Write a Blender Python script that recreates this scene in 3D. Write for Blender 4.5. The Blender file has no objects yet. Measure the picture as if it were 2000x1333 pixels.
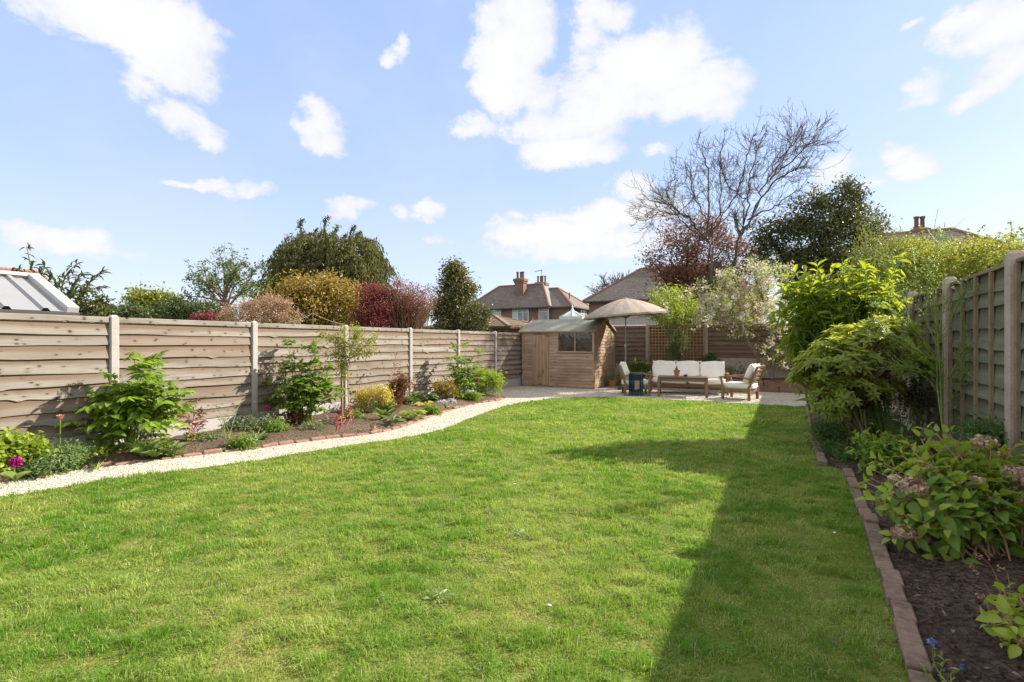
import bpy, math, random
import numpy as np
from mathutils import Vector, Matrix

S = bpy.context.scene
COL = S.collection
rad = math.radians
# ----------------------------------------------------------------- frame of the garden
# garden axes: +Y runs down the garden along the fences, +X points right, z up, ground z = 0
TH = rad(27.92); CT, ST = math.cos(TH), math.sin(TH)
FW = np.array([-ST, CT, 0.0]); RT = np.array([CT, ST, 0.0]); UP = np.array([0, 0, 1.0])
EYE = 1.4; HOR = 671.0
def at(px, py, d):                      # point seen at photo pixel (px, py) whose depth is d metres
    return FW * d + RT * ((px - 1000) / 1000 * d) + UP * (EYE + (HOR - py) / 1000 * d)
def gp(px, py, z=0.0):                  # point of the level z seen at photo pixel
    return at(px, py, (EYE - z) * 1000 / (py - HOR))
def v3(*a): return np.array(a, float)
def unit(a):
    a = np.asarray(a, float)
    return a / np.maximum(np.linalg.norm(a, axis=-1, keepdims=True), 1e-9)

# ----------------------------------------------------------------- objects
def props(o, label=None, cat=None, group=None, kind=None):
    if label: o['label'] = label
    if cat: o['category'] = cat
    if group: o['group'] = group
    if kind: o['kind'] = kind
    return o
def thing(name, label, cat, loc=(0, 0, 0), rotz=0.0, group=None):
    o = bpy.data.objects.new(name, None); COL.objects.link(o)
    o.empty_display_size = 0.1
    o.location = loc; o.rotation_euler = (0, 0, rotz)
    return props(o, label, cat, group)
def wloc(o):
    v = np.zeros(3)
    while o is not None:
        v += np.array(o.location); o = o.parent
    return v
def copy_thing(src, loc, rotz, label, group=None):
    r = src.copy(); COL.objects.link(r); r.location = loc; r.rotation_euler = (0, 0, rotz)
    r['label'] = label
    if group: r['group'] = group
    for ch in list(src.children):
        c = ch.copy(); COL.objects.link(c); c.parent = r
        for g in list(ch.children):
            d = g.copy(); COL.objects.link(d); d.parent = c
    return r

class MB:
    """collects geometry and links it as ONE mesh object"""
    def __init__(s): s.V = []; s.L = []; s.Z = []; s.R = []; s.U = []; s.n = 0
    def add(s, v, loops, sizes, rnd=0.5, uv=None):
        v = np.asarray(v, float).reshape(-1, 3); k = len(v)
        s.V.append(v); s.L.append(np.asarray(loops, np.int64).ravel() + s.n)
        s.Z.append(np.asarray(sizes, np.int64).ravel())
        s.R.append(np.broadcast_to(np.asarray(rnd, float), (k,)).copy())
        s.U.append(np.zeros((k, 3)) if uv is None else np.asarray(uv, float))
        s.n += k
    def faces(s, v, fs, rnd=0.5, uv=None):
        s.add(v, [i for f in fs for i in f], [len(f) for f in fs], rnd, uv)
    def build(s, name, mat, parent=None, world=False, smooth=False, label=None, cat=None, group=None, kind=None, loc=None, rotz=0.0, uv=False):
        if not s.n: print('EMPTY', name, parent and parent.get('label')); return None
        me = bpy.data.meshes.new(name)
        V = np.concatenate(s.V); L = np.concatenate(s.L); Z = np.concatenate(s.Z); R = np.concatenate(s.R)
        if world and parent is not None: V = V - wloc(parent)
        if world and parent is None and loc is not None: V = V - np.asarray(loc, float)
        me.vertices.add(len(V)); me.vertices.foreach_set('co', V.astype(np.float32).ravel())
        me.loops.add(len(L)); me.loops.foreach_set('vertex_index', L.astype(np.int32))
        me.polygons.add(len(Z))
        st = np.zeros(len(Z), np.int32); st[1:] = np.cumsum(Z)[:-1]
        me.polygons.foreach_set('loop_start', st)
        try: me.polygons.foreach_set('loop_total', Z.astype(np.int32))
        except Exception: pass
        me.polygons.foreach_set('use_smooth', np.full(len(Z), bool(smooth)))
        a = me.attributes.new('rnd', 'FLOAT', 'POINT'); a.data.foreach_set('value', R.astype(np.float32))
        if uv:
            b = me.attributes.new('uvw', 'FLOAT_VECTOR', 'POINT'); b.data.foreach_set('vector', np.concatenate(s.U).astype(np.float32).ravel())
        me.update(calc_edges=True); me.validate()
        me.materials.append(mat)
        o = bpy.data.objects.new(name, me); COL.objects.link(o)
        if parent is not None: o.parent = parent
        if loc is not None: o.location = loc
        if rotz: o.rotation_euler = (0, 0, rotz)
        return props(o, label, cat, group, kind)

def rotz3(a): c, s = math.cos(a), math.sin(a); return np.array([[c, -s, 0], [s, c, 0], [0, 0, 1.0]])
def cbox(mb, c, s, b=0.004, M=None, rnd=0.5):
    """box with chamfered edges: centre c, full sizes s, optional 3x3 matrix"""
    h = np.asarray(s, float) / 2; b = min(b, h.min() * 0.45)
    vs = []; idx = {}
    for sx in (-1, 1):
        for sy in (-1, 1):
            for sz in (-1, 1):
                for ax in range(3):
                    q = np.array([sx, sy, sz]) * (h - b); q[ax] = (sx, sy, sz)[ax] * h[ax]
                    idx[(sx, sy, sz, ax)] = len(vs); vs.append(q)
    fs = []
    def quad(a): fs.append(a)
    for ax in range(3):
        o1, o2 = (ax + 1) % 3, (ax + 2) % 3
        for sg in (-1, 1):
            f = []
            for t1, t2 in ((-1, -1), (1, -1), (1, 1), (-1, 1)):
                k = [0, 0, 0]; k[ax] = sg; k[o1] = t1; k[o2] = t2; f.append(idx[(*k, ax)])
            quad(f if sg > 0 else f[::-1])
    for ax in range(3):                      # edges along ax
        o1, o2 = (ax + 1) % 3, (ax + 2) % 3
        for s1 in (-1, 1):
            for s2 in (-1, 1):
                k0 = [0, 0, 0]; k1 = [0, 0, 0]; k0[ax] = -1; k1[ax] = 1
                for k in (k0, k1): k[o1] = s1; k[o2] = s2
                f = [idx[(*k0, o1)], idx[(*k1, o1)], idx[(*k1, o2)], idx[(*k0, o2)]]
                quad(f if s1 * s2 < 0 else f[::-1])
    for sx in (-1, 1):
        for sy in (-1, 1):
            for sz in (-1, 1):
                f = [idx[(sx, sy, sz, 0)], idx[(sx, sy, sz, 1)], idx[(sx, sy, sz, 2)]]
                fs.append(f if sx * sy * sz > 0 else f[::-1])
    V = np.array(vs)
    if M is not None: V = V @ np.asarray(M).T
    mb.faces(V + np.asarray(c, float), fs, rnd)
def bar(mb, p0, p1, w, h, b=0.004, up=(0, 0, 1), rnd=0.5, ext=0.0):
    p0 = np.asarray(p0, float); p1 = np.asarray(p1, float); d = p1 - p0; L = np.linalg.norm(d); x = d / L
    y = np.cross(up, x); n = np.linalg.norm(y)
    y = np.cross((1, 0, 0), x) if n < 1e-4 else y
    y = unit(y); z = np.cross(x, y)
    cbox(mb, (p0 + p1) / 2, (L + ext, w, h), b, np.stack([x, y, z], 1), rnd)
def tubes(mb, P, R, ns=6, rnd=0.5):
    """T tubes of K points each; P (T,K,3), R (T,K)"""
    P = np.asarray(P, float); R = np.asarray(R, float)
    if P.ndim == 2: P = P[None]; R = R[None]
    T, K, _ = P.shape
    R = np.broadcast_to(R, (T, K))
    t = unit(np.gradient(P, axis=1)); m = unit(t.mean(1))
    ref = np.where(np.abs(m[:, 2:3]) > 0.8, np.array([[1.0, 0, 0]]), np.array([[0, 0, 1.0]]))
    a = unit(np.cross(t, ref[:, None, :])); b = np.cross(t, a)
    ang = np.arange(ns) * 2 * math.pi / ns
    V = P[:, :, None, :] + R[:, :, None, None] * (np.cos(ang)[None, None, :, None] * a[:, :, None, :] + np.sin(ang)[None, None, :, None] * b[:, :, None, :])
    k = np.arange(K - 1)[:, None] * ns; j = np.arange(ns)[None, :]; j2 = (j + 1) % ns
    q = np.stack([k + j, k + j2, k + ns + j2, k + ns + j], -1).reshape(-1)
    nq = (K - 1) * ns
    caps0 = np.arange(ns); capl = (K - 1) * ns + np.arange(ns)[::-1]
    loops = np.concatenate([q, caps0, capl]); sizes = np.concatenate([np.full(nq, 4), [ns, ns]])
    off = (np.arange(T) * K * ns)[:, None]
    r = np.repeat(np.broadcast_to(np.asarray(rnd, float), (T,)), K * ns)
    mb.add(V.reshape(-1, 3), (loops[None] + off).ravel(), np.tile(sizes, T), r)
def curve(pts, n=10):
    """smooth polyline through pts (Catmull-Rom)"""
    p = np.asarray(pts, float); p = np.vstack([2 * p[0] - p[1], p, 2 * p[-1] - p[-2]])
    out = []
    m = len(p) - 3
    for t in np.linspace(0, m, n):
        i = min(int(t), m - 1); f = t - i; a, b, c, d = p[i], p[i + 1], p[i + 2], p[i + 3]
        out.append(0.5 * (2 * b + (c - a) * f + (2 * a - 5 * b + 4 * c - d) * f * f + (3 * b - a - 3 * c + d) * f ** 3))
    return np.array(out)
def lathe(mb, prof, ns=20, c=(0, 0, 0), rnd=0.5, M=None):
    prof = np.asarray(prof, float); ang = np.arange(ns) * 2 * math.pi / ns
    V = np.stack([prof[:, 0:1] * np.cos(ang), prof[:, 0:1] * np.sin(ang), np.repeat(prof[:, 1:2], ns, 1)], -1).reshape(-1, 3)
    K = len(prof); fs = []
    for k in range(K - 1):
        for j in range(ns):
            fs.append((k * ns + j, k * ns + (j + 1) % ns, (k + 1) * ns + (j + 1) % ns, (k + 1) * ns + j))
    if M is not None: V = V @ np.asarray(M).T
    mb.faces(V + np.asarray(c, float), fs, rnd)
def pillow(mb, c, s, p=4.0, n=8, M=None, sag=0.0, seed=0):
    """rounded cushion: superellipsoid of full sizes s, with a lightly rumpled skin"""
    rng = np.random.default_rng(seed)
    g = np.linspace(-1, 1, n + 1); A, B = np.meshgrid(g, g, indexing='ij'); A = A.ravel(); B = B.ravel(); O = np.ones_like(A)
    h = np.asarray(s, float) / 2
    ph = rng.uniform(0, 6.28, 6)
    for ax in range(3):
        for sg in (-1, 1):
            q = np.zeros((len(A), 3)); q[:, ax] = sg * O; q[:, (ax + 1) % 3] = A; q[:, (ax + 2) % 3] = B
            nr = (np.abs(q) ** p).sum(1) ** (1 / p); v = q / nr[:, None]
            w = 1 + 0.025 * np.sin(v[:, 0] * 5 + ph[0]) * np.sin(v[:, 1] * 5 + ph[1]) + 0.02 * np.sin(v[:, 2] * 6 + v[:, 0] * 3 + ph[2])
            v = v * h * w[:, None]
            i = np.arange((n + 1) ** 2).reshape(n + 1, n + 1)
            f = np.stack([i[:-1, :-1], i[1:, :-1], i[1:, 1:], i[:-1, 1:]], -1).reshape(-1, 4)
            if sg < 0: f = f[:, ::-1]
            if M is not None: v = v @ np.asarray(M).T
            mb.add(v + np.asarray(c, float), f.ravel(), np.full(len(f), 4), 0.5)

def vnoise(x, y, seed=0):
    """smooth 2-D value noise in [0,1]"""
    x = np.asarray(x, float); y = np.asarray(y, float)
    xi = np.floor(x).astype(np.int64); yi = np.floor(y).astype(np.int64); fx = x - xi; fy = y - yi
    def h(a, b):
        k = (a * 374761393 + b * 668265263 + seed * 974711) & 0x7fffffff
        k = ((k ^ (k >> 13)) * 1274126177) & 0x7fffffff
        return ((k ^ (k >> 16)) & 0xffff) / 65535.0
    sx = fx * fx * (3 - 2 * fx); sy = fy * fy * (3 - 2 * fy)
    return (h(xi, yi) * (1 - sx) + h(xi + 1, yi) * sx) * (1 - sy) + (h(xi, yi + 1) * (1 - sx) + h(xi + 1, yi + 1) * sx) * sy
def fbm(x, y, seed=0, o=4):
    a = 0.0; w = 0.5; t = 0
    for k in range(o): a = a + w * vnoise(x * 2 ** k, y * 2 ** k, seed + k); t += w; w *= 0.5
    return a / t

# ----------------------------------------------------------------- leaves
def tmpl(rows, fold=0.15, curl=0.25):
    """leaf outline rows [(x, halfwidth)] between a base and a tip; returns verts, loops, sizes"""
    v = [(0, 0, 0)]
    for x, w in rows:
        z = -curl * x * x
        v += [(x, -w, z + fold * w), (x, 0, z), (x, w, z + fold * w)]
    v.append((1, 0, -curl)); n = len(rows); f = [(0, 2, 1), (0, 3, 2)]
    for k in range(n - 1):
        a = 1 + 3 * k; b = a + 3
        f += [(a, a + 1, b + 1, b), (a + 1, a + 2, b + 2, b + 1)]
    a = 1 + 3 * (n - 1); t = 3 * n + 1
    f += [(a, a + 1, t), (a + 1, a + 2, t)]
    return np.array(v, float), [i for q in f for i in q], [len(q) for q in f]
T_DIA = (np.array([(0, 0, 0), (.45, -.5, .06), (1, 0, -.15), (.45, .5, .06)], float), [0, 2, 1, 0, 3, 2], [3, 3])
T_OVATE = tmpl([(.15, .34), (.42, .5), (.75, .3)], .25, .28)
T_LONG = tmpl([(.2, .36), (.5, .5), (.8, .3)], .3, .3)
T_BROAD = tmpl([(.1, .33), (.3, .5), (.55, .45), (.8, .24)], .3, .3)
T_STRAP = tmpl([(.2, .42), (.45, .5), (.7, .42), (.88, .24)], .5, .4)
T_ROUND = tmpl([(.12, .38), (.5, .5), (.88, .36)], .2, .15)
def add_leaves(mb, T, pos, d, nrm, L, W, rnd):
    pos = np.asarray(pos, float); d = unit(d); N = len(pos)
    if N == 0: return
    side = np.cross(nrm, d); bad = np.linalg.norm(side, axis=1) < 1e-3
    side[bad] = np.cross(np.array([1.0, 0.2, 0.1]), d[bad]); side = unit(side); n = np.cross(d, side)
    L = np.broadcast_to(np.asarray(L, float), (N,))[:, None, None]; W = np.broadcast_to(np.asarray(W, float), (N,))[:, None, None]
    tv, tl, ts = T
    V = pos[:, None, :] + L * tv[None, :, 0:1] * d[:, None] + W * tv[None, :, 1:2] * side[:, None] + L * tv[None, :, 2:3] * n[:, None]
    k = len(tv)
    mb.add(V.reshape(-1, 3), (np.asarray(tl)[None] + (np.arange(N) * k)[:, None]).ravel(), np.tile(ts, N), np.repeat(np.broadcast_to(np.asarray(rnd, float), (N,)), k))
def rdir(rng, n): return unit(rng.normal(size=(n, 3)))
def crown(mb, rng, lobes, nclump, per, L, W, cr, T=T_DIA, out=0.8, droop=0.0, fill=0.55, flat=0.0, upn=0.5, thin=0.5):
    """leaf clumps spread through the outer volume of several ellipsoid lobes [(centre, radii)]"""
    C = np.array([l[0] for l in lobes]); R = np.array([l[1] for l in lobes])
    w = (R[:, 0] * R[:, 2]) ** 0.8; w /= w.sum()
    k = rng.choice(len(lobes), nclump, p=w)
    dr = rdir(rng, nclump); rr = fill + (1.06 - fill) * rng.random(nclump) ** 0.6
    c = C[k] + dr * R[k] * rr[:, None]
    keep = np.ones(nclump, bool)
    for i in range(len(lobes)):
        q = (((c - C[i]) / R[i]) ** 2).sum(1)
        keep &= ~((q < fill ** 2 * 0.8) & (rng.random(nclump) < 0.85))
    gap = fbm(c[:, 0] / cr / 4 + c[:, 1] / cr / 5, c[:, 2] / cr / 4, 7, 2)      # gaps and bays in the crown
    keep &= rng.random(nclump) > (gap < 0.42) * thin
    keep &= c[:, 2] > 0.03
    c = c[keep]; dr = dr[keep]; m = len(c)
    crnd = rng.random(m)
    pos = np.repeat(c, per, 0) + rng.normal(size=(m * per, 3)) * cr * np.array([1, 1, 1 - flat])
    d = unit(np.repeat(dr, per, 0) * out + rdir(rng, m * per) * 0.9 + np.array([0, 0, -droop]))
    nr = unit(rdir(rng, m * per) + np.array([0, 0, 1.0]) * upn * 2 + np.repeat(dr, per, 0) * 0.5)
    sc = rng.uniform(0.65, 1.25, m * per)
    add_leaves(mb, T, pos, d, nr, L * sc, W * sc, np.clip(np.repeat(crnd, per) * 0.65 + rng.random(m * per) * 0.4, 0, 1))
    return c
def lobe(px, py, d, rx, ry=None, depth=1.0):
    ry = rx if ry is None else ry
    return (at(px, py, d), np.array([rx * d / 1000, rx * d / 1000 * depth, ry * d / 1000]))
def limbs(mb, rng, base, lobes, r0, n=7, wob=0.06, rnd=0.5, split=0.35):
    """tapered trunk from base with a limb to each lobe, all in one skin of tubes"""
    base = np.asarray(base, float); top = np.mean([l[0] for l in lobes], 0)
    fork = base + (top - base) * split + np.array([0, 0, (top[2] - base[2]) * 0.1])
    P = curve([base, base * 0.5 + fork * 0.5 + rng.normal(size=3) * wob * 0.5, fork], 6)
    tubes(mb, P, np.linspace(r0, r0 * 0.7, 6), 9, rnd)
    for c, r in lobes:
        mid = fork * 0.5 + c * 0.5 + rng.normal(size=3) * wob * 2
        P = curve([fork, mid, c + (c - fork) * 0.03], n)
        tubes(mb, P, np.linspace(r0 * 0.6, r0 * 0.12, n), 6, rnd)
        for k in range(5):
            t = rng.uniform(0.4, 1.0); s = P[int(t * (n - 1))]
            e = s + rdir(rng, 1)[0] * r * rng.uniform(0.5, 0.9) + np.array([0, 0, r[2] * 0.25])
            tubes(mb, curve([s, (s + e) / 2 + rng.normal(size=3) * wob, e], 5), np.linspace(r0 * 0.25, r0 * 0.06, 5), 4, rnd)

# ----------------------------------------------------------------- materials
def nd(nt, t, ins=None, **pr):
    n = nt.nodes.new(t)
    for k, v in pr.items(): setattr(n, k, v)
    for k, v in (ins or {}).items():
        s = n.inputs[k]
        if isinstance(v, bpy.types.NodeSocket): nt.links.new(v, s)
        else: s.default_value = v
    return n
def c4(c): return (c[0], c[1], c[2], 1.0)
def new_mat(name):
    m = bpy.data.materials.new(name); m.use_nodes = True; nt = m.node_tree; nt.nodes.clear()
    return m, nt
def out_surface(nt, sh): nd(nt, 'ShaderNodeOutputMaterial', {'Surface': sh})
def mixc(nt, f, a, b, bt='MIX'):
    n = nt.nodes.new('ShaderNodeMix'); n.data_type = 'RGBA'; n.blend_type = bt
    for k, v in ((0, f), (6, a), (7, b)):
        if isinstance(v, bpy.types.NodeSocket): nt.links.new(v, n.inputs[k])
        else: n.inputs[k].default_value = v if k == 0 else c4(v)
    return n.outputs[2]
def mth(nt, op, a, b=0.0, c=0.0, clamp=False):
    n = nt.nodes.new('ShaderNodeMath'); n.operation = op; n.use_clamp = clamp
    for k, v in enumerate((a, b, c)):
        if isinstance(v, bpy.types.NodeSocket): nt.links.new(v, n.inputs[k])
        else: n.inputs[k].default_value = v
    return n.outputs[0]
def mrange(nt, v, a, b, c=0.0, d=1.0): return nd(nt, 'ShaderNodeMapRange', {0: v, 1: a, 2: b, 3: c, 4: d}).outputs[0]
def rnd_attr(nt): return nd(nt, 'ShaderNodeAttribute', attribute_name='rnd').outputs['Fac']
def noise(nt, vec, scale, detail=4, rough=0.55, dist=0.0):
    return nd(nt, 'ShaderNodeTexNoise', {'Vector': vec, 'Scale': scale, 'Detail': detail, 'Roughness': rough, 'Distortion': dist}).outputs[0]
def objco(nt): return nd(nt, 'ShaderNodeTexCoord').outputs['Object']
def mapping(nt, vec, scale, loc=(0, 0, 0)): return nd(nt, 'ShaderNodeMapping', {'Vector': vec, 'Scale': scale, 'Location': loc}).outputs[0]
def bsdf(nt, col, rough=0.7, spec=0.3, bump=None, bstr=0.3, bdist=0.01, metal=0.0):
    p = nd(nt, 'ShaderNodeBsdfPrincipled', {'Roughness': rough, 'Specular IOR Level': spec, 'Metallic': metal})
    if isinstance(col, bpy.types.NodeSocket): nt.links.new(col, p.inputs['Base Color'])
    else: p.inputs['Base Color'].default_value = c4(col)
    if bump is not None:
        b = nd(nt, 'ShaderNodeBump', {'Strength': bstr, 'Distance': bdist, 'Height': bump})
        nt.links.new(b.outputs[0], p.inputs['Normal'])
    return p.outputs[0]
def plain(name, col, rough=0.6, spec=0.3, var=0.15, scale=30, bstr=0.15, metal=0.0):
    m, nt = new_mat(name); o = objco(nt)
    n = noise(nt, o, scale, 5); n2 = noise(nt, o, scale * 0.13, 3)
    f = mth(nt, 'MULTIPLY_ADD', n2, 0.5, mth(nt, 'MULTIPLY', n, 0.5))
    c = mixc(nt, mrange(nt, f, 0.3, 0.7), [x * (1 - var) for x in col], [min(1, x * (1 + var)) for x in col])
    out_surface(nt, bsdf(nt, c, rough, spec, n, bstr, 0.004, metal)); return m
def leafm(name, c1, c2, trans=0.4, tc=None, rough=0.45, spec=0.4, c3=None):
    """leaf: colour by each leaf's own number, some light passing through"""
    m, nt = new_mat(name); r = rnd_attr(nt)
    c = mixc(nt, r, c1, c2)
    if c3 is not None: c = mixc(nt, mrange(nt, r, 0.82, 0.9), c, c3)
    o = objco(nt); c = mixc(nt, mrange(nt, noise(nt, o, 9, 2), 0.35, 0.7, 0, 0.5), c, (c1[0] * .75, c1[1] * .75, c1[2] * .75))
    p = bsdf(nt, c, rough, spec)
    t = mixc(nt, 0.5, c, tc if tc is not None else (min(1, c2[0] * 1.6), min(1, c2[1] * 1.6), c2[2]))
    tr = nd(nt, 'ShaderNodeBsdfTranslucent', {'Color': t}).outputs[0]
    x = nd(nt, 'ShaderNodeMixShader', {0: trans, 1: p, 2: tr}).outputs[0]
    out_surface(nt, x); return m
def woodm(name, c1, c2, dark, knots=0.7, rough=0.8, long=(0.6, 14, 14), kscale=(1.6, 1, 9), stain=None, bstr=0.35, lap=None):
    """weathered timber; grain runs along the object's x axis"""
    m, nt = new_mat(name); o = objco(nt); r = rnd_attr(nt)
    off = nd(nt, 'ShaderNodeCombineXYZ', {0: mth(nt, 'MULTIPLY', r, 37.0), 1: mth(nt, 'MULTIPLY', r, 11.0), 2: mth(nt, 'MULTIPLY', r, 23.0)}).outputs[0]
    v = nd(nt, 'ShaderNodeVectorMath', {0: o, 1: off}, operation='ADD').outputs[0]
    g = noise(nt, mapping(nt, v, long), 3.0, 6, 0.65, 0.6)
    g2 = noise(nt, mapping(nt, v, (long[0] * .7, long[1] * .25, long[2] * .25)), 2.0, 3)
    c = mixc(nt, mrange(nt, g, 0.32, 0.68), c1, c2)
    c = mixc(nt, mrange(nt, g2, 0.45, 0.72, 0, 0.7), c, dark)
    g3 = noise(nt, mapping(nt, v, (long[0] * 1.6, long[1] * 2.2, long[2] * 2.2)), 3.0, 4, 0.6)
    c = mixc(nt, mrange(nt, g3, 0.52, 0.7, 0, 0.55), c, dark)
    c = mixc(nt, mrange(nt, r, 0, 1, 0, 0.4), c, dark)
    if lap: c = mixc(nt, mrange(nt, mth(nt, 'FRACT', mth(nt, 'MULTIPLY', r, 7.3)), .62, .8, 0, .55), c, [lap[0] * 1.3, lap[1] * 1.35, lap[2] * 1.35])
    oi = nd(nt, 'ShaderNodeObjectInfo').outputs['Random']; c = mixc(nt, mth(nt, 'MULTIPLY', oi, .35), c, c2)
    if knots > 0:
        sp = nd(nt, 'ShaderNodeSeparateXYZ', {0: v}); wz = mth(nt, 'MULTIPLY_ADD', g2, 0.25, sp.outputs[2])
        kv = nd(nt, 'ShaderNodeCombineXYZ', {0: mth(nt, 'MULTIPLY', sp.outputs[0], kscale[0]), 1: mth(nt, 'MULTIPLY', wz, kscale[2]), 2: 0.0}).outputs[0]
        vo = nd(nt, 'ShaderNodeTexVoronoi', {'Vector': kv, 'Scale': 1.0, 'Randomness': 1.0}, voronoi_dimensions='2D')
        ring = mrange(nt, vo.outputs['Distance'], 0.08, 0.26, knots * .4, 0.0)
        c = mixc(nt, ring, c, dark)
        k = mrange(nt, vo.outputs['Distance'], 0.05, 0.115, knots, 0.0)
        c = mixc(nt, k, c, [x * 0.35 for x in dark])
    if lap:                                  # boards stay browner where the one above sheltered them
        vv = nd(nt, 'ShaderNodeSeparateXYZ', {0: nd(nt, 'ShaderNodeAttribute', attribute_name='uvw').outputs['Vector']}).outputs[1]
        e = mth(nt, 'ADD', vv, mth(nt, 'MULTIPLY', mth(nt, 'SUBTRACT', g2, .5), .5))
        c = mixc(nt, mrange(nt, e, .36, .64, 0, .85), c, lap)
    if stain is not None:
        s = mrange(nt, noise(nt, o, 1.1, 4), 0.5, 0.72, 0, 0.6); c = mixc(nt, s, c, stain)
    out_surface(nt, bsdf(nt, c, rough, 0.2, g, bstr, 0.006)); return m
# ----------------------------------------------------------------- material set
M = {}
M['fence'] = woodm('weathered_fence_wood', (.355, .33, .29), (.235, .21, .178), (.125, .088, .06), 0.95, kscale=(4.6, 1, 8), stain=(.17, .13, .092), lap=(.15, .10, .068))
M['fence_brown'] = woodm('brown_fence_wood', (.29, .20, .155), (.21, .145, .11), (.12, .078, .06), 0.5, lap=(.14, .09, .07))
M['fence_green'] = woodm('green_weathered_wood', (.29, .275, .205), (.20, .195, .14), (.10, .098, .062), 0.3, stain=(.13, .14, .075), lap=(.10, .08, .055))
M['batten'] = woodm('batten_wood', (.36, .27, .195), (.27, .20, .145), (.15, .11, .075), 0.2)
M['shed_wood'] = woodm('shed_cladding_wood', (.52, .385, .275), (.41, .29, .20), (.21, .13, .09), 0.45, stain=(.22, .12, .08))
M['shed_door'] = woodm('shed_door_wood', (.50, .36, .25), (.42, .29, .19), (.25, .15, .09), 0.7, kscale=(1.4, 5, 5))
M['teak'] = woodm('oiled_hardwood', (.30, .19, .11), (.22, .135, .08), (.12, .075, .045), 0.1, rough=0.6, stain=(.26, .19, .13))
M['table_top'] = woodm('dark_table_wood', (.17, .12, .085), (.12, .085, .06), (.07, .05, .04), 0.0, rough=0.55)
M['sleeper'] = woodm('old_sleeper_wood', (.33, .21, .14), (.22, .135, .09), (.06, .04, .03), 0.5, bstr=0.7)
M['trellis'] = woodm('trellis_wood', (.58, .38, .21), (.48, .30, .165), (.2, .12, .07), 0.0)
M['felt'] = plain('roof_felt', (.27, .27, .22), .9, .15, .25, 7, .3)
M['concrete'] = plain('post_concrete', (.37, .345, .32), .85, .2, .14, 22, .3)
M['concrete_warm'] = plain('weathered_post_concrete', (.44, .36, .30), .85, .2, .25, 40, .4)
M['white_trim'] = plain('white_metal_trim', (.45, .455, .45), .45, .4, .05, 8, .03)
M['white'] = plain('white_paint', (.70, .70, .68), .45, .4, .05, 8, .03)
M['white_sheet'] = plain('white_coated_sheet', (.26, .265, .265), .4, .4, .05, 5, .03)
M['gutter'] = plain('dark_gutter', (.05, .045, .04), .5, .4)
M['metal'] = plain('grey_metal', (.30, .29, .27), .4, .5, .1, 40, .05, .6)
M['dark_metal'] = plain('dark_metal', (.06, .06, .06), .5, .4)
M['terracotta'] = plain('terracotta', (.44, .18, .09), .75, .25, .2, 18, .2)
M['ridge_tile'] = plain('clay_ridge_tile', (.29, .155, .11), .8, .2, .25, 6, .2)
M['pot_clay'] = plain('chimney_pot_clay', (.20, .095, .065), .8, .2, .25, 6, .2)
M['lead'] = plain('lead_flashing', (.40, .41, .43), .6, .4, .1, 5, .1)
M['kerb'] = plain('kerb_block', (.215, .15, .112), .9, .2, .5, 30, .9)
M['bark'] = plain('brown_bark', (.20, .145, .10), .9, .15, .3, 30, .6)
M['bark_dark'] = plain('dark_bark', (.085, .07, .06), .9, .15, .3, 30, .6)
M['bark_pale'] = plain('pale_bark', (.40, .33, .26), .9, .15, .25, 30, .5)
M['stem_green'] = plain('green_stem', (.20, .27, .06), .6, .3, .25, 20, .1)
M['stem_red'] = plain('red_stem', (.40, .05, .05), .5, .3, .25, 20, .1)
M['stem_brown'] = plain('woody_stem', (.30, .19, .11), .8, .2, .25, 30, .3)
M['rope'] = plain('pale_rope', (.42, .36, .26), .9, .1)
M['black'] = plain('black_bowl', (.03, .03, .032), .4, .5)
M['label_white'] = plain('white_plant_label', (.85, .85, .84), .4, .4, .02)
M['cactus'] = plain('green_cactus', (.10, .17, .07), .7, .3, .3, 60, .3)

def stripes_fabric(name, col, var=0.08, sc=240, rough=0.9, trans=0.0):
    m, nt = new_mat(name); o = objco(nt)
    n = noise(nt, o, 5, 4); w = noise(nt, o, sc, 2)
    c = mixc(nt, mrange(nt, n, .3, .7), [x * (1 - var) for x in col], [min(1, x * (1 + var * .5)) for x in col])
    p = bsdf(nt, c, rough, .1, mth(nt, 'ADD', mth(nt, 'MULTIPLY', n, 1.0), mth(nt, 'MULTIPLY', w, .15)), .5, .02)
    if trans > 0:
        t = nd(nt, 'ShaderNodeBsdfTranslucent', {'Color': c}).outputs[0]
        p = nd(nt, 'ShaderNodeMixShader', {0: trans, 1: p, 2: t}).outputs[0]
    out_surface(nt, p); return m
M['cushion'] = stripes_fabric('cream_canvas', (.84, .79, .70))
M['canopy'] = stripes_fabric('taupe_canopy', (.46, .39, .325), .14, trans=.2)

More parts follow.
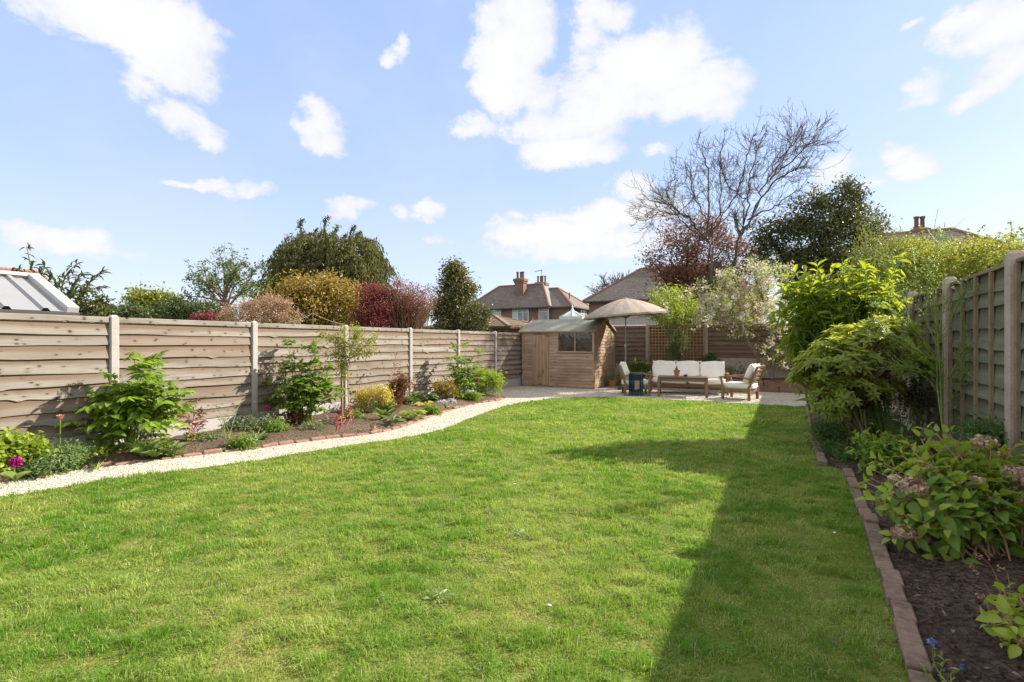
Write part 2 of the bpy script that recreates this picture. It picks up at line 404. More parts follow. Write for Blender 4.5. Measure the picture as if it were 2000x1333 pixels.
def tartan():
    m, nt = new_mat('tartan_wool')
    uv = nd(nt, 'ShaderNodeAttribute', attribute_name='uvw').outputs['Vector']
    s = nd(nt, 'ShaderNodeSeparateXYZ', {0: uv})
    def band(v, per, c, w):       # 1 within w of c (mod per)
        x = mth(nt, 'ABSOLUTE', mth(nt, 'SUBTRACT', mth(nt, 'FRACT', mth(nt, 'DIVIDE', v, per)), c))
        return mth(nt, 'LESS_THAN', x, w)
    u, v = s.outputs[0], s.outputs[1]
    col = None
    base = mixc(nt, band(u, .34, .5, .27), (.008, .045, .04), (.045, .055, .065))
    base = mixc(nt, mth(nt, 'MULTIPLY', band(v, .30, .5, .26), .5), base, (.012, .02, .05))
    both = mth(nt, 'MULTIPLY', band(u, .72, .22, .085), mth(nt, 'MULTIPLY', mth(nt, 'LESS_THAN', v, .36), mth(nt, 'GREATER_THAN', v, .13)))
    base = mixc(nt, both, base, (.36, .22, .19))
    lines = mth(nt, 'MAXIMUM', band(u, .085, .5, .05), band(v, .09, .5, .05))
    base = mixc(nt, mth(nt, 'MULTIPLY', lines, .55), base, (.005, .02, .03))
    l2 = mth(nt, 'MAXIMUM', band(u, .34, .12, .012), band(v, .30, .1, .012))
    base = mixc(nt, mth(nt, 'MULTIPLY', l2, .28), base, (.55, .50, .45))
    out_surface(nt, bsdf(nt, base, .95, .05, noise(nt, uv, 150, 2), .4, .003)); return m
M['tartan'] = tartan()

def facade_coords(nt):
    """(along, up) for walls and roof slopes that run along the garden axes"""
    o = objco(nt); s = nd(nt, 'ShaderNodeSeparateXYZ', {0: o})
    n = nd(nt, 'ShaderNodeSeparateXYZ', {0: nd(nt, 'ShaderNodeNewGeometry').outputs['True Normal']})
    f = mth(nt, 'GREATER_THAN', mth(nt, 'ABSOLUTE', n.outputs[0]), mth(nt, 'ABSOLUTE', n.outputs[1]))
    u = mth(nt, 'ADD', mth(nt, 'MULTIPLY', f, s.outputs[1]), mth(nt, 'MULTIPLY', mth(nt, 'SUBTRACT', 1.0, f), s.outputs[0]))
    return nd(nt, 'ShaderNodeCombineXYZ', {0: u, 1: s.outputs[2], 2: 0.0}).outputs[0], o
def brickm(name, c1, c2, mortar, bw=.225, bh=.075, ms=.012, var=(.5, .5, .5), rough=.9):
    m, nt = new_mat(name); v, o = facade_coords(nt)
    b = nd(nt, 'ShaderNodeTexBrick', {'Vector': v, 'Color1': c4(c1), 'Color2': c4(c2), 'Mortar': c4(mortar), 'Scale': 1.0, 'Mortar Size': ms, 'Mortar Smooth': .2, 'Bias': 0.0, 'Brick Width': bw, 'Row Height': bh})
    c = mixc(nt, mrange(nt, noise(nt, o, .5, 5), .35, .7, 0, .5), b.outputs[0], [x * .6 for x in c1])
    c = mixc(nt, mrange(nt, noise(nt, o, 4, 3), .5, .7, 0, .35), c, var)
    out_surface(nt, bsdf(nt, c, rough, .2, mth(nt, 'SUBTRACT', 1.0, b.outputs[1]), .5, .02)); return m
M['brick'] = brickm('red_brown_brick', (.20, .095, .065), (.27, .14, .10), (.30, .26, .22), var=(.15, .10, .08))
M['brick_pink'] = brickm('pale_brick', (.42, .25, .18), (.36, .20, .14), (.40, .35, .30), var=(.45, .33, .26))
M['slate'] = brickm('roof_slates', (.175, .145, .125), (.24, .20, .175), (.06, .05, .045), .34, .15, .016, (.28, .225, .18), .75)
M['shingle'] = brickm('cedar_shingles', (.20, .14, .085), (.15, .105, .065), (.05, .035, .02), .16, .10, .012, (.20, .18, .07))
M['tile_red'] = brickm('brown_roof_tiles', (.33, .20, .13), (.27, .17, .12), (.10, .07, .05), .25, .12, .012, (.32, .28, .16))
M['tile_grey'] = brickm('grey_roof_tiles', (.30, .27, .24), (.36, .32, .29), (.12, .10, .09), .3, .14, .014, (.36, .32, .27))
M['edging_brick'] = plain('edging_brick', (.27, .165, .125), .9, .2, .3, 14, .4)

def glassm(name, tint, rough=.08):
    m, nt = new_mat(name); o = objco(nt)
    c = mixc(nt, mrange(nt, noise(nt, o, 1.3, 3), .4, .6), tint, [x * 1.8 + .02 for x in tint])
    out_surface(nt, bsdf(nt, c, rough, .8)); return m
M['glass'] = glassm('window_glass', (.10, .115, .13))
M['glass_shed'] = glassm('shed_window_plastic', (.012, .012, .012), .05)
M['blind'] = plain('pale_blue_blind', (.45, .57, .60), .6, .3, .06)
M['roof_glass'] = glassm('conservatory_glazing', (.22, .29, .27), .2)

def lawn_mat():
    m, nt = new_mat('lawn_turf'); o = objco(nt)
    a = noise(nt, o, 1.1, 5); b = noise(nt, o, 60, 4)
    c = mixc(nt, mrange(nt, a, .35, .65), (.13, .20, .03), (.26, .25, .07))
    c = mixc(nt, mrange(nt, b, .35, .7, 0, .7), c, (.06, .085, .02))
    out_surface(nt, bsdf(nt, c, .95, .05, b, .8, .03)); return m
def grass_mat():
    m, nt = new_mat('grass_blades'); o = objco(nt); r = rnd_attr(nt)
    big = noise(nt, o, .9, 4, .6); mid = noise(nt, o, 4.5, 3)
    lush = mixc(nt, r, (.065, .185, .014), (.175, .37, .032))
    dry = mixc(nt, r, (.26, .37, .055), (.56, .57, .18))
    f = mth(nt, 'ADD', mth(nt, 'MULTIPLY', mrange(nt, big, .41, .59), .55), mth(nt, 'MULTIPLY', mrange(nt, mid, .36, .66), .45))
    c = mixc(nt, mrange(nt, f, .2, .85), lush, dry)
    c = mixc(nt, mth(nt, 'GREATER_THAN', r, .93), c, (.52, .46, .24))
    p = bsdf(nt, c, .5, .25)
    t = nd(nt, 'ShaderNodeBsdfTranslucent', {'Color': mixc(nt, .5, c, (.38, .56, .035))}).outputs[0]
    out_surface(nt, nd(nt, 'ShaderNodeMixShader', {0: .45, 1: p, 2: t}).outputs[0]); return m
def gravel_mat():
    m, nt = new_mat('limestone_gravel'); o = objco(nt)
    v = nd(nt, 'ShaderNodeTexVoronoi', {'Vector': o, 'Scale': 62.0, 'Randomness': 1.0})
    cr = nd(nt, 'ShaderNodeSeparateColor', {0: v.outputs['Color']}).outputs[0]
    c = mixc(nt, cr, (.56, .50, .40), (.77, .72, .61))
    c = mixc(nt, mrange(nt, cr, .9, .94), c, (.24, .19, .13))
    c = mixc(nt, mrange(nt, v.outputs['Distance'], .5, .85, 0, .6), c, (.22, .18, .14))
    c = mixc(nt, mrange(nt, noise(nt, o, 1.2, 4), .5, .75, 0, .35), c, (.42, .36, .27))
    out_surface(nt, bsdf(nt, c, .9, .2, mth(nt, 'SUBTRACT', 1.0, v.outputs['Distance']), .9, .02)); return m
def soil_mat():
    m, nt = new_mat('bed_soil'); o = objco(nt)
    a = noise(nt, o, 26, 7, .7); b = noise(nt, o, 1.6, 4)
    c = mixc(nt, mrange(nt, b, .35, .65), (.185, .13, .088), (.27, .20, .14))
    c = mixc(nt, mrange(nt, a, .35, .65), [.07, .048, .032], c)
    out_surface(nt, bsdf(nt, c, .95, .1, a, 1.0, .05)); return m
def soil_dark_mat():
    m, nt = new_mat('dark_bed_soil'); o = objco(nt)
    a = noise(nt, o, 34, 7, .7); b = noise(nt, o, 2.5, 4)
    c = mixc(nt, mrange(nt, b, .35, .65), (.17, .12, .09), (.26, .185, .14))
    c = mixc(nt, mrange(nt, a, .4, .62), [.05, .036, .028], c)
    out_surface(nt, bsdf(nt, c, .9, .15, a, 1.0, .05)); return m
M['lawn'] = lawn_mat(); M['grass'] = grass_mat(); M['gravel'] = gravel_mat(); M['soil'] = soil_mat(); M['soil_dark'] = soil_dark_mat()
def stonem():
    m, nt = new_mat('loose_limestone_chips'); r = rnd_attr(nt)
    c = mixc(nt, r, (.54, .48, .38), (.77, .72, .62)); c = mixc(nt, mth(nt, 'GREATER_THAN', r, .93), c, (.28, .21, .14))
    out_surface(nt, bsdf(nt, c, .85, .2)); return m
M['chips'] = stonem()
M['ground'] = plain('distant_ground', (.10, .12, .05), .95, .1, .3, .4, .2)

# ----------------------------------------------------------------- camera, sun, sky
cam = bpy.data.cameras.new('camera'); co = bpy.data.objects.new('camera', cam); COL.objects.link(co)
cam.sensor_width = 36; cam.lens = 18.0; cam.clip_start = 0.05; cam.clip_end = 2000
cam.shift_y = (HOR - 666.5) / 2000
co.location = (0, 0, EYE); co.rotation_euler = (rad(90), 0, TH); S.camera = co
SUN = unit(np.array([1.07, 1.14, 1.0]))                       # towards the sun: low, behind the right-hand corner
su = bpy.data.lights.new('sun', 'SUN'); so = bpy.data.objects.new('sun', su); COL.objects.link(so)
su.energy = 4.9; su.angle = rad(0.55); su.color = (1.0, .92, .81)
so.rotation_euler = Vector(-SUN).to_track_quat('-Z', 'Y').to_euler(); so.location = (8, 9, 12)

W = bpy.data.worlds.new('World'); S.world = W; W.use_nodes = True
wt = W.node_tree; wt.nodes.clear()
sky = nd(wt, 'ShaderNodeTexSky', sky_type='NISHITA', sun_disc=False, sun_elevation=math.asin(SUN[2]), sun_rotation=math.atan2(SUN[0], SUN[1]), altitude=50, air_density=1.0, dust_density=0.9, ozone_density=1.6)
dirv = nd(wt, 'ShaderNodeTexCoord').outputs['Generated']
# cumulus clouds: each puff has its own place, width and height in the sky; noise breaks up the edges
PUFFS = [  # photo px, py, half width, half height, weight
 (130, 25, 110, 50, .75), (240, 45, 120, 75, 1.25), (300, 95, 105, 70, 1.2), (340, 55, 75, 65, 1.2), (270, 165, 55, 32, .7), (405, 45, 40, 16, .7), (90, 50, 70, 30, .4),
 (345, 230, 60, 36, .95), (395, 262, 40, 22, .8), (300, 225, 30, 16, .5), (622, 232, 48, 36, .9), (640, 270, 34, 24, .8), (598, 212, 24, 18, .7), (786, 90, 16, 26, .8), (768, 112, 18, 22, .75),
 (1010, 60, 68, 80, 1.3), (985, 130, 70, 60, 1.15), (1020, 190, 70, 45, 1.1), (930, 245, 45, 24, .85), (1250, 130, 120, 75, 1.35), (1340, 170, 110, 55, 1.2), (1180, 190, 110, 60, 1.2), (1100, 235, 110, 36, 1.0),
 (1400, 205, 60, 32, .9), (1170, 25, 62, 28, .9), (1150, 70, 34, 26, .7), (1400, 95, 30, 14, .55), (1110, 297, 95, 26, 1.05), (1190, 300, 30, 20, .7), (1190, 255, 40, 34, .7),
 (1950, 55, 95, 50, 1.2), (1900, 45, 60, 36, 1.1), (1970, 120, 60, 45, 1.0), (1920, 175, 55, 22, .85), (1800, 160, 44, 28, .85), (1770, 185, 36, 16, .7), (1780, 53, 22, 12, .7), (1640, 168, 34, 12, .5), (1790, 325, 52, 26, .95), (1760, 300, 36, 20, .8), (1716, 356, 18, 10, .7),
 (1620, 335, 46, 32, 1.0), (1290, 290, 26, 12, .6), (1240, 365, 42, 34, .95), (1180, 430, 110, 26, 1.1), (1080, 445, 110, 26, 1.1), (1010, 450, 50, 18, .9), (1140, 475, 170, 26, .75), (1260, 415, 70, 26, .9),
 (682, 400, 44, 20, .9), (838, 408, 32, 20, 1.0), (780, 412, 22, 12, .6), (420, 358, 52, 14, .75), (505, 368, 40, 13, .8), (358, 352, 22, 9, .6), (50, 455, 60, 24, 1.0), (150, 475, 75, 24, .95), (225, 500, 60, 14, .5), (860, 470, 30, 8, .3)]
def skydir(px, py): return unit(FW + RT * (px - 1000) / 1000 + UP * (HOR - py) / 1000)
el = nd(wt, 'ShaderNodeSeparateXYZ', {0: dirv}).outputs[2]
n1 = nd(wt, 'ShaderNodeTexNoise', {'Vector': nd(wt, 'ShaderNodeMapping', {'Vector': dirv, 'Scale': (1, 1, 1.6)}).outputs[0], 'Scale': 8.0, 'Detail': 10.0, 'Roughness': .64, 'Distortion': .25})
n2 = nd(wt, 'ShaderNodeTexNoise', {'Vector': dirv, 'Scale': 3.2, 'Detail': 6.0, 'Roughness': .6})
n3 = nd(wt, 'ShaderNodeTexNoise', {'Vector': dirv, 'Scale': 24.0, 'Detail': 8.0, 'Roughness': .65})
wv = nd(wt, 'ShaderNodeVectorMath', {0: nd(wt, 'ShaderNodeVectorMath', {0: n1.outputs['Color'], 1: (.5, .5, .5)}, operation='SUBTRACT').outputs[0], 'Scale': .09}, operation='SCALE').outputs[0]
dv = nd(wt, 'ShaderNodeVectorMath', {0: dirv, 1: wv}, operation='ADD').outputs[0]
acc = None
for px, py, rx, ry, w in PUFFS:
    c = skydir(px, py); ax = skydir(px + rx, py) - c; ay = skydir(px, py - ry) - c
    sx, sy = np.linalg.norm(ax) * 1.35, np.linalg.norm(ay) * 1.4
    ax = unit(ax - c * (ax @ c)) / sx; ay = unit(ay - c * (ay @ c)) / sy
    a = nd(wt, 'ShaderNodeVectorMath', {0: dv, 1: tuple(ax)}, operation='DOT_PRODUCT').outputs['Value']
    b = nd(wt, 'ShaderNodeVectorMath', {0: dv, 1: tuple(ay)}, operation='DOT_PRODUCT').outputs['Value']
    q = mth(wt, 'MULTIPLY_ADD', b, b, mth(wt, 'MULTIPLY', a, a))
    v = mth(wt, 'MULTIPLY_ADD', q, -w, w)
    acc = v if acc is None else mth(wt, 'SMOOTH_MAX', acc, v, 0.25)
acc = mth(wt, 'MAXIMUM', acc, -1.0)
fine = mth(wt, 'MULTIPLY_ADD', mth(wt, 'SUBTRACT', n1.outputs[0], .5), 2.0, mth(wt, 'MULTIPLY', mth(wt, 'SUBTRACT', n3.outputs[0], .5), 1.15))
den = mth(wt, 'ADD', acc, fine)
alpha = nd(wt, 'ShaderNodeMapRange', {0: den, 1: .06, 2: .78}, interpolation_type='SMOOTHSTEP').outputs[0]
thin = mrange(wt, mth(wt, 'ADD', n2.outputs[0], mth(wt, 'MULTIPLY', n1.outputs[0], .4)), .60, 1.0, 0, .30)
alpha = mth(wt, 'MAXIMUM', mth(wt, 'MULTIPLY', alpha, .97), thin)
# bright broken cloud added out of view, overhead and behind, to lift the shade
back = mrange(wt, nd(wt, 'ShaderNodeVectorMath', {0: dirv, 1: tuple(FW)}, operation='DOT_PRODUCT').outputs['Value'], .45, .1)
over = mth(wt, 'MAXIMUM', mrange(wt, el, .60, .74), back)
alpha = mth(wt, 'MAXIMUM', alpha, mth(wt, 'MULTIPLY', over, mrange(wt, mth(wt, 'ADD', n2.outputs[0], mth(wt, 'MULTIPLY', fine, .25)), .36, .56, .25, .95)))
shade = mrange(wt, mth(wt, 'ADD', den, mth(wt, 'MULTIPLY', n2.outputs[0], 1.1)), .75, 1.75, 0, 1)
SKY_STR = .15
ccol = mixc(wt, shade, (2.6, 2.72, 3.0), (3.24, 3.22, 3.19)); ccol = mixc(wt, over, ccol, (3.9, 3.8, 3.7))
# pale spring sky: deeper blue overhead, nearly white with moisture at the horizon
air = mixc(wt, mrange(wt, el, .02, .30), (2.55, 2.85, 3.2), (1.72, 2.2, 3.2)); air = mixc(wt, mrange(wt, el, .28, .75), air, (1.2, 1.76, 3.1))
pale = mixc(wt, .82, sky.outputs[0], air)
skyc = mixc(wt, alpha, pale, ccol)
bg = nd(wt, 'ShaderNodeBackground', {'Color': skyc, 'Strength': SKY_STR})
nd(wt, 'ShaderNodeOutputWorld', {'Surface': bg.outputs[0]})
S.view_settings.view_transform = 'Standard'; S.view_settings.look = 'None'; S.view_settings.gamma = 1.0
S.view_settings.exposure = 1.08
S.cycles.max_bounces = 7; S.cycles.transparent_max_bounces = 4; S.cycles.caustics_reflective = False; S.cycles.caustics_refractive = False
S.cycles.sample_clamp_indirect = 6.0
try: S.cycles.use_denoising = True
except Exception: pass

# ----------------------------------------------------------------- ground, gravel, lawn
mb = MB(); mb.faces([(-400, -400, -.03), (400, -400, -.03), (400, 900, -.03), (-400, 900, -.03)], [(0, 1, 2, 3)]); mb.build('ground', M['ground'], kind='structure')
mb = MB(); mb.faces([(-7.62, -4, 0), (1.74, -4, 0), (1.74, 17.9, 0), (-7.62, 17.9, 0)], [(0, 1, 2, 3)]); mb.build('gravel_path', M['gravel'], kind='structure')
lawn_px = [(0, 974), (70, 962), (135, 951), (190, 942), (247, 934), (360, 919), (430, 910), (512, 899), (587, 886), (662, 874), (737, 863), (785, 857), (833, 848), (867, 839), (890, 830), (918, 818), (952, 805), (986, 794), (1020, 787), (1070, 780), (1125, 777), (1200, 776.5), (1300, 781), (1400, 786.5), (1500, 792), (1574, 796)]
LAWN = [(-6.35, -2.5), (-6.3, 0.5)] + [tuple(gp(*p)[:2]) for p in lawn_px] + [(.43, 11.6), (.40, 9.07), (.38, 6.8), (.59, 6.6), (.58, 5.3), (.545, 3.8), (.48, 2.64), (.43, 1.0), (.42, -2.5)]
LAWN = np.array(LAWN)
def inside(P, poly):
    x, y = P[:, 0], P[:, 1]; r = np.zeros(len(P), bool); j = len(poly) - 1
    for i in range(len(poly)):
        xi, yi = poly[i]; xj, yj = poly[j]
        with np.errstate(divide='ignore', invalid='ignore'):
            k = ((yi > y) != (yj > y)) & (x < (xj - xi) * (y - yi) / (yj - yi) + xi)
        r ^= k; j = i
    return r
mb = MB(); mb.faces([(x, y, .006) for x, y in LAWN], [tuple(range(len(LAWN)))[::-1]]); mb.build('lawn', M['lawn'], kind='structure')

def grass():
    rng = np.random.default_rng(11); mb = MB()
    # density falls and blades widen with the distance a visitor at the house end would see them from
    for d0, d1, den, wd, ht in ((.9, 3.2, 15000, .0037, .035), (3.2, 5.5, 8500, .0055, .035), (5.5, 8.5, 3800, .0085, .036), (8.5, 14.5, 1700, .014, .037)):
        u1 = (1.75, 1.55, 1.25, 1.12)[int(d0 > 2) + int(d0 > 4) + int(d0 > 7)]
        n = int((d1 ** 2 - d0 ** 2) * u1 * den)
        d = np.sqrt(rng.uniform(d0 ** 2, d1 ** 2, n)); u = rng.uniform(-u1, u1, n)
        P = FW[None] * d[:, None] + RT[None] * (u * d)[:, None]
        P = P[inside(P, LAWN)]
        tuft = fbm(P[:, 0] * 9, P[:, 1] * 9, 3, 3); patch = fbm(P[:, 0] * 1.3, P[:, 1] * 1.3, 9, 3)
        P = P[rng.random(len(P)) < -.25 + 2.2 * tuft]; tuft = fbm(P[:, 0] * 9, P[:, 1] * 9, 3, 3); patch = fbm(P[:, 0] * 1.3, P[:, 1] * 1.3, 9, 3)
        k = len(P); P[:, 2] = .004
        lean = rng.uniform(.15, 1.25, k); az = rng.uniform(0, 6.283, k) * .75 + fbm(P[:, 0] * 5, P[:, 1] * 5, 21, 2) * 7
        h = ht * rng.uniform(.5, 1.35, k) * np.clip(-.15 + 2.1 * tuft, .25, 1.5) * (.6 + .75 * patch); w = wd * rng.uniform(.6, 1.2, k)
        dirh = np.stack([np.cos(az), np.sin(az), 0 * az], 1); sd = np.stack([-np.sin(az), np.cos(az), 0 * az], 1)
        rot = rng.uniform(-1, 1, k)[:, None]; sd = unit(sd + dirh * rot)
        mid = P + dirh * (h * .35 * lean)[:, None] + UP * (h * .62)[:, None]
        tip = P + dirh * (h * 1.1 * lean)[:, None] + UP * (h * (1.05 - .35 * lean))[:, None]
        V = np.stack([P - sd * w[:, None] / 2, P + sd * w[:, None] / 2, mid + sd * w[:, None] * .42, mid - sd * w[:, None] * .42, tip], 1).reshape(-1, 3)
        lp = np.array([0, 1, 2, 3, 3, 2, 4]); mb.add(V, (lp[None] + (np.arange(k) * 5)[:, None]).ravel(), np.tile([4, 3], k), np.repeat(rng.random(k), 5))
    mb.build('grass', M['grass'], kind='stuff', label='short sunlit lawn grass filling the middle of the garden', cat='grass')
grass()
def weeds():
    rng = np.random.default_rng(5)
    for px, py, n, lab in ((860, 1175, 26, 'pale leafy weed rosette low in the lawn, the nearer of the lawn weeds'), (1015, 1052, 26, 'small pale clover patch further up the lawn')):
        b = gp(px, py); mb = MB()
        t = thing('lawn_weed', lab, 'weed', tuple(b))
        a = rng.uniform(0, 6.28, n); r = rng.uniform(0, .08, n)
        pos = b + np.stack([np.cos(a) * r, np.sin(a) * r, np.full(n, .035)], 1)
        add_leaves(mb, T_OVATE, pos, np.stack([np.cos(a), np.sin(a), np.full(n, .35)], 1), np.tile(UP, (n, 1)) + rdir(rng, n) * .3, rng.uniform(.025, .05, n), rng.uniform(.010, .018, n), rng.random(n))
        mb.build('foliage', M['weed'], t, world=True)
M['weed'] = leafm('weed_leaves', (.16, .25, .08), (.32, .40, .20), .25)
weeds()
def petals():
    rng = np.random.default_rng(8); 
    for px, py in ((1005, 945), (1073, 1182), (1630, 1040), (825, 882)):
        b = gp(px, py, .035); mb = MB(); pillow(mb, (0, 0, 0), (.024, .016, .006), 2.2, 3)
        lab = {1005: 'small white petal lying mid lawn beyond the clover patch', 1073: 'white petal lying on the grass nearest the viewer', 1630: 'white petal on the shaded grass near the kerb', 825: 'white petal on the far lawn towards the gravel path'}[px]
        mb.build('fallen_petal', M['label_white'], loc=tuple(b), rotz=rng.uniform(0, 3), label=lab, cat='petal', group='petals fallen on the lawn')
petals()

# ----------------------------------------------------------------- planting beds and their edgings
edge_px = [(0, 941), (60, 931), (135, 918), (225, 909), (315, 898), (405, 887), (475, 879), (550, 869), (625, 859), (680, 853), (731, 847), (765, 840), (799, 830), (833, 817), (867, 806), (901, 796), (935, 788), (969, 783), (989, 777)]
E = np.array([gp(*p) for p in edge_px]); E = np.vstack([[E[0][0] - .1, -2, 0], [E[0][0] - .03, 0.3, 0], E])
EDGE = curve(E, 160)
def bed_left():
    mb = MB(); n, m = len(EDGE), 26; rng = np.random.default_rng(2)
    V = np.zeros((n, m, 3))
    for i, p in enumerate(EDGE):
        x = np.linspace(p[0] - .03, -7.62, m); s = np.linspace(0, 1, m)
        V[i, :, 0] = x; V[i, :, 1] = p[1]; V[i, :, 2] = .012 + .075 * np.minimum(1, s * 4) * (.6 + .8 * fbm(x * 2.2, np.full(m, p[1] * 2.2), 4, 4)) + .03 * (fbm(x * 16, np.full(m, p[1] * 16), 6, 3) - .5)
    V[:, 0, 2] = -.005
    i = np.arange(n * m).reshape(n, m); f = np.stack([i[:-1, :-1], i[1:, :-1], i[1:, 1:], i[:-1, 1:]], -1).reshape(-1)
    mb.add(V.reshape(-1, 3), f, np.full((n - 1) * (m - 1), 4)); mb.build('bed_ground', M['soil'], kind='structure', smooth=True)
bed_left()
def edging_left():
    rng = np.random.default_rng(3); mb = MB()
    seg = np.linalg.norm(np.diff(EDGE, axis=0), axis=1); s = np.concatenate([[0], np.cumsum(seg)])
    t = 0.0
    while t < s[-1] - .22:
        a = np.array([np.interp(t, s, EDGE[:, k]) for k in range(3)]); b = np.array([np.interp(t + .215, s, EDGE[:, k]) for k in range(3)])
        dz = rng.uniform(-.022, .010); a = a + (rng.normal() * .01, 0, .0 + dz); b = b + (rng.normal() * .01, 0, .0 + dz + rng.normal() * .01)
        bar(mb, a, b, .075, .075, .014, rnd=rng.random()); t += .219 + rng.uniform(0, .008)
    mb.build('brick_edging', M['edging_brick'], label='row of red bricks edging the sunny left-hand planting bed', cat='edging')
edging_left()
KERB1 = curve([(.48, 13.1, 0), (.44, 11.2, 0), (.41, 9.07, 0), (.395, 7.6, 0), (.40, 6.75, 0)], 40)
KERB2 = curve([(.62, 6.62, 0), (.60, 6.0, 0), (.595, 5.3, 0), (.575, 4.4, 0), (.555, 3.8, 0), (.50, 2.65, 0), (.46, 1.5, 0), (.44, -1, 0)], 60)
def kerbs():
    for K, lab, sd in ((KERB1, 'far run of worn brown kerb blocks between lawn and shrubs', 4), (KERB2, 'near run of worn brown kerb blocks beside the dark soil', 5)):
        rng = np.random.default_rng(sd); mb = MB(); seg = np.linalg.norm(np.diff(K, axis=0), axis=1); s = np.concatenate([[0], np.cumsum(seg)]); t = 0.0
        while t < s[-1] - .05:
            L = .21; a = np.array([np.interp(t, s, K[:, k]) for k in range(3)]); b = np.array([np.interp(min(t + L, s[-1]), s, K[:, k]) for k in range(3)])
            j = rng.normal(size=3) * .006; z = .012 + rng.uniform(-.008, .010)
            bar(mb, a + j + UP * z, b + j + UP * (z + rng.normal() * .006), .09 + rng.uniform(-.008, .006), .085, .007, rnd=rng.random()); t += L + .010
        mb.build('kerb_edging', M['kerb'], label=lab, cat='kerb', group='kerb blocks along the lawn')
kerbs()
def bed_right():
    mb = MB(); ys = np.linspace(-1.5, 14.2, 300); m = 30; V = np.zeros((len(ys), m, 3))
    kx = np.interp(ys, np.concatenate([KERB2[::-1, 1], KERB1[::-1, 1]]), np.concatenate([KERB2[::-1, 0], KERB1[::-1, 0]]))
    for i, y in enumerate(ys):
        x = np.linspace(kx[i] + .03, 1.76, m); s = np.linspace(0, 1, m)
        V[i, :, 0] = x; V[i, :, 1] = y
        V[i, :, 2] = .008 + .06 * np.minimum(1, s * 3) * (.6 + .8 * fbm(x * 3, np.full(m, y * 3), 14, 4)) + .05 * (fbm(x * 18, np.full(m, y * 18), 16, 4) - .5)
    i = np.arange(V.shape[0] * m).reshape(-1, m); f = np.stack([i[:-1, :-1], i[:-1, 1:], i[1:, 1:], i[1:, :-1]], -1).reshape(-1)
    mb.add(V.reshape(-1, 3), f, np.full((len(ys) - 1) * (m - 1), 4)); mb.build('shrub_bed_ground', M['soil_dark'], kind='structure', smooth=True)
    rng = np.random.default_rng(31); mb = MB(); n = 2600
    y = 1.2 + 5.5 * rng.random(n) ** 1.4; x = np.interp(y, ys, kx) + .07 + rng.random(n) * 1.05; s = rng.uniform(.004, .017, n) ** 1.0
    z = .05 + .03 * fbm(x * 3, y * 3, 14, 4)
    oct_ = np.array([(1, 0, 0), (-1, 0, 0), (0, 1, 0), (0, -1, 0), (0, 0, .7), (0, 0, -.7)]); fo = np.array([(0, 2, 4), (2, 1, 4), (1, 3, 4), (3, 0, 4), (2, 0, 5), (1, 2, 5), (3, 1, 5), (0, 3, 5)])
    V = np.stack([x, y, z], 1)[:, None] + (oct_[None] * rng.uniform(.5, 1.4, (n, 6, 1))) * s[:, None, None]
    mb.add(V.reshape(-1, 3), (fo.ravel()[None] + (np.arange(n) * 6)[:, None]).ravel(), np.full(n * 8, 3)); mb.build('soil_clods', M['soil_dark'], kind='stuff', label='dark crumbly clods of bare soil in the shrub bed', cat='soil')
bed_right()
def litter():
    rng = np.random.default_rng(33); mb = MB(); n = 420
    y = rng.uniform(1.3, 8.5, n); x = np.interp(y, np.concatenate([KERB2[::-1, 1], KERB1[::-1, 1]]), np.concatenate([KERB2[::-1, 0], KERB1[::-1, 0]])) + .08 + rng.random(n) * 1.0
    P = np.stack([x, y, .066 + .03 * fbm(x * 3, y * 3, 14, 4)], 1)
    add_leaves(mb, T_OVATE, P, rdir(rng, n) * np.array([1, 1, .15]), UP + rdir(rng, n) * .4, rng.uniform(.012, .045, n), rng.uniform(.008, .02, n), rng.random(n))
    for k in range(70):
        a = P[rng.integers(n)] + np.array([0, 0, .008]); d = rdir(rng, 1)[0] * np.array([1, 1, .1]) * rng.uniform(.04, .12); tubes(mb, np.array([a, a + d * .5 + rng.normal(size=3) * .004, a + d]), np.full(3, .0016), 4, rng.random())
    mb.build('leaf_litter', leafm('dead_leaf_litter', (.16, .10, .06), (.34, .24, .15), .2), kind='stuff', label='dead leaves and twigs scattered on the dark shrub bed', cat='leaf litter')
litter()
def chips():
    rng = np.random.default_rng(41); mb = MB()
    P = []
    for d0, d1, den in ((3.5, 7.5, 1500), (7.5, 12, 420), (12, 18, 170)):
        n = int((d1 ** 2 - d0 ** 2) * 1.15 * den); d = np.sqrt(rng.uniform(d0 ** 2, d1 ** 2, n)); u = rng.uniform(-1.15, .62, n)
        p = FW[None] * d[:, None] + RT[None] * (u * d)[:, None]
        ex = np.interp(p[:, 1], EDGE[:, 1], EDGE[:, 0])
        ok = ~inside(p, LAWN) & (p[:, 0] < .28) & (p[:, 1] < 17.5) & (p[:, 0] > -7.6) & ((p[:, 0] > ex + .06) | (p[:, 1] > EDGE[-1, 1] + .1)) & (p[:, 1] > -1)
        p = p[ok]; P.append(np.c_[p, np.full(len(p), .008 + .0007 * d0)])
    P = np.concatenate(P); n = len(P); s = P[:, 3] * rng.uniform(.7, 1.5, n)
    oct_ = np.array([(1, 0, 0), (-1, 0, 0), (0, 1, 0), (0, -1, 0), (0, 0, .7), (0, 0, -.7)]); fo = np.array([(0, 2, 4), (2, 1, 4), (1, 3, 4), (3, 0, 4), (2, 0, 5), (1, 2, 5), (3, 1, 5), (0, 3, 5)])
    P[:, 2] = .004
    V = P[:, None, :3] + (oct_[None] * rng.uniform(.5, 1.4, (n, 6, 1))) * s[:, None, None] * .55
    mb.add(V.reshape(-1, 3), (fo.ravel()[None] + (np.arange(n) * 6)[:, None]).ravel(), np.full(n * 8, 3), np.repeat(rng.random(n), 6)); mb.build('gravel', M['chips'], kind='stuff', label='loose cream limestone chips on the garden path and patio', cat='gravel')
chips()
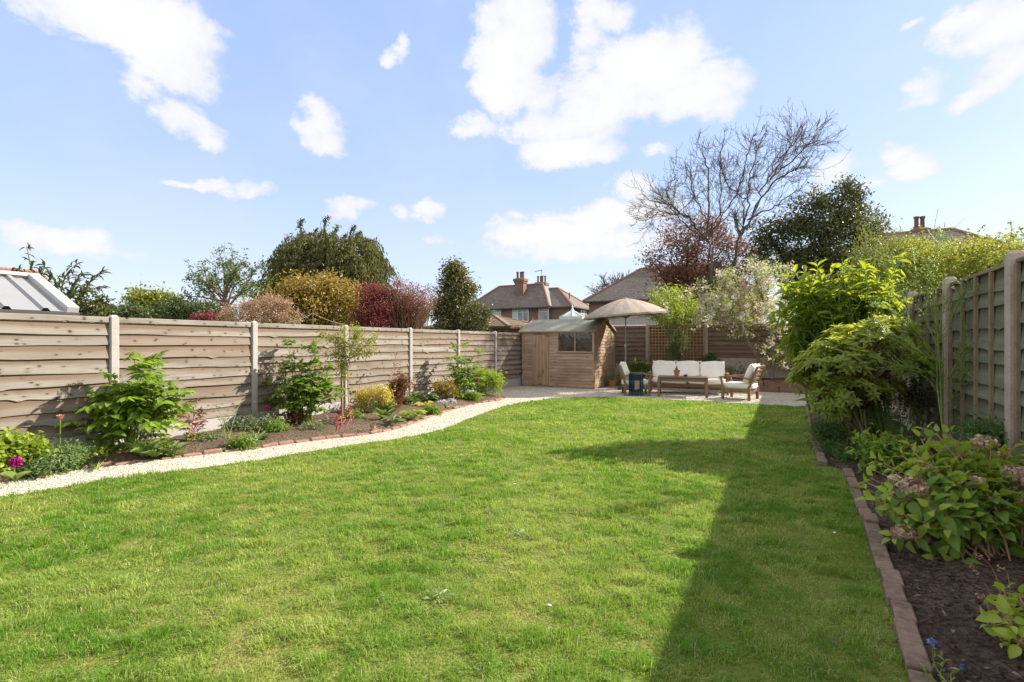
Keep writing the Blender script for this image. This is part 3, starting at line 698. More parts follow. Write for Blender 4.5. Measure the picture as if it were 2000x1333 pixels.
# ----------------------------------------------------------------- fences
def waney(mb, L, z0, z1, n, seed, proud=.028, wave=1.0, back=False):
    """overlapping boards with wavy lower edges; local x along, +y out of the face"""
    rng = np.random.default_rng(seed); K = 60; x = np.linspace(0, L, K); h = (z1 - z0) / n
    zb = [z0]
    for k in range(1, n): zb.append(z0 + k * h + rng.uniform(-.18, .18) * h)
    zb.append(z1)
    for k in range(n):
        ph = rng.uniform(0, 6.28, 4); a = wave * h * rng.uniform(.04, .16)
        w = a * (np.sin(x * 2.1 + ph[0]) * .6 + np.sin(x * 5.3 + ph[1]) * .3 + .9 * (fbm(x * 3.2 + seed * 5, np.full(K, k * 3.7), seed, 4) - .5)) + rng.uniform(-.012, .012) * (x / L - .5)
        if rng.random() < .5:
            c = rng.uniform(.1, .9) * L; w = w - wave * h * .16 * np.exp(-((x - c) / .05) ** 2)
        if k == 0: w = w * 0
        bot = zb[k] + w; top = np.full(K, min(zb[k + 1] + h * .3, z1))
        y1 = proud * (1 + .15 * np.sin(x * 2 + ph[2])); y0 = .007
        r = rng.random()
        rows = [np.stack([x, np.full(K, y0), top], 1), np.stack([x, np.full(K, 0) + y0 + (y1 - y0) * .5, (top + bot) / 2], 1), np.stack([x, y1, bot + .004], 1), np.stack([x, y1 - .004, bot], 1), np.stack([x, np.full(K, -.004), bot + .002], 1)]
        V = np.stack(rows, 0); i = np.arange(5 * K).reshape(5, K)
        f = np.stack([i[:-1, :-1], i[1:, :-1], i[1:, 1:], i[:-1, 1:]], -1).reshape(-1)
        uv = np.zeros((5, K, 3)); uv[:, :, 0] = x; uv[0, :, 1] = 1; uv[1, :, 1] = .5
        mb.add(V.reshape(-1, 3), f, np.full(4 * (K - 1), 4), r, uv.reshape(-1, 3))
def post_mb(h, w=.10, d=.11, top=.03):
    mb = MB(); b = .012; p = [(-w / 2 + b, -d / 2), (w / 2 - b, -d / 2), (w / 2, -d / 2 + b), (w / 2, d / 2 - b), (w / 2 - b, d / 2), (-w / 2 + b, d / 2), (-w / 2, d / 2 - b), (-w / 2, -d / 2 + b)]
    V = [(x, y, -.2) for x, y in p] + [(x, y, h - top) for x, y in p] + [(x * .6, y * .6, h) for x, y in p]
    fs = [(j, (j + 1) % 8, 8 + (j + 1) % 8, 8 + j) for j in range(8)] + [(8 + j, 8 + (j + 1) % 8, 16 + (j + 1) % 8, 16 + j) for j in range(8)] + [tuple(range(16, 24))]
    mb.faces(V, fs); return mb
XL, YB, XR = -7.65, 17.9, 1.78
t = thing('garden_fence', 'sunlit weathered grey waney-board fence with concrete posts along the left side', 'fence', (XL, 0, 0), rad(-90))
Y0 = 3.43
ys = [Y0 + 1.98 * k for k in range(-2, 8)]
for k, y in enumerate(ys):              # local x runs towards -Y
    post_mb(1.765).build('fence_post', M['concrete'], t, loc=(-y, 0.0, 0))
    if k + 1 < len(ys):
        m = MB(); waney(m, 1.88, .27, 1.66, 9, 100 + k, .036)
        cbox(m, (.94, .012, 1.70), (1.88, .05, .075), .006, rnd=.2)
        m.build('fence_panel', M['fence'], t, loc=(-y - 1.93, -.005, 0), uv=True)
        m = MB(); cbox(m, (.94, .004, .11), (1.88, .045, .315), .008); m.build('gravel_board', M['concrete'], t, loc=(-y - 1.93, 0, 0))
t = thing('garden_fence', 'shaded brown board fence behind the sofa at the end of the garden', 'fence', (0, YB, 0), rad(180))
xs = [-7.75, -6.1, -4.17, -2.24, -.31, 1.62]
for k, x in enumerate(xs):
    post_mb(2.08).build('fence_post', M['concrete'], t, loc=(-x, 0, 0))
    if k + 1 < len(xs):
        L = xs[k + 1] - x - .1; right = k >= 3
        m = MB(); waney(m, L, .93 if right else .5, 1.94, 7 if right else 9, 200 + k, wave=.5); cbox(m, (L / 2, .012, 1.98), (L, .05, .07), .006, rnd=.3)
        m.build('fence_panel', M['fence_brown'], t, loc=(-x - .05 - L, 0, 0), uv=True)
        m = MB(); cbox(m, (L / 2, .004, .2 if not right else .42), (L, .045, .59 if not right else 1.0), .008); m.build('gravel_board', M['concrete_warm'], t, loc=(-x - .05 - L, 0, 0))
t = thing('garden_fence', 'shaded mossy panel fence with upright battens along the right side', 'fence', (XR, 0, 0), rad(90))
ysr = [5.94 + 1.98 * k for k in range(-3, 7)]
for k, y in enumerate(ysr):
    post_mb(2.20 if y > 4 else 2.2, .105, .12).build('fence_post', M['concrete_warm'], t, loc=(y, 0.01, 0))
    if k + 1 < len(ysr):
        L = 1.87
        m = MB(); waney(m, L, .28, 2.09, 10, 300 + k, proud=.03, wave=.6)
        p = m.build('fence_panel', M['fence_green'], t, loc=(y + .055, -.02, 0), uv=True)
        m = MB(); cbox(m, (L / 2, .015, 2.105), (L, .06, .035), .005); m.build('capping_rail', M['batten'], p)
        for q in (.022, .49, .935, 1.38, 1.848):
            m = MB(); cbox(m, (0, 0, 0), (1.80, .036, .042), .004, np.stack([(0, 0, 1), (0, 1, 0), (-1, 0, 0)], 1), rnd=.4)
            m.build('batten', M['batten'], p, loc=(q, .038, 1.185))
        m = MB(); cbox(m, (L / 2, .0, .12), (L, .05, .31), .008); m.build('gravel_board', M['concrete_warm'], t, loc=(y + .055, 0, 0))

# ----------------------------------------------------------------- trellis on the rear fence
def trellis(x0, x1, z0, z1, y, lab, n, diag=0.0):
    t = thing('trellis_panel', lab, 'trellis', ((x0 + x1) / 2, y, z0), 0, 'trellises on the rear fence')
    w = x1 - x0; h = z1 - z0; m = MB(); s = w / n; st = .028
    for k in range(n + 1): cbox(m, (-w / 2 + k * s, 0, h / 2), (st, .012, h - .01), .002, rnd=(k * .37) % 1)
    k = 0
    while k * s <= h: cbox(m, (0, -.013, k * s + .003), (w - .01, .012, st), .002, rnd=(k * .29) % 1); k += 1
    m.build('lattice', M['trellis'], t)
    m = MB()
    for sx in (-1, 1): cbox(m, (sx * (w / 2 + .02), -.005, h / 2), (.035, .035, h), .004)
    for zz in (0, h): cbox(m, (0, -.005, zz), (w + .075, .03, .035), .004)
    m.build('trellis_frame', M['trellis'], t)
trellis(-4.08, -2.32, .62, 2.02, YB - .075, 'square lattice trellis between two concrete posts behind the sofa', 17)
trellis(-.05, .85, .6, 2.0, YB - .075, 'small trellis half hidden beside the apple tree and laurel', 9)

# ----------------------------------------------------------------- shed
def shed():
    t = thing('garden_shed', 'small brown timber shed with felt roof standing in the far left corner', 'shed', (-7.58, 15.0, 0))
    Wd, Dp, E0, R0, Rm = 2.48, 2.1, 1.80, 2.2, 1.0
    rng = np.random.default_rng(9)
    def board(m, p0, p1, z0, z1, n, r):                # board face leaning out at its lower edge
        p0 = np.array(p0, float); p1 = np.array(p1, float); n = np.array(n, float); K = 16
        s = np.linspace(0, 1, K)[:, None]; base = p0[None] * (1 - s) + p1[None] * s
        wv = .004 * (fbm(s[:, 0] * 8 + r * 50, s[:, 0] * 0 + z0 * 30, 5, 3) - .5)
        rows = [base + n * .004 + UP * z1, base + n * .019 + UP * (z0 + .002 + wv[:, None] * 2), base + n * .017 + UP * (z0 - .003 + wv[:, None] * 2), base + UP * z0]
        V = np.stack(rows, 0); i = np.arange(4 * K).reshape(4, K); f = np.stack([i[:-1, :-1], i[1:, :-1], i[1:, 1:], i[:-1, 1:]], -1).reshape(-1)
        m.add(V.reshape(-1, 3), f, np.full(3 * (K - 1), 4), r)
    # front wall with its window opening
    m = MB(); z = .05
    cbox(m, (Wd / 2, Dp / 2, .92), (Wd - .03, Dp - .03, 1.70), .01)
    while z < E0 - .05:
        z1 = min(z + .094, E0 - .03)
        for a, b in ((.035, .40), (.96, 1.27), (1.27, 2.45)):
            if a > 1.2 and 1.14 < z1 and z < 1.735: 
                continue
            board(m, (a, 0, 0), (b, 0, 0), z, z1, (0, -1, 0), rng.random())
        z = z1
    for a in (1.27,): pass
    m.build('front_wall', M['shed_wood'], t)
    # gable wall on the sunny side
    m = MB(); z = .05
    while z < R0 - .06:
        z1 = min(z + .094, R0 - .03); top = z1
        def yr(zz): return (0.0, Dp) if zz < E0 else ((zz - E0) / (R0 - E0) * Rm, Dp - (zz - E0) / (R0 - E0) * (Dp - Rm))
        a, b = yr(top)
        if b - a > .05: board(m, (Wd, a, 0), (Wd, b, 0), z, z1, (1, 0, 0), rng.random())
        z = z1
    gb = [(Wd - .01, 0, .06), (Wd - .01, Dp, .06), (Wd - .01, Dp, E0), (Wd - .01, Rm, R0 - .02), (Wd - .01, 0, E0)]
    m.faces(gb, [(0, 1, 2, 3, 4)], .6)
    m2 = MB(); m2.V = [np.c_[v[:, 1], -v[:, 0], v[:, 2]] for v in m.V]; m2.L, m2.Z, m2.R, m2.U, m2.n = m.L, m.Z, m.R, m.U, m.n
    m2.build('gable_wall', M['shed_wood'], t, rotz=rad(90))    # own grain runs along the wall
    m = MB(); m.faces([(.01, y, z) for _, y, z in gb], [(4, 3, 2, 1, 0)], .6); m.build('gable_wall', M['shed_wood'], t)
    # door: upright boards
    m = MB(); xs = np.linspace(.40, .96, 6)
    for k in range(5): cbox(m, (-(.055 + 1.68) / 2 - 0, (xs[k] + xs[k + 1]) / 2, .027), (1.60, xs[k + 1] - xs[k] - .004, .02), .003, rnd=rng.random())
    m2 = MB(); m2.V = [np.c_[-v[:, 0], -v[:, 1], v[:, 2]] for v in m.V]; m2.L, m2.Z, m2.R, m2.U, m2.n = m.L, m.Z, m.R, m.U, m.n
    d = m2.build('door', M['shed_door'], t); d.rotation_euler = (rad(90), rad(-90), 0); d.location = (0, 0, 0)
    d.matrix_local = Matrix(((0, -1, 0, 0), (0, 0, -1, 0), (1, 0, 0, 0), (0, 0, 0, 1)))
    m = MB(); cbox(m, (.915, -.055, .93), (.02, .02, .09), .004); m.build('handle', M['dark_metal'], d).matrix_local = d.matrix_local.inverted()
    # corner trims, eaves board
    m = MB(); cbox(m, (.018, -.012, .915), (.036, .03, 1.72), .004, rnd=.8); cbox(m, (Wd - .012, -.014, .915), (.04, .034, 1.72), .004, rnd=.3); cbox(m, (Wd / 2, -.016, E0 - .045), (Wd, .036, .075), .004, rnd=.2)
    cbox(m, (Wd + .012, Dp - .015, .915), (.03, .036, 1.72), .004, rnd=.5); cbox(m, (Wd / 2, Dp / 2, .03), (Wd + .01, Dp + .01, .055), .004, rnd=.9); cbox(m, (.98, -.012, .9), (.03, .02, 1.66), .004, rnd=.4)
    m.build('corner_trim', M['shed_door'], t)
    # window: two panes in one frame
    a, b, z0, z1 = 1.29, 2.43, 1.15, 1.725
    m = MB()
    for c, s in (((a - .005, -.01, (z0 + z1) / 2), (.035, .05, z1 - z0 + .06)), ((b + .005, -.01, (z0 + z1) / 2), (.035, .05, z1 - z0 + .06)), (((a + b) / 2, -.012, (z0 + z1) / 2), (.035, .045, z1 - z0)), (((a + b) / 2, -.016, z0 - .02), (b - a, .06, .045)), (((a + b) / 2, -.01, z1 + .012), (b - a, .045, .03))):
        cbox(m, c, s, .004, rnd=.2)
    w = m.build('window', M['shed_door'], t)
    for q in (0, 1):
        m = MB(); x0 = a + .012 + q * (b - a) / 2; x1 = x0 + (b - a) / 2 - .03; n = 14
        X, Z = np.meshgrid(np.linspace(x0, x1, n), np.linspace(z0, z1, n), indexing='ij')
        Y = -.004 + .016 * (fbm(X * 9 + q * 7 + Z * 5, Z * 3 - X * 2, 3 + q, 3) - .5)     # slack plastic glazing ripples
        i = np.arange(n * n).reshape(n, n); f = np.stack([i[:-1, :-1], i[1:, :-1], i[1:, 1:], i[:-1, 1:]], -1).reshape(-1)
        m.add(np.stack([X, Y, Z], -1).reshape(-1, 3), f, np.full((n - 1) ** 2, 4)); m.build('pane', M['glass_shed'], w, smooth=True)
    # felt roof with slight sag and folds
    m = MB(); nx, ny = 40, 9
    def slope(ya, za, yb, zb, flip):
        X, Tt = np.meshgrid(np.linspace(-.07, Wd + .07, nx), np.linspace(0, 1, ny), indexing='ij')
        Y = ya + (yb - ya) * Tt; Z = za + (zb - za) * Tt + .009 * (fbm(X * 5 + Tt * 2, Tt * 2.2, 8, 3) - .5) * np.sin(Tt * 3.14)
        for dz, fl in ((0, flip), (-.022, not flip)):
            V = np.stack([X, Y, Z + dz], -1).reshape(-1, 3); i = np.arange(nx * ny).reshape(nx, ny)
            f = np.stack([i[:-1, :-1], i[1:, :-1], i[1:, 1:], i[:-1, 1:]], -1).reshape(-1, 4); f = f[:, ::-1] if fl else f
            m.add(V, f.ravel(), np.full(len(f), 4))
    slope(-.075, E0 - .01, Rm, R0 + .012, False); slope(Rm, R0 + .012, Dp + .075, E0 - .01, False)
    m.build('roof', M['felt'], t, smooth=True)
    m = MB()
    for x in (-.075, Wd + .075):
        bar(m, (x, -.085, E0 - .035), (x, Rm, R0 - .005), .02, .075, .004, rnd=.1); bar(m, (x, Rm, R0 - .005), (x, Dp + .085, E0 - .035), .02, .075, .004, rnd=.1)
    cbox(m, (Wd / 2, -.082, E0 - .03), (Wd + .16, .014, .035), .003, rnd=.9)
    m.build('barge_board', M['shed_door'], t)
    m = MB(); lathe(m, [(.02, 0), (.035, .03), (.015, .06), (.004, .11), (0, .115)], 8, (-.075, Rm, R0)); m.build('finial', M['shed_door'], t)
shed()

# ----------------------------------------------------------------- sleepers of the raised bed
def sleepers():
    rng = np.random.default_rng(77)
    segs = [(-4.9, -2.5, 0), (-2.48, -.12, 0), (-.1, 1.72, 0), (-4.9, -3.1, 1), (-3.08, -.52, 1), (-.5, 1.72, 1)]
    labs = ['old timber sleeper on the ground at the left end under the umbrella', 'old timber sleeper lying on the ground behind the sofa', 'old timber sleeper on the ground by the laurel',
            'old timber sleeper on the upper course at its left end near the umbrella pole', 'old timber sleeper on the upper course behind the sofa cushions', 'cracked old timber sleeper on the upper course beside the right armchair']
    for (a, b, lev), lab in zip(segs, labs):
        m = MB(); L = b - a; K = 26; x = np.linspace(0, L, K); h = .165; w = .13; s = int(rng.integers(1000))
        prof = [(0, .004), (.008, 0), (h - .012, 0), (h, .012), (h, w)]
        V = np.array([[(xx, y + .012 * (fbm(xx * 6 + 1, k * 2.1, s, 3) - .5), z + .010 * (fbm(xx * 5 + 9, k * 1.3, s + 1, 3) - .5) * (z > .1)) for xx in x] for k, (z, y) in enumerate(prof)])
        i = np.arange(len(prof) * K).reshape(len(prof), K); f = np.stack([i[:-1, :-1], i[:-1, 1:], i[1:, 1:], i[1:, :-1]], -1).reshape(-1)
        m.add(V.reshape(-1, 3), f, np.full((len(prof) - 1) * (K - 1), 4), rng.random())
        for e in (0, K - 1): m.faces(V[:, e], [tuple(range(len(prof)))], .5)
        m.build('timber_sleeper', M['sleeper'], loc=(a, 16.42 + lev * .02, lev * .166), label=lab, cat='sleeper', group='sleepers edging the raised bed')
    m = MB(); n, k = 120, 16; X, Y = np.meshgrid(np.linspace(-5.0, 1.74, n), np.linspace(16.5, 17.86, k), indexing='ij')
    Z = .29 + .09 * fbm(X * 2, Y * 2, 55, 4); i = np.arange(n * k).reshape(n, k); f = np.stack([i[:-1, :-1], i[1:, :-1], i[1:, 1:], i[:-1, 1:]], -1).reshape(-1)
    m.add(np.stack([X, Y, Z], -1).reshape(-1, 3), f, np.full((n - 1) * (k - 1), 4)); m.build('raised_bed_ground', M['soil_dark'], kind='structure', smooth=True)
sleepers()

# ----------------------------------------------------------------- furniture
def seat_frame(t, w, d, ncush, nseat):
    """deep garden seat: front is local -y; returns nothing, adds parts to t"""
    sh, ah, bh = .27, .57, .86
    def leg(x, y, top, lean=0.0):
        m = MB(); bar(m, (x, y, 0), (x, y + lean, top), .062, .062, .006, up=(0, 1, 0), rnd=random.random()); m.build('leg', M['teak'], t)
    for sx in (-1, 1):
        leg(sx * (w / 2 - .035), -d / 2 + .035, sh + .02); leg(sx * (w / 2 - .035), d / 2 - .14, sh + .05)
        m = MB()                                        # arm on its raked upright
        x = sx * (w / 2 - .03)
        P = curve([(x, -d / 2 - .05, ah - .015), (x, -d / 2 + .2, ah + .012), (x, .05, ah), (x, d / 2 - .08, ah - .05)], 9)
        for k in range(8): bar(m, P[k], P[k + 1], .075 - .004 * abs(k - 3), .028, .004, ext=.006, rnd=.3)
        bar(m, (x, -d / 2 + .06, sh - .02), (x, -d / 2 - .01, ah - .01), .05, .05, .005, up=(0, 1, 0), rnd=.4)
        m.build('arm', M['teak'], t)
    m = MB(); z = sh - .035
    cbox(m, (0, -d / 2 + .035, z), (w - .12, .03, .085), .005, rnd=.2); cbox(m, (0, d / 2 - .14, z), (w - .12, .03, .085), .005, rnd=.6)
    for sx in (-1, 1): bar(m, (sx * (w / 2 - .035), -d / 2 + .06, z), (sx * (w / 2 - .035), d / 2 - .17, z), .028, .085, .005, rnd=.4)
    y = -d / 2 + .09
    while y < d / 2 - .17: cbox(m, (0, y, sh - .012), (w - .13, .05, .018), .003, rnd=(y * 7) % 1); y += .075
    m.build('seat_frame', M['teak'], t)
    m = MB(); y0, y1, z0, z1 = d / 2 - .17, d / 2 + .04, sh - .02, bh - .03
    for sx in (-1, 1): bar(m, (sx * (w / 2 - .07), y0, z0), (sx * (w / 2 - .07), y1, z1), .05, .035, .004, up=(1, 0, 0), rnd=.5)
    for q in np.linspace(.12, .98, 6):
        p = np.array([0, y0 + (y1 - y0) * q, z0 + (z1 - z0) * q]); cbox(m, p, (w - .16, .018, .06), .003, np.stack([(1, 0, 0), unit((0, z1 - z0, -(y1 - y0))), unit((0, y1 - y0, z1 - z0))], 1), rnd=q)
    m.build('backrest', M['teak'], t)
    tilt = math.atan2(y1 - y0, z1 - z0); ct, st = math.cos(tilt), math.sin(tilt)
    R = np.stack([(1, 0, 0), (0, ct, -st), (0, st, ct)], 1)
    ws = (w - .15) / nseat
    for k in range(nseat):
        m = MB(); pillow(m, (-(w - .15) / 2 + (k + .5) * ws, -.035, sh + .075), (ws - .006, d - .11, .155), 7, 8, seed=k + int(w * 10)); m.build('seat_cushion', M['cushion'], t, smooth=True)
    wc = (w - .13) / ncush
    for k in range(ncush):
        m = MB(); rr = R @ rotz3(0); pillow(m, (-(w - .13) / 2 + (k + .5) * wc, d / 2 - .175 + (.02 if k % 2 else 0), sh + .14 + .235), (wc - .008, .17, .50), 5, 10, rr, seed=31 + k + int(w * 10))
        for sx in (-1, 1): pillow(m, np.array((-(w - .13) / 2 + (k + .5) * wc, d / 2 - .175, sh + .375)) + rr @ np.array((sx * (wc / 2 - .03), 0, .238)), (.06, .04, .05), 2.2, 3, rr)
        m.build('back_cushion', M['cushion'], t, smooth=True)
def gdir(lat, dep): return RT * lat + FW * dep
t = thing('garden_sofa', 'long wooden garden sofa with three cream back cushions behind the low table', 'sofa', (0, 0, 0))
a = gdir(3.92, 14.43); ang = rad(9)
ux = np.array([math.cos(ang), math.sin(ang), 0]); uy = np.array([-math.sin(ang), math.cos(ang), 0])
c = a + ux * .98 + uy * .38; t.location = tuple(c); t.rotation_euler = (0, 0, ang)
seat_frame(t, 2.1, .80, 3, 2)
ch = thing('garden_armchair', 'wooden armchair with cream cushions at the right end of the table, turned side-on', 'armchair', (0, 0, 0), 0, 'wooden armchairs around the low table')
seat_frame(ch, .74, .80, 1, 1)
f = unit(gdir(-.455, .40)); ch.location = tuple(gdir(5.78, 12.85)); ch.rotation_euler = (0, 0, math.atan2(f[0], -f[1]))
f = unit(gdir(1.0, -.12)); lc = gdir(3.32, 13.98)
copy_thing(ch, tuple(lc), math.atan2(f[0], -f[1]), 'wooden armchair with a tartan blanket over its arm, below the umbrella', 'wooden armchairs around the low table')
LROT = math.atan2(f[0], -f[1])
def throw():
    # hangs over the chair's near arm: outside down to the gravel, inside onto the seat
    w = .36; n, k = 34, 12; m = MB(); xo = .45
    prof = [(xo + .035, .05), (xo + .03, .25), (xo + .025, .45), (xo + .01, .575), (xo - .05, .605), (xo - .115, .575), (xo - .13, .47), (xo - .16, .44)]
    P = curve([(0, p[0], p[1]) for p in prof], n)
    rng = np.random.default_rng(6); s = np.concatenate([[0], np.cumsum(np.linalg.norm(np.diff(P, axis=0), axis=1))])
    V = np.zeros((n, k, 3)); U = np.zeros((n, k, 3))
    for j in range(k):
        q = j / (k - 1); yy = (q - .5) * w
        rip = .014 * np.sin(q * 17) * np.clip(1 - s / .5, 0, 1) ** .7
        V[:, j, 0] = P[:, 1] + rip; V[:, j, 1] = yy * (1 + .06 * (1 - s / s[-1])) ; V[:, j, 2] = P[:, 2] + .01 * math.sin(q * 9) * (s < .3)
        U[:, j, 0] = q * w; U[:, j, 1] = s
    i = np.arange(n * k).reshape(n, k); f = np.stack([i[:-1, :-1], i[1:, :-1], i[1:, 1:], i[:-1, 1:]], -1).reshape(-1, 4)
    m.add(V.reshape(-1, 3), f.ravel(), np.full(len(f), 4), .5, U.reshape(-1, 3))
    V2 = V.copy(); V2[:, :, 0] -= .006; m.add(V2.reshape(-1, 3), f[:, ::-1].ravel(), np.full(len(f), 4), .5, U.reshape(-1, 3))
    # sign: near arm of the left chair is on its local +x or -x side
    sgn = 1 if (rotz3(LROT) @ np.array([1.0, 0, 0])) @ FW < 0 else -1
    xoff = .37 - xo
    for q in range(len(m.V)): m.V[q] = m.V[q] * np.array([1.0, 1, 1]) + np.array([xoff, -.02, 0])
    if sgn < 0:
        for q in range(len(m.V)): m.V[q][:, 0] *= -1
    t = thing('tartan_throw', 'green and navy tartan blanket hung over the arm of the left armchair', 'blanket', tuple(lc), LROT)
    m.build('blanket', M['tartan'], t, smooth=True, uv=True)
    mf = MB(); r = np.random.default_rng(2)
    for q in np.linspace(-w / 2, w / 2, 22):
        x = (xo + .035 + xoff) * sgn; tubes(mf, curve([(x, q, .052), (x + r.normal() * .004, q + r.normal() * .006, .03), (x + r.normal() * .006, q + r.normal() * .008, .008)], 4), np.array([.004, .004, .005, .003]), 4)
    mf.build('fringe', M['tartan'], t, uv=True)
throw()
def table():
    c = np.mean([gdir(3.81, 13.46), gdir(4.945, 13.08), gdir(5.25, 13.73), gdir(4.106, 14.14)], 0)
    e = gdir(4.945, 13.08) - gdir(3.81, 13.46); ang = math.atan2(e[1], e[0]); L, D, H = 1.26, .74, .52
    t = thing('coffee_table', 'low rectangular wooden table with four square legs in front of the sofa', 'table', tuple(c), ang)
    m = MB(); n = 6
    for k in range(n): cbox(m, (0, -D / 2 + (k + .5) * D / n, H - .014), (L - .02, D / n - .006, .028), .004, rnd=k / n)
    m.build('tabletop', M['table_top'], t)
    m = MB()
    for s in (-1, 1):
        cbox(m, (0, s * (D / 2 - .045), H - .072), (L - .15, .024, .085), .004, rnd=.4); bar(m, (s * (L / 2 - .045), -D / 2 + .07, H - .072), (s * (L / 2 - .045), D / 2 - .07, H - .072), .024, .085, .004, rnd=.7)
    m.build('apron', M['teak'], t)
    for sx in (-1, 1):
        for sy in (-1, 1):
            m = MB(); bar(m, (sx * (L / 2 - .04), sy * (D / 2 - .045), 0), (sx * (L / 2 - .04), sy * (D / 2 - .045), H - .03), .066, .066, .006, up=(0, 1, 0), rnd=.3); m.build('leg', M['teak'], t)
    def on(x, y): return c + rotz3(ang) @ np.array([x, y, 0]) + UP * (H + .001)
    p = thing('plant_pot', 'terracotta pot holding a small cactus on top of the low table', 'plant pot', tuple(on(-.14, -.02)))
    m = MB(); lathe(m, [(0, 0), (.055, 0), (.078, .13), (.086, .13), (.088, .17), (.074, .17), (.07, .145), (0, .14)], 20); m.build('pot', M['terracotta'], p, smooth=False)
    m = MB(); r = np.random.default_rng(1)
    for k in range(5):
        a = k * 1.3; b = np.array([math.cos(a) * .03, math.sin(a) * .03, .14]) * (1 if k else np.array([0, 0, 1])); h = .16 if k == 0 else r.uniform(.05, .1)
        tubes(m, curve([b, b + (b * np.array([.5, .5, 0])) * .4 + UP * h * .6, b + UP * h], 6), np.array([.014, .018, .018, .016, .012, .004]), 8)
    m.build('cactus', M['cactus'], p, smooth=True)
    p = thing('small_bowl', 'small black bowl on the low table beside the cactus pot', 'bowl', tuple(on(.08, -.05)))
    m = MB(); lathe(m, [(0, 0), (.03, 0), (.05, .02), (.056, .055), (.052, .055), (.045, .024), (0, .012)], 18); m.build('bowl_body', M['black'], p, smooth=True)
table()
def umbrella():
    base = gdir(3.44, 15.5); t = thing('garden_umbrella', 'large taupe parasol with many ribs open over the left end of the sofa', 'umbrella', tuple(base))
    m = MB(); lathe(m, [(0, 0), (.26, 0), (.26, .04), (.22, .07), (.05, .085), (.045, .28), (0, .28)], 22); m.build('base', M['dark_metal'], t)
    top = 2.74; m = MB(); tubes(m, np.array([(0, 0, .07), (0, 0, 1.0), (0, 0, top)]), np.array([.024, .022, .02]), 12); m.build('pole', M['metal'], t, smooth=True)
    m = MB(); cbox(m, (0, -.02, 1.32), (.06, .075, .11), .01); tubes(m, curve([(.03, -.03, 1.33), (.09, -.04, 1.33), (.10, -.04, 1.38), (.15, -.05, 1.38)], 6), np.full(6, .009), 6); m.build('crank', M['metal'], t)
    NR = 16; Rr = 1.27; H = .50; ax = unit(RT * .985 + FW * .1)
    tl = rad(4.0); Rt = np.array(Matrix.Rotation(-tl, 3, Vector(FW)))          # leans a little
    def dome(r, g):                                     # height of cover at radius r; g 0 on a rib, 1 mid gore
        q = r / Rr; return H * (1 - .25 * q - .75 * q ** 1.8) - .012 * g * math.sin(q * 2.2)
    m = MB(); K, per = 12, 6; n = NR * per; V = []
    for k in range(K + 1):
        r = Rr * k / K
        for j in range(n):
            a = j / n * 2 * math.pi; g = 1 - abs((j % per) / per * 2 - 1); rr = r * (1 - .016 * g * (k == K))
            V.append((rr * math.cos(a), rr * math.sin(a), dome(r, g)))
    V = np.array(V); i = np.arange((K + 1) * n).reshape(K + 1, n); i2 = np.roll(i, -1, 1)
    f = np.stack([i[:-1], i[1:], i2[1:], i2[:-1]], -1).reshape(-1, 4)
    sh = np.array([0, 0, top - H + .02])
    m.add(V @ Rt.T + sh, f.ravel(), np.full(len(f), 4)); m.add((V - UP * .004) @ Rt.T + sh, f[:, ::-1].ravel(), np.full(len(f), 4))
    e = i[K]; e2 = i2[K]; Vv = np.vstack([V, V[e] - UP * .05]); b = len(V)
    fv = [(int(e[j]), b + j, b + (j + 1) % n, int(e2[j])) for j in range(n)]
    m.faces(Vv @ Rt.T + sh, fv); m.build('canopy', M['canopy'], t)
    for q in range(NR):
        a = q / NR * 2 * math.pi; P = np.array([(r * math.cos(a), r * math.sin(a), dome(r, 0) - .014) for r in np.linspace(.04, Rr - .01, 8)])
        m = MB(); tubes(m, P @ Rt.T + sh, np.full(8, .007), 5); s = m.build('rib', M['teak'], t)
        m = MB(); P = np.array([(.03 * math.cos(a), .03 * math.sin(a), -.10), (.62 * math.cos(a), .62 * math.sin(a), dome(.62, 0) - .02)]); tubes(m, np.array([P[0], P.mean(0), P[1]]) @ Rt.T + sh, np.full(3, .006), 5); m.build('strut', M['dark_metal'], s)
    m = MB(); lathe(m, [(.07, 0), (.06, .015), (.02, .022), (.018, .035), (0, .04)], 12, (0, 0, top + .015)); m.build('finial', M['metal'], t, smooth=True)
umbrella()
def potplants():
    for px, py, d, r, lab, sd in ((1196, 756, None, .125, 'terracotta pot of small leafy plants against the corner of the shed', 1), (1420, 742, 15.9, .13, 'terracotta pot half hidden behind the right end of the sofa', 2)):
        b = gp(px, py) if d is None else at(px, py, d); b[2] = 0 if d is None else .34
        t = thing('plant_pot', lab, 'plant pot', tuple(b)); rng = np.random.default_rng(sd)
        m = MB(); lathe(m, [(0, 0), (r * .7, 0), (r, r * 1.3), (r * 1.1, r * 1.3), (r * 1.12, r * 1.7), (r * .95, r * 1.7), (r * .9, r * 1.5), (0, r * 1.45)], 20); m.build('pot', M['terracotta'], t)
        m = MB(); crown(m, rng, [(np.array([0, 0, r * 2.0]), np.array([r * 1.15, r * 1.15, r * .9]))], 60, 7, .05, .022, .03, T_OVATE); m.build('foliage', M['weed'], t)
potplants()
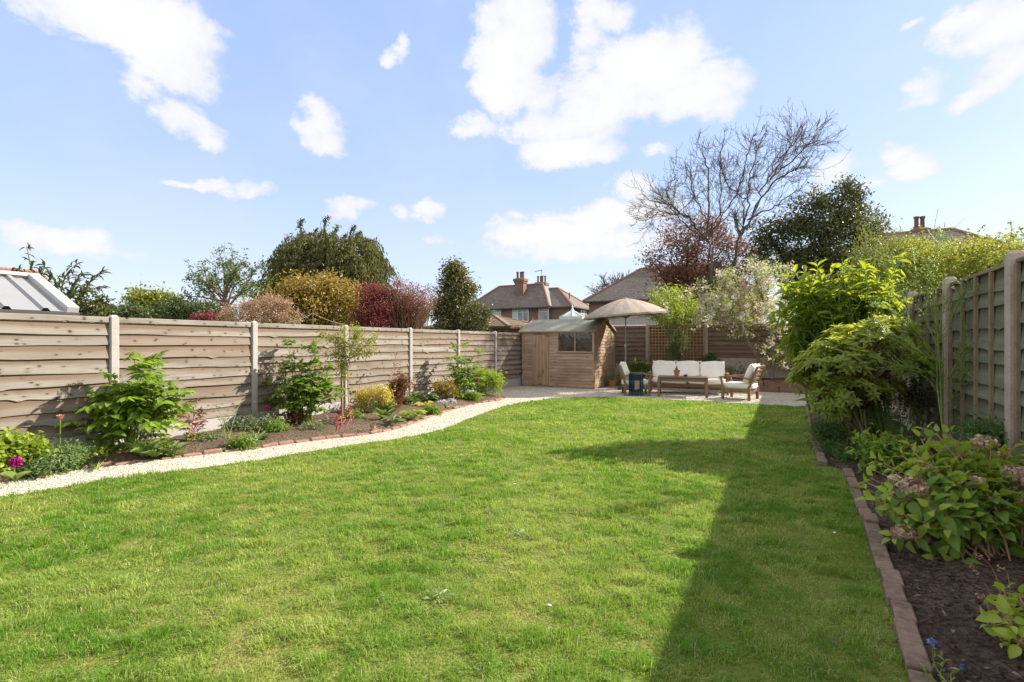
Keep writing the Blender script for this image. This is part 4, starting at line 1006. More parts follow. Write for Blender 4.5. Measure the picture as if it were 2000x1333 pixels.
# ----------------------------------------------------------------- houses beyond the garden
def hip(m, x0, x1, y0, y1, ze, zr, rx0, rx1, ov=.35, axis='x', thick=.12):
    """hipped roof: eaves rectangle and a ridge from rx0 to rx1 along x"""
    x0 -= ov; x1 += ov; y0 -= ov; y1 += ov; ym = (y0 + y1) / 2
    V = [(x0, y0, ze), (x1, y0, ze), (x1, y1, ze), (x0, y1, ze), (rx0, ym, zr), (rx1, ym, zr)]
    V += [(x, y, z - thick) for x, y, z in V[:4]]
    m.faces(V, [(0, 1, 5, 4), (1, 2, 5), (2, 3, 4, 5), (3, 0, 4), (0, 6, 7, 1), (1, 7, 8, 2), (2, 8, 9, 3), (3, 9, 6, 0), (6, 9, 8, 7)])
    return V
def ridge(m, V, pairs, r=.13):
    for a, b in pairs:
        a = np.array(V[a]); b = np.array(V[b]); n = max(2, int(np.linalg.norm(b - a) / .45))
        for k in range(n):
            p = a + (b - a) * k / n; q = a + (b - a) * (k + .96) / n; tubes(m, np.array([p, (p + q) / 2, q]), np.array([r * .92, r * .96, r]), 7, (k * .37) % 1)
def walls(x0, x1, y0, y1, h, t, mat='brick', name='wall'):
    m = MB(); V = [(x0, y0, 0), (x1, y0, 0), (x1, y1, 0), (x0, y1, 0)]; V += [(x, y, h) for x, y, _ in V]
    m.faces(V, [(0, 1, 5, 4), (1, 2, 6, 5), (2, 3, 7, 6), (3, 0, 4, 7)]); return m.build(name, M[mat], t, world=True)
def window(t, c, w, h, n, face, mats=('glass',), bars=1):
    """window in a wall facing -y ('f') or +x ('s'); n lights side by side"""
    c = np.array(c, float); ux = np.array([1., 0, 0]) if face == 'f' else np.array([0, 1., 0]); out = np.array([0, -1., 0]) if face == 'f' else np.array([1., 0, 0])
    B = np.stack([ux, np.cross(UP, ux), UP], 1); m = MB()
    def bx(u, v, su, sv, dp, off): cbox(m, c + ux * u + UP * v + out * off, (su, dp, sv), .01, B)
    for k in range(n + 1): bx(-w / 2 + w * k / n, 0, .08, h, .12, .03)
    bx(0, h / 2, w + .08, .08, .124, .03); bx(0, -h / 2 - .02, w + .16, .08, .2, .05)
    if bars: bx(0, h * .18, w, .06, .1, .03)
    f = m.build('window', M['white'], t, world=True)
    for k in range(n):
        m = MB(); cbox(m, c + ux * (-w / 2 + w * (k + .5) / n) + out * .012, (w / n - .08, .02, h - .07), .003, B); m.build('pane', M[mats[k % len(mats)]], f, world=True)
    return f
def chimney(t, roof, x, y, z0, z1, w, d, npots, lead=True):
    m = MB(); V = []
    for z, e in ((z0, 0), (z1 - .55, 0), (z1 - .52, .07), (z1 - .36, .07), (z1 - .34, .14), (z1 - .1, .14), (z1, -.04)):
        V += [(x - w / 2 - e, y - d / 2 - e, z), (x + w / 2 + e, y - d / 2 - e, z), (x + w / 2 + e, y + d / 2 + e, z), (x - w / 2 - e, y + d / 2 + e, z)]
    fs = [(4 * k + j, 4 * k + (j + 1) % 4, 4 * k + 4 + (j + 1) % 4, 4 * k + 4 + j) for k in range(6) for j in range(4)] + [(24, 25, 26, 27)]
    m.faces(V, fs); c = m.build('chimney', M['brick'], roof, world=True)
    for k in range(npots):
        m = MB(); px = x + (k - (npots - 1) / 2) * w / max(npots, 1) * .95; r = min(.15, w / npots * .42)
        lathe(m, [(r, 0), (r * .85, .12), (r * .8, .55), (r * 1.05, .62), (r * 1.05, .7), (r * .75, .7), (r * .7, .4)], 10, (px, y + (.1 if k % 2 else -.1) * d, z1 - .03)); m.build('chimney_pot', M['pot_clay'], c, world=True)
    return c
# brick semi with two stacks, straight beyond the shed
o = (-22.0, 46.0, 0); t = thing('brick_house', 'brick semi with tall chimney and slate hipped roof seen over the shed', 'house', o)
walls(-29.6, -20.4, 45.9, 51.0, 5.0, t); walls(-24, -18.1, 46.15, 52.4, 5.0, t)
m = MB(); Va = hip(m, -29.6, -20.4, 45.9, 51.0, 5.0, 7.55, -27.2, -22.05); Vb = hip(m, -25, -18.1, 46.2, 52.4, 4.98, 7.12, -22.5, -20.7, .36)
rf = m.build('roof', M['slate'], t, world=True)
m = MB(); ridge(m, Va, [(4, 5), (0, 4), (1, 5)]); ridge(m, Vb, [(5, 1), (5, 2), (4, 5)]); m.build('ridge_tile', M['ridge_tile'], rf, world=True)
m = MB(); bar(m, (-20.02, 45.62, 5.03), (-21.6, 48.3, 7.32), .34, .03, .005); m.build('lead_valley', M['lead'], rf, world=True)
chimney(t, rf, -24.1, 47.4, 6.1, 8.15, 1.0, .75, 3); c2 = chimney(t, rf, -22.9, 50.0, 6.6, 7.95, 1.1, .7, 4)
m = MB(); tubes(m, np.array([(-22.9, 50, 7.7), (-22.9, 50, 8.6), (-22.9, 50, 9.3)]), np.full(3, .03), 5)
tubes(m, np.array([(-23.7, 49.9, 9.15), (-23.2, 50, 9.2), (-22.8, 50, 9.25)]), np.full(3, .025), 4)
for k in range(5): tubes(m, np.array([(-23.6 + k * .16, 49.7, 9.16 + k * .02), (-23.6 + k * .16, 50, 9.16 + k * .02), (-23.6 + k * .16, 50.3, 9.16 + k * .02)]), np.full(3, .012), 4)
m.build('aerial', M['dark_metal'], c2, world=True)
m = MB(); tubes(m, np.array([(-19.0, 48.2, 5.6), (-19.0, 48.2, 6.0), (-19.0, 48.2, 6.5)]), np.full(3, .06), 7); m.build('vent_pipe', M['dark_metal'], rf, world=True)
m = MB(); cbox(m, (-25.0, 45.5, 4.88), (9.9, .12, .11), .02); cbox(m, (-17.72, 49.3, 4.86), (.12, 7.0, .11), .02); m.build('gutter', M['gutter'], t, world=True)
def onf(px, py, y): 
    u = (px - 1000) / 1000; d = y / (CT + u * ST); return at(px, py, d)
window(t, onf(966, 615, 45.9), 1.5, 1.25, 3, 'f', ('blind',)); window(t, onf(1017, 615, 45.9), 1.75, 1.3, 3, 'f', ('blind', 'glass', 'glass')); window(t, onf(1062.5, 614, 45.9), 1.0, 1.35, 1, 'f')
window(t, (-18.1, 49.6, 4.2), 1.6, 1.1, 2, 's')
# second house, right of the first
o = (-9, 42, 0); t = thing('brick_house', 'dark brick house with plain hipped slate roof behind the umbrella', 'house', o)
walls(-14.75, -1.5, 41.95, 49.2, 4.95, t); m = MB(); V = hip(m, -14.75, -1.5, 41.95, 49.2, 5.0, 8.0, -11.2, -5.0, .4); rf = m.build('roof', M['slate'], t, world=True)
m = MB(); ridge(m, V, [(0, 4), (4, 5), (1, 5), (3, 4)]); m.build('ridge_tile', M['ridge_tile'], rf, world=True)
m = MB(); cbox(m, (-8.1, 41.5, 4.9), (14.0, .12, .11), .02); m.build('gutter', M['gutter'], t, world=True)
window(t, (-12.4, 41.95, 4.0), 1.4, 1.2, 2, 'f'); window(t, (-8.5, 41.95, 4.0), 1.4, 1.2, 2, 'f')
m = MB(); V = [(-13.6, 38.5, 0), (-8.5, 38.5, 0), (-8.5, 41.9, 0), (-13.6, 41.9, 0), (-13.6, 38.5, 2.6), (-8.5, 38.5, 2.6), (-8.5, 41.9, 2.6), (-13.6, 41.9, 2.6)]
m.faces(V, [(0, 1, 5, 4), (1, 2, 6, 5), (3, 0, 4, 7)]); e = m.build('extension_wall', M['brick_pink'], t, world=True)
m = MB(); m.faces([(-13.8, 38.3, 2.6), (-8.3, 38.3, 2.6), (-8.3, 41.94, 3.7), (-13.8, 41.94, 3.7)], [(0, 1, 2, 3)]); m.build('extension_roof', M['tile_grey'], t, world=True)
window(t, (-11.5, 38.5, 1.6), 1.8, 1.2, 3, 'f')
# third house, over the right fence
t = thing('brick_house', 'house with grey tiled roof and twin pots beyond the yellow hedge', 'house', (6, 34, 0))
walls(.8, 11.4, 33.2, 40.2, 5.0, t, 'brick_pink'); m = MB(); V = hip(m, .8, 11.4, 33.2, 40.2, 5.0, 7.75, 4.6, 8.3, .4); rf = m.build('roof', M['tile_grey'], t, world=True)
m = MB(); ridge(m, V, [(4, 5), (1, 5), (0, 4), (5, 2)]); m.build('ridge_tile', M['ridge_tile'], rf, world=True)
chimney(t, rf, 6.9, 36.9, 6.6, 8.0, .62, .5, 2); window(t, (5, 33.2, 4.0), 1.6, 1.2, 2, 'f'); window(t, (9, 33.2, 4.0), 1.6, 1.2, 2, 'f')
# old tiled roof at the far left
t = thing('brick_house', 'distant house with orange ridge tiles peeping above the white roof', 'house', (-47.5, 16, 0))
a = at(83, 533, 42); x1 = a[0]; yr = a[1]
walls(x1 - 5, x1 - .1, yr - 3.2, yr + 3.2, 5.0, t); m = MB()
V = [(x1 - 5.2, yr - 9, 5.0), (x1 + 2.6, yr + 3.4, 5.0)]
V = [(x1 - 4, yr - 9, 5.0), (x1 + 4, yr - 9, 5.0), (x1 + 4, yr, 5.0), (x1 - 4, yr, 5.0), (x1, yr - 9, a[2]), (x1, yr, a[2])]
m.faces(V, [(0, 3, 5, 4), (1, 4, 5, 2), (2, 5, 3), (0, 4, 1)]); rf = m.build('roof', M['tile_red'], t, world=True)
m = MB(); ridge(m, V, [(4, 5)], .16); m.build('ridge_tile', M['ridge_tile'], rf, world=True)
# gazebo with a shingled roof behind the left fence
c = at(958, 617, 22); t = thing('garden_gazebo', 'wooden gazebo with mossy shingle hipped roof behind the fence', 'gazebo', (c[0], c[1], 0)); ze = 2.06; zt = c[2]; r = 2.05
m = MB(); V = [(-r, -r, ze), (r, -r, ze), (r, r, ze), (-r, r, ze), (-.25, 0, zt), (.25, 0, zt)]; V += [(x, y, z - .09) for x, y, z in V[:4]]
m.faces(V, [(0, 1, 5, 4), (1, 2, 5), (2, 3, 4, 5), (3, 0, 4), (0, 6, 7, 1), (1, 7, 8, 2), (2, 8, 9, 3), (3, 9, 6, 0)]); rf = m.build('roof', M['shingle'], t)
m = MB(); 
for a, b in ((1, 5), (0, 4), (2, 5), (4, 5)): bar(m, V[a], V[b], .16, .05, .01)
m.build('ridge_board', M['batten'], rf)
for sx in (-1, 1):
    for sy in (-1, 1):
        m = MB(); cbox(m, (sx * (r - .35), sy * (r - .35), 1.0), (.12, .12, 2.0), .01); bar(m, (sx * (r - .35), sy * (r - .35), 1.5), (sx * (r - .8), sy * (r - .35), 1.98), .07, .07, .01); m.build('post', M['trellis'], t)
m = MB()
for s in (-1, 1): cbox(m, (0, s * (r - .35), 1.93), (2 * r - .5, .08, .12), .01); cbox(m, (s * (r - .35), 0, 1.935), (.08, 2 * r - .82, .12), .01)
m.build('beam', M['trellis'], t)
# white corrugated lean-to roof just over the left fence
t = thing('white_shed', 'white ribbed metal roof of a low shed rising behind the left fence', 'shed', (-8.6, 1.6, 0))
m = MB(); xl, xh, zl, zh = -8.0, -9.14, 1.80, 2.30; y0, y1 = -1.4, 3.12
prof = []; y = y0
while y < y1 - .01:
    prof += [(y, 0), (y + .27, 0), (y + .295, .035), (y + .335, .035), (y + .36, 0)]; y += .36
prof = [(min(a, y1), b) for a, b in prof]; n = len(prof)
V = [(xl, a, zl + b) for a, b in prof] + [(xh, a, zh + b) for a, b in prof]
m.faces(V, [(k, k + 1, n + k + 1, n + k) for k in range(n - 1)]); rf = m.build('roof_sheet', M['white_sheet'], t, world=True)
m = MB(); bar(m, (xl + .01, y1 + .02, zl + .02), (xh, y1 + .02, zh + .02), .13, .10, .006); bar(m, (xh, y0, zh + .035), (xh, y1 + .08, zh + .035), .14, .05, .006); m.build('verge_trim', M['white_trim'], t, world=True)
m = MB(); cbox(m, (xl + .025, (y0 + y1) / 2 + .02, zl - .035), (.05, y1 - y0 + .12, .055), .01); m.build('gutter', M['gutter'], t, world=True)
m = MB(); V = [(xl - .1, y1, 0), (xh, y1, 0), (xh, y1, zh - .05), (xl - .1, y1, zl - .02)]; m.faces(V, [(0, 1, 2, 3)]); m.faces([(xl - .1, y0, 0), (xl - .1, y1, 0), (xl - .1, y1, zl - .03), (xl - .1, y0, zl - .03)], [(0, 1, 2, 3)]); m.faces([(xh, y0, 0), (xh, y1, 0), (xh, y1, zh - .05), (xh, y0, zh - .05)], [(3, 2, 1, 0)])
m.build('wall', M['white'], t, world=True)
# glazed conservatory roof far behind the shed
c = at(1118, 606, 36); t = thing('conservatory', 'glazed conservatory roof with finial just above the shed ridge', 'conservatory', (c[0], c[1], 0)); zt = c[2]; ze = zt - .5; r = .95
m = MB(); P = [(r * math.cos(k * math.pi / 4 + .39), r * math.sin(k * math.pi / 4 + .39), ze) for k in range(8)]; m.faces(P + [(0, 0, zt)], [(k, (k + 1) % 8, 8) for k in range(8)]); rf = m.build('glass_roof', M['roof_glass'], t)
m = MB()
for p in P: bar(m, p, (0, 0, zt + .01), .06, .05, .01)
lathe(m, [(.12, -.05), (.1, .05), (.05, .12), (.07, .2), (.0, .42)], 8, (0, 0, zt)); m.build('glazing_bar', M['white'], t)
m = MB()
for k in range(8):
    a, b = P[k], P[(k + 1) % 8]; m.faces([(a[0] * .97, a[1] * .97, 0), (b[0] * .97, b[1] * .97, 0), (b[0] * .97, b[1] * .97, ze), (a[0] * .97, a[1] * .97, ze)], [(0, 1, 2, 3)])
m.build('wall', M['white'], t)
# washing line post and rope over the left fence
c = at(611, 612, 11); t = thing('washing_line', 'thin washing line sagging from a small post behind the fence', 'washing line', (c[0], c[1], 0))
m = MB(); tubes(m, np.array([(0, 0, 0), (0, 0, 1), (0, 0, c[2] + .07)]), np.full(3, .010), 6); m.build('post', M['bark'], t)
m = MB(); b0 = np.array([0, 0, c[2] - 0.0]); 
for px, py, d in ((557, 631, 10.6), (672, 634, 11.5)):
    e = at(px, py, d) - np.array([c[0], c[1], 0]); P = np.array([b0 + (e - b0) * q - UP * .10 * 4 * q * (1 - q) * .35 for q in np.linspace(0, 1, 10)]); tubes(m, P, np.full(10, .0045), 5)
m.build('line', M['rope'], t)
# ----------------------------------------------------------------- trees and shrubs beyond the fences
LM = {}
LM['loquat'] = leafm('loquat_leaves', (.045, .075, .03), (.15, .15, .035), .3)
LM['yellowgreen'] = leafm('yellow_green_leaves', (.16, .20, .03), (.30, .32, .05), .4)
LM['dark'] = leafm('dark_evergreen_leaves', (.022, .045, .018), (.075, .105, .035), .15, rough=.35, spec=.5)
LM['hedge'] = leafm('dull_hedge_leaves', (.06, .085, .03), (.13, .16, .05), .25)
LM['sparse'] = leafm('fresh_green_leaves', (.05, .11, .03), (.16, .24, .06), .4)
LM['red'] = leafm('red_maple_leaves', (.15, .04, .04), (.30, .085, .075), .4, tc=(.42, .09, .08))
LM['tan'] = leafm('dry_tan_flower_heads', (.36, .22, .13), (.52, .36, .23), .3, tc=(.5, .35, .2))
LM['cypress'] = leafm('olive_cypress_sprays', (.075, .085, .028), (.20, .195, .065), .2, rough=.7, spec=.15, c3=(.22, .17, .08))
LM['golden'] = leafm('golden_olive_leaves', (.18, .135, .035), (.46, .32, .075), .35, c3=(.30, .30, .07))
LM['twiggy'] = leafm('brown_bud_leaves', (.20, .10, .06), (.34, .22, .12), .3)
LM['holly'] = leafm('variegated_holly_leaves', (.08, .09, .025), (.22, .20, .055), .2, rough=.35, spec=.5, c3=(.50, .42, .18))
LM['plum'] = leafm('purple_plum_leaves', (.12, .055, .045), (.29, .15, .105), .42, tc=(.42, .20, .13), c3=(.22, .20, .09))
LM['camellia'] = leafm('glossy_dark_leaves', (.05, .06, .02), (.16, .165, .05), .2, rough=.38, spec=.5)
LM['bamboo'] = leafm('bamboo_leaves', (.13, .16, .04), (.30, .31, .10), .4)
LM['apple'] = leafm('young_apple_leaves', (.16, .25, .035), (.38, .45, .07), .5)
LM['blossom'] = leafm('pale_pink_blossom', (.64, .49, .49), (.84, .76, .74), .45, tc=(.85, .75, .72))
LM['myrtle'] = leafm('small_olive_leaves', (.05, .075, .03), (.17, .21, .07), .3)
LM['laurel'] = leafm('laurel_leaves', (.08, .15, .022), (.21, .29, .03), .55, tc=(.62, .68, .03), rough=.3, spec=.6)
LM['rhodo'] = leafm('rhododendron_leaves', (.14, .22, .04), (.40, .46, .075), .55, tc=(.85, .85, .09), rough=.36, spec=.7)
LM['goldhedge'] = leafm('golden_hedge_leaves', (.13, .18, .03), (.36, .37, .06), .42, c3=(.40, .24, .11))
LM['broom'] = leafm('tiny_broom_leaves', (.12, .20, .04), (.32, .40, .12), .45)
LM['fern'] = leafm('fine_dark_leaves', (.05, .12, .035), (.16, .27, .07), .35)

def tree(name, label, cat, lobes, base, mat, n, per, L, W, cr, trunk='bark', r0=.12, T=T_DIA, seed=1, group=None, cat2=None, **kw):
    rng = np.random.default_rng(seed); base = np.asarray(base, float)
    t = thing(name, label, cat, tuple(base), 0, group); big = list(lobes)
    lobes = [(c + rng.normal(size=3) * rr * .06, rr * rng.uniform(.78, .95)) for c, rr in big]
    for c, rr in big:                        # knots of growth breaking the outline
        for _ in range(5):
            o = rdir(rng, 1)[0]; o[2] = o[2] * .8 + .15; lobes.append((c + unit(o) * rr * rng.uniform(.7, 1.0), rr * rng.uniform(.2, .42)))
    m = MB(); limbs(m, rng, base, big, r0); m.build('trunk', M[trunk], t, world=True, smooth=True)
    m = MB(); crown(m, rng, lobes, n, per, L, W, cr, T, **kw); m.build('crown', LM[mat], t, world=True)
    return t
def gz(px, d): p = at(px, 700, d); p[2] = 0; return p
G_L = 'shrubs and trees beyond the left fence'
def loquat():
    rng = np.random.default_rng(3); b = gz(130, 8.6); t = thing('evergreen_shrub', 'upright shrub with long dark leaves beside the white metal roof', 'shrub', tuple(b), 0, G_L)
    m = MB(); mf = MB(); d = 8.6
    tips = [[(110, 640), (80, 560), (62, 525), (52, 482)], [(90, 600), (60, 548), (30, 525)], [(120, 640), (118, 580), (128, 540), (150, 515)], [(140, 640), (160, 580), (180, 545), (200, 532)], [(140, 640), (150, 600), (170, 570), (200, 562)], [(120, 640), (100, 590), (95, 560), (98, 535)], [(150, 640), (165, 610), (185, 598), (204, 590)], [(130, 640), (135, 590), (145, 560), (160, 535)], [(150, 640), (160, 625), (185, 612), (205, 606)], [(120, 640), (125, 610), (130, 590), (140, 570)], [(100, 610), (72, 570), (78, 545), (88, 520)], [(140, 640), (150, 610), (158, 580), (172, 556)], [(120, 630), (112, 600), (105, 575), (110, 550)]]
    for k, P in enumerate(tips):
        dd = d + rng.uniform(-.35, .35); P = curve([b] + [at(x, y, dd) for x, y in P], 22); tubes(m, P, np.linspace(.022, .005, 22), 5)
        for q in range(9, 22):
            for _ in range(3 if k else 2):
                p = P[q] + rng.normal(size=3) * .015; dr = unit(P[q] - P[q - 1]) * .6 + rdir(rng, 1)[0] * .8
                add_leaves(mf, T_LONG, [p], [dr], [UP + rdir(rng, 1)[0] * .4], rng.uniform(.08, .15), rng.uniform(.025, .04), rng.random())
    crown(mf, rng, [lobe(140, 590, d, 45, 30), lobe(165, 600, d, 38, 22)], 130, 5, .11, .035, .06, T_LONG)
    m.build('trunk', M['bark'], t, world=True); mf.build('crown', LM['loquat'], t, world=True)
loquat()
tree('round_tree', 'distant round yellow-green tree over the left fence', 'tree', [lobe(300, 596, 30, 30, 26), lobe(282, 605, 30, 20, 18), lobe(318, 600, 30, 18, 18)], gz(300, 30), 'yellowgreen', 700, 9, .2, .13, .28, r0=.18, seed=2, group=G_L)
tree('hedge_shrub', 'low dull green hedge line far behind the left fence', 'hedge', [lobe(232, 614, 26, 34, 8), lobe(205, 616, 26, 26, 7), lobe(262, 615, 26, 20, 9)], gz(235, 26), 'hedge', 420, 8, .16, .1, .2, seed=3, r0=.08, group=G_L)
tree('hedge_shrub', 'rounded dark green hedge shrub over the fence below the sparse tree', 'hedge', [lobe(345, 612, 17, 38, 24), lobe(395, 612, 17, 40, 26), lobe(425, 616, 17, 24, 20)], gz(380, 17), 'hedge', 1500, 9, .09, .05, .11, seed=4, r0=.1, group=G_L)
tree('red_shrub', 'small bright red leaved shrub just above the left fence', 'shrub', [lobe(402, 622, 13, 22, 9), lobe(395, 630, 13, 18, 8)], gz(402, 13), 'red', 260, 8, .05, .028, .06, seed=5, r0=.03, group=G_L)
def sparse():
    rng = np.random.default_rng(6); d = 15; b = gz(440, d); t = thing('young_tree', 'open spreading young tree with sparse small green leaves', 'tree', tuple(b), 0, G_L)
    m = MB(); mf = MB(); ends = [(428, 492), (395, 515), (365, 545), (350, 578), (470, 512), (500, 535), (528, 555), (480, 520), (445, 520), (405, 545), (515, 585), (380, 560), (455, 500), (490, 560), (420, 520), (460, 545), (505, 520), (375, 530)]
    tubes(m, curve([b, at(441, 600, d), at(440, 575, d)], 6), np.linspace(.055, .035, 6), 7)
    for x, y in ends:
        e = at(x, y, d + rng.uniform(-.9, .9)); s = at(440 + rng.uniform(-6, 6), rng.uniform(575, 615), d); P = curve([s, (s + e) / 2 + UP * .12 + rng.normal(size=3) * .07, e], 12); tubes(m, P, np.linspace(.03, .007, 12), 5)
        for q in range(4, 12):
            for _ in range(2):
                e2 = P[q] + rdir(rng, 1)[0] * rng.uniform(.12, .34) + UP * .08; Q = curve([P[q], (P[q] + e2) / 2 + rng.normal(size=3) * .03, e2], 6); tubes(m, Q, np.linspace(.008, .004, 6), 3)
                n = 11; pos = Q[rng.integers(2, 6, n)] + rng.normal(size=(n, 3)) * .04
                add_leaves(mf, T_DIA, pos, rdir(rng, n) + UP * .2, rdir(rng, n) + UP, rng.uniform(.05, .09, n), rng.uniform(.03, .055, n), rng.random(n))
    m.build('trunk', M['bark'], t, world=True); mf.build('crown', LM['sparse'], t, world=True)
sparse()
tree('dried_hydrangea', 'shrub of dry tan flower heads above the left fence', 'shrub', [lobe(470, 612, 12, 36, 18), lobe(520, 603, 12, 36, 24), lobe(560, 610, 12, 26, 22), lobe(535, 592, 12, 28, 14), lobe(446, 622, 12, 20, 12), lobe(485, 598, 12.2, 20, 10), lobe(500, 620, 11.8, 50, 12), lobe(578, 620, 12, 22, 14)], gz(515, 12), 'tan', 900, 12, .032, .028, .045, T=T_DIA, seed=7, r0=.05, group=G_L, upn=.1)
def cypress():
    rng = np.random.default_rng(8); d = 24; b = gz(640, d); t = thing('cypress_tree', 'tall broad olive cypress with drooping sprays and ragged top', 'tree', tuple(b), 0, G_L)
    m = MB(); tubes(m, curve([b, at(640, 560, d), at(640, 480, d)], 10), np.linspace(.35, .08, 10), 9)
    mf = MB(); N = 1350
    # drooping fans: each starts on an ascending branch and hangs outward
    for k in range(N):
        q = rng.random(); z = 484 + (660 - 484) * q ** .85; half = np.interp(z, [480, 498, 522, 552, 590, 660], [58, 84, 102, 113, 118, 110]); a = rng.uniform(0, 6.283); rr = rng.uniform(.7, 1.0) * (.74 + .5 * float(vnoise(a * 2.2, z / 22, 5)))
        px = 640 + half * math.cos(a) * rr; dd = d + half * math.sin(a) * rr * d / 1000
        p = at(px, z - 22, dd) + UP * rng.uniform(-.15, .15); o = unit(RT * math.cos(a) + FW * math.sin(a)); p = p + o * rng.uniform(-.25, .45); tip = p + o * rng.uniform(.2, .7) - UP * rng.uniform(.35, 1.1)
        P = curve([p - o * .3 + UP * .12, p + o * .15 + UP * .06, tip], 7); n = 30; j = rng.integers(0, 7, n); pos = P[j] + rng.normal(size=(n, 3)) * .055
        add_leaves(mf, T_DIA, pos, np.tile(unit(tip - p), (n, 1)) + rdir(rng, n) * .55 - UP * .35, rdir(rng, n) + o, rng.uniform(.12, .24, n), rng.uniform(.04, .08, n), np.clip(rng.random() * .6 + rng.random(n) * .4, 0, 1))
        if k % 6 == 0: tubes(m, np.array([at(640, z + 8, d), (at(640, z + 8, d) + p) / 2 + UP * .2, p]), np.array([.05, .035, .02]), 4)
    for x, y, w in ((588, 428, 9), (637, 423, 10), (616, 446, 8), (657, 440, 9), (690, 440, 11), (560, 462, 10), (700, 452, 9), (628, 450, 12), (720, 478, 10), (600, 455, 12), (672, 458, 12), (545, 478, 9), (650, 462, 16), (742, 500, 9)):
        dd = d + rng.uniform(-.9, .9); bx = 640 + (x - 640) * .8; P = curve([at(bx, y + 62, dd), at((x + bx) / 2 - 3, y + 30, dd), at(x - 2, y + 8, dd), at(x + 5, y, dd)], 16); tubes(m, P, np.linspace(.05, .015, 16), 5)
        n = 230; j = np.minimum((rng.random(n) ** 1.5 * 16).astype(int), 15); sp = np.linspace(.26, .06, 16)[j]; pos = P[j] + rng.normal(size=(n, 3)) * sp[:, None] * .55 * w / 10
        add_leaves(mf, T_DIA, pos, rdir(rng, n) * .6 - UP * .8, rdir(rng, n), rng.uniform(.10, .22, n) * (.45 + sp * 2.2), rng.uniform(.035, .07, n), rng.random(n))
    m.build('trunk', M['bark_dark'], t, world=True); mf.build('crown', LM['cypress'], t, world=True)
cypress()
tree('golden_shrub', 'big golden olive leaved shrub in front of the cypress', 'shrub', [lobe(560, 590, 16, 40, 34), lobe(610, 575, 16, 42, 32), lobe(665, 590, 16, 40, 38), lobe(600, 610, 16, 60, 30), lobe(690, 612, 16, 22, 26), lobe(528, 600, 16, 26, 26), lobe(575, 557, 16.2, 16, 13), lobe(640, 556, 16.2, 20, 14), lobe(500, 615, 16, 22, 18), lobe(585, 625, 15.6, 50, 20)], gz(610, 16), 'golden', 1700, 10, .10, .055, .15, T=T_OVATE, seed=9, r0=.1, group=G_L, upn=.7)
tree('red_maple', 'deep red japanese maple over the fence left of the twiggy shrub', 'tree', [lobe(718, 583, 15, 18, 22), lobe(742, 604, 15, 26, 20), lobe(712, 615, 15, 18, 26), lobe(762, 584, 15.4, 16, 14), lobe(735, 628, 15, 36, 18), lobe(778, 606, 15.6, 22, 20), lobe(732, 570, 15.2, 9, 9)], gz(732, 15), 'red', 900, 9, .08, .035, .11, seed=10, r0=.06, group=G_L)
def twiggy():
    rng = np.random.default_rng(12); d = 15.6; b = gz(795, d); t = thing('twiggy_shrub', 'dense brown twiggy shrub with reddish top beside the holly', 'shrub', tuple(b), 0, G_L); m = MB(); mf = MB()
    for k in range(420):
        a = rng.uniform(-1.25, 1.25); r = rng.uniform(.6, 1.0); e = at(795 + 62 * math.sin(a) * r, 650 - 92 * math.cos(a * .8) * r, d + rng.uniform(-.9, .9)); s = b + UP * rng.uniform(.6, 1.2) + rng.normal(size=3) * .12
        P = curve([s, s * .5 + e * .5 + rng.normal(size=3) * .1 + UP * .1, e], 7); tubes(m, P, np.linspace(.013, .005, 7), 4, rng.random())
        n = 8; add_leaves(mf, T_DIA, P[rng.integers(4, 7, n)] + rng.normal(size=(n, 3)) * .05, rdir(rng, n), rdir(rng, n), .045, .025, rng.random(n))
    m.build('trunk', M['stem_brown'], t, world=True); mf.build('crown', LM['twiggy'], t, world=True)
    m = MB(); crown(m, rng, [lobe(790, 566, 15.6, 36, 16), lobe(765, 585, 15.6, 26, 22), lobe(828, 582, 15.6, 24, 16), lobe(800, 595, 15.2, 30, 16)], 620, 8, .06, .028, .09); m.build('young_leaves', LM['red'], t, world=True)
twiggy()
tree('holly_tree', 'dense conical holly with cream edged leaves left of the brick house', 'tree', [lobe(890, 545, 18, 22, 26), lobe(890, 575, 18, 34, 32), lobe(896, 605, 18, 46, 34), lobe(905, 632, 18, 50, 32), lobe(875, 620, 18, 30, 34), lobe(889, 527, 18, 11, 13), lobe(930, 625, 18, 26, 24)], gz(898, 18), 'holly', 2300, 9, .085, .05, .12, T=T_OVATE, seed=13, r0=.14, group=G_L, thin=.25)
G_R = 'trees behind the rear fence'
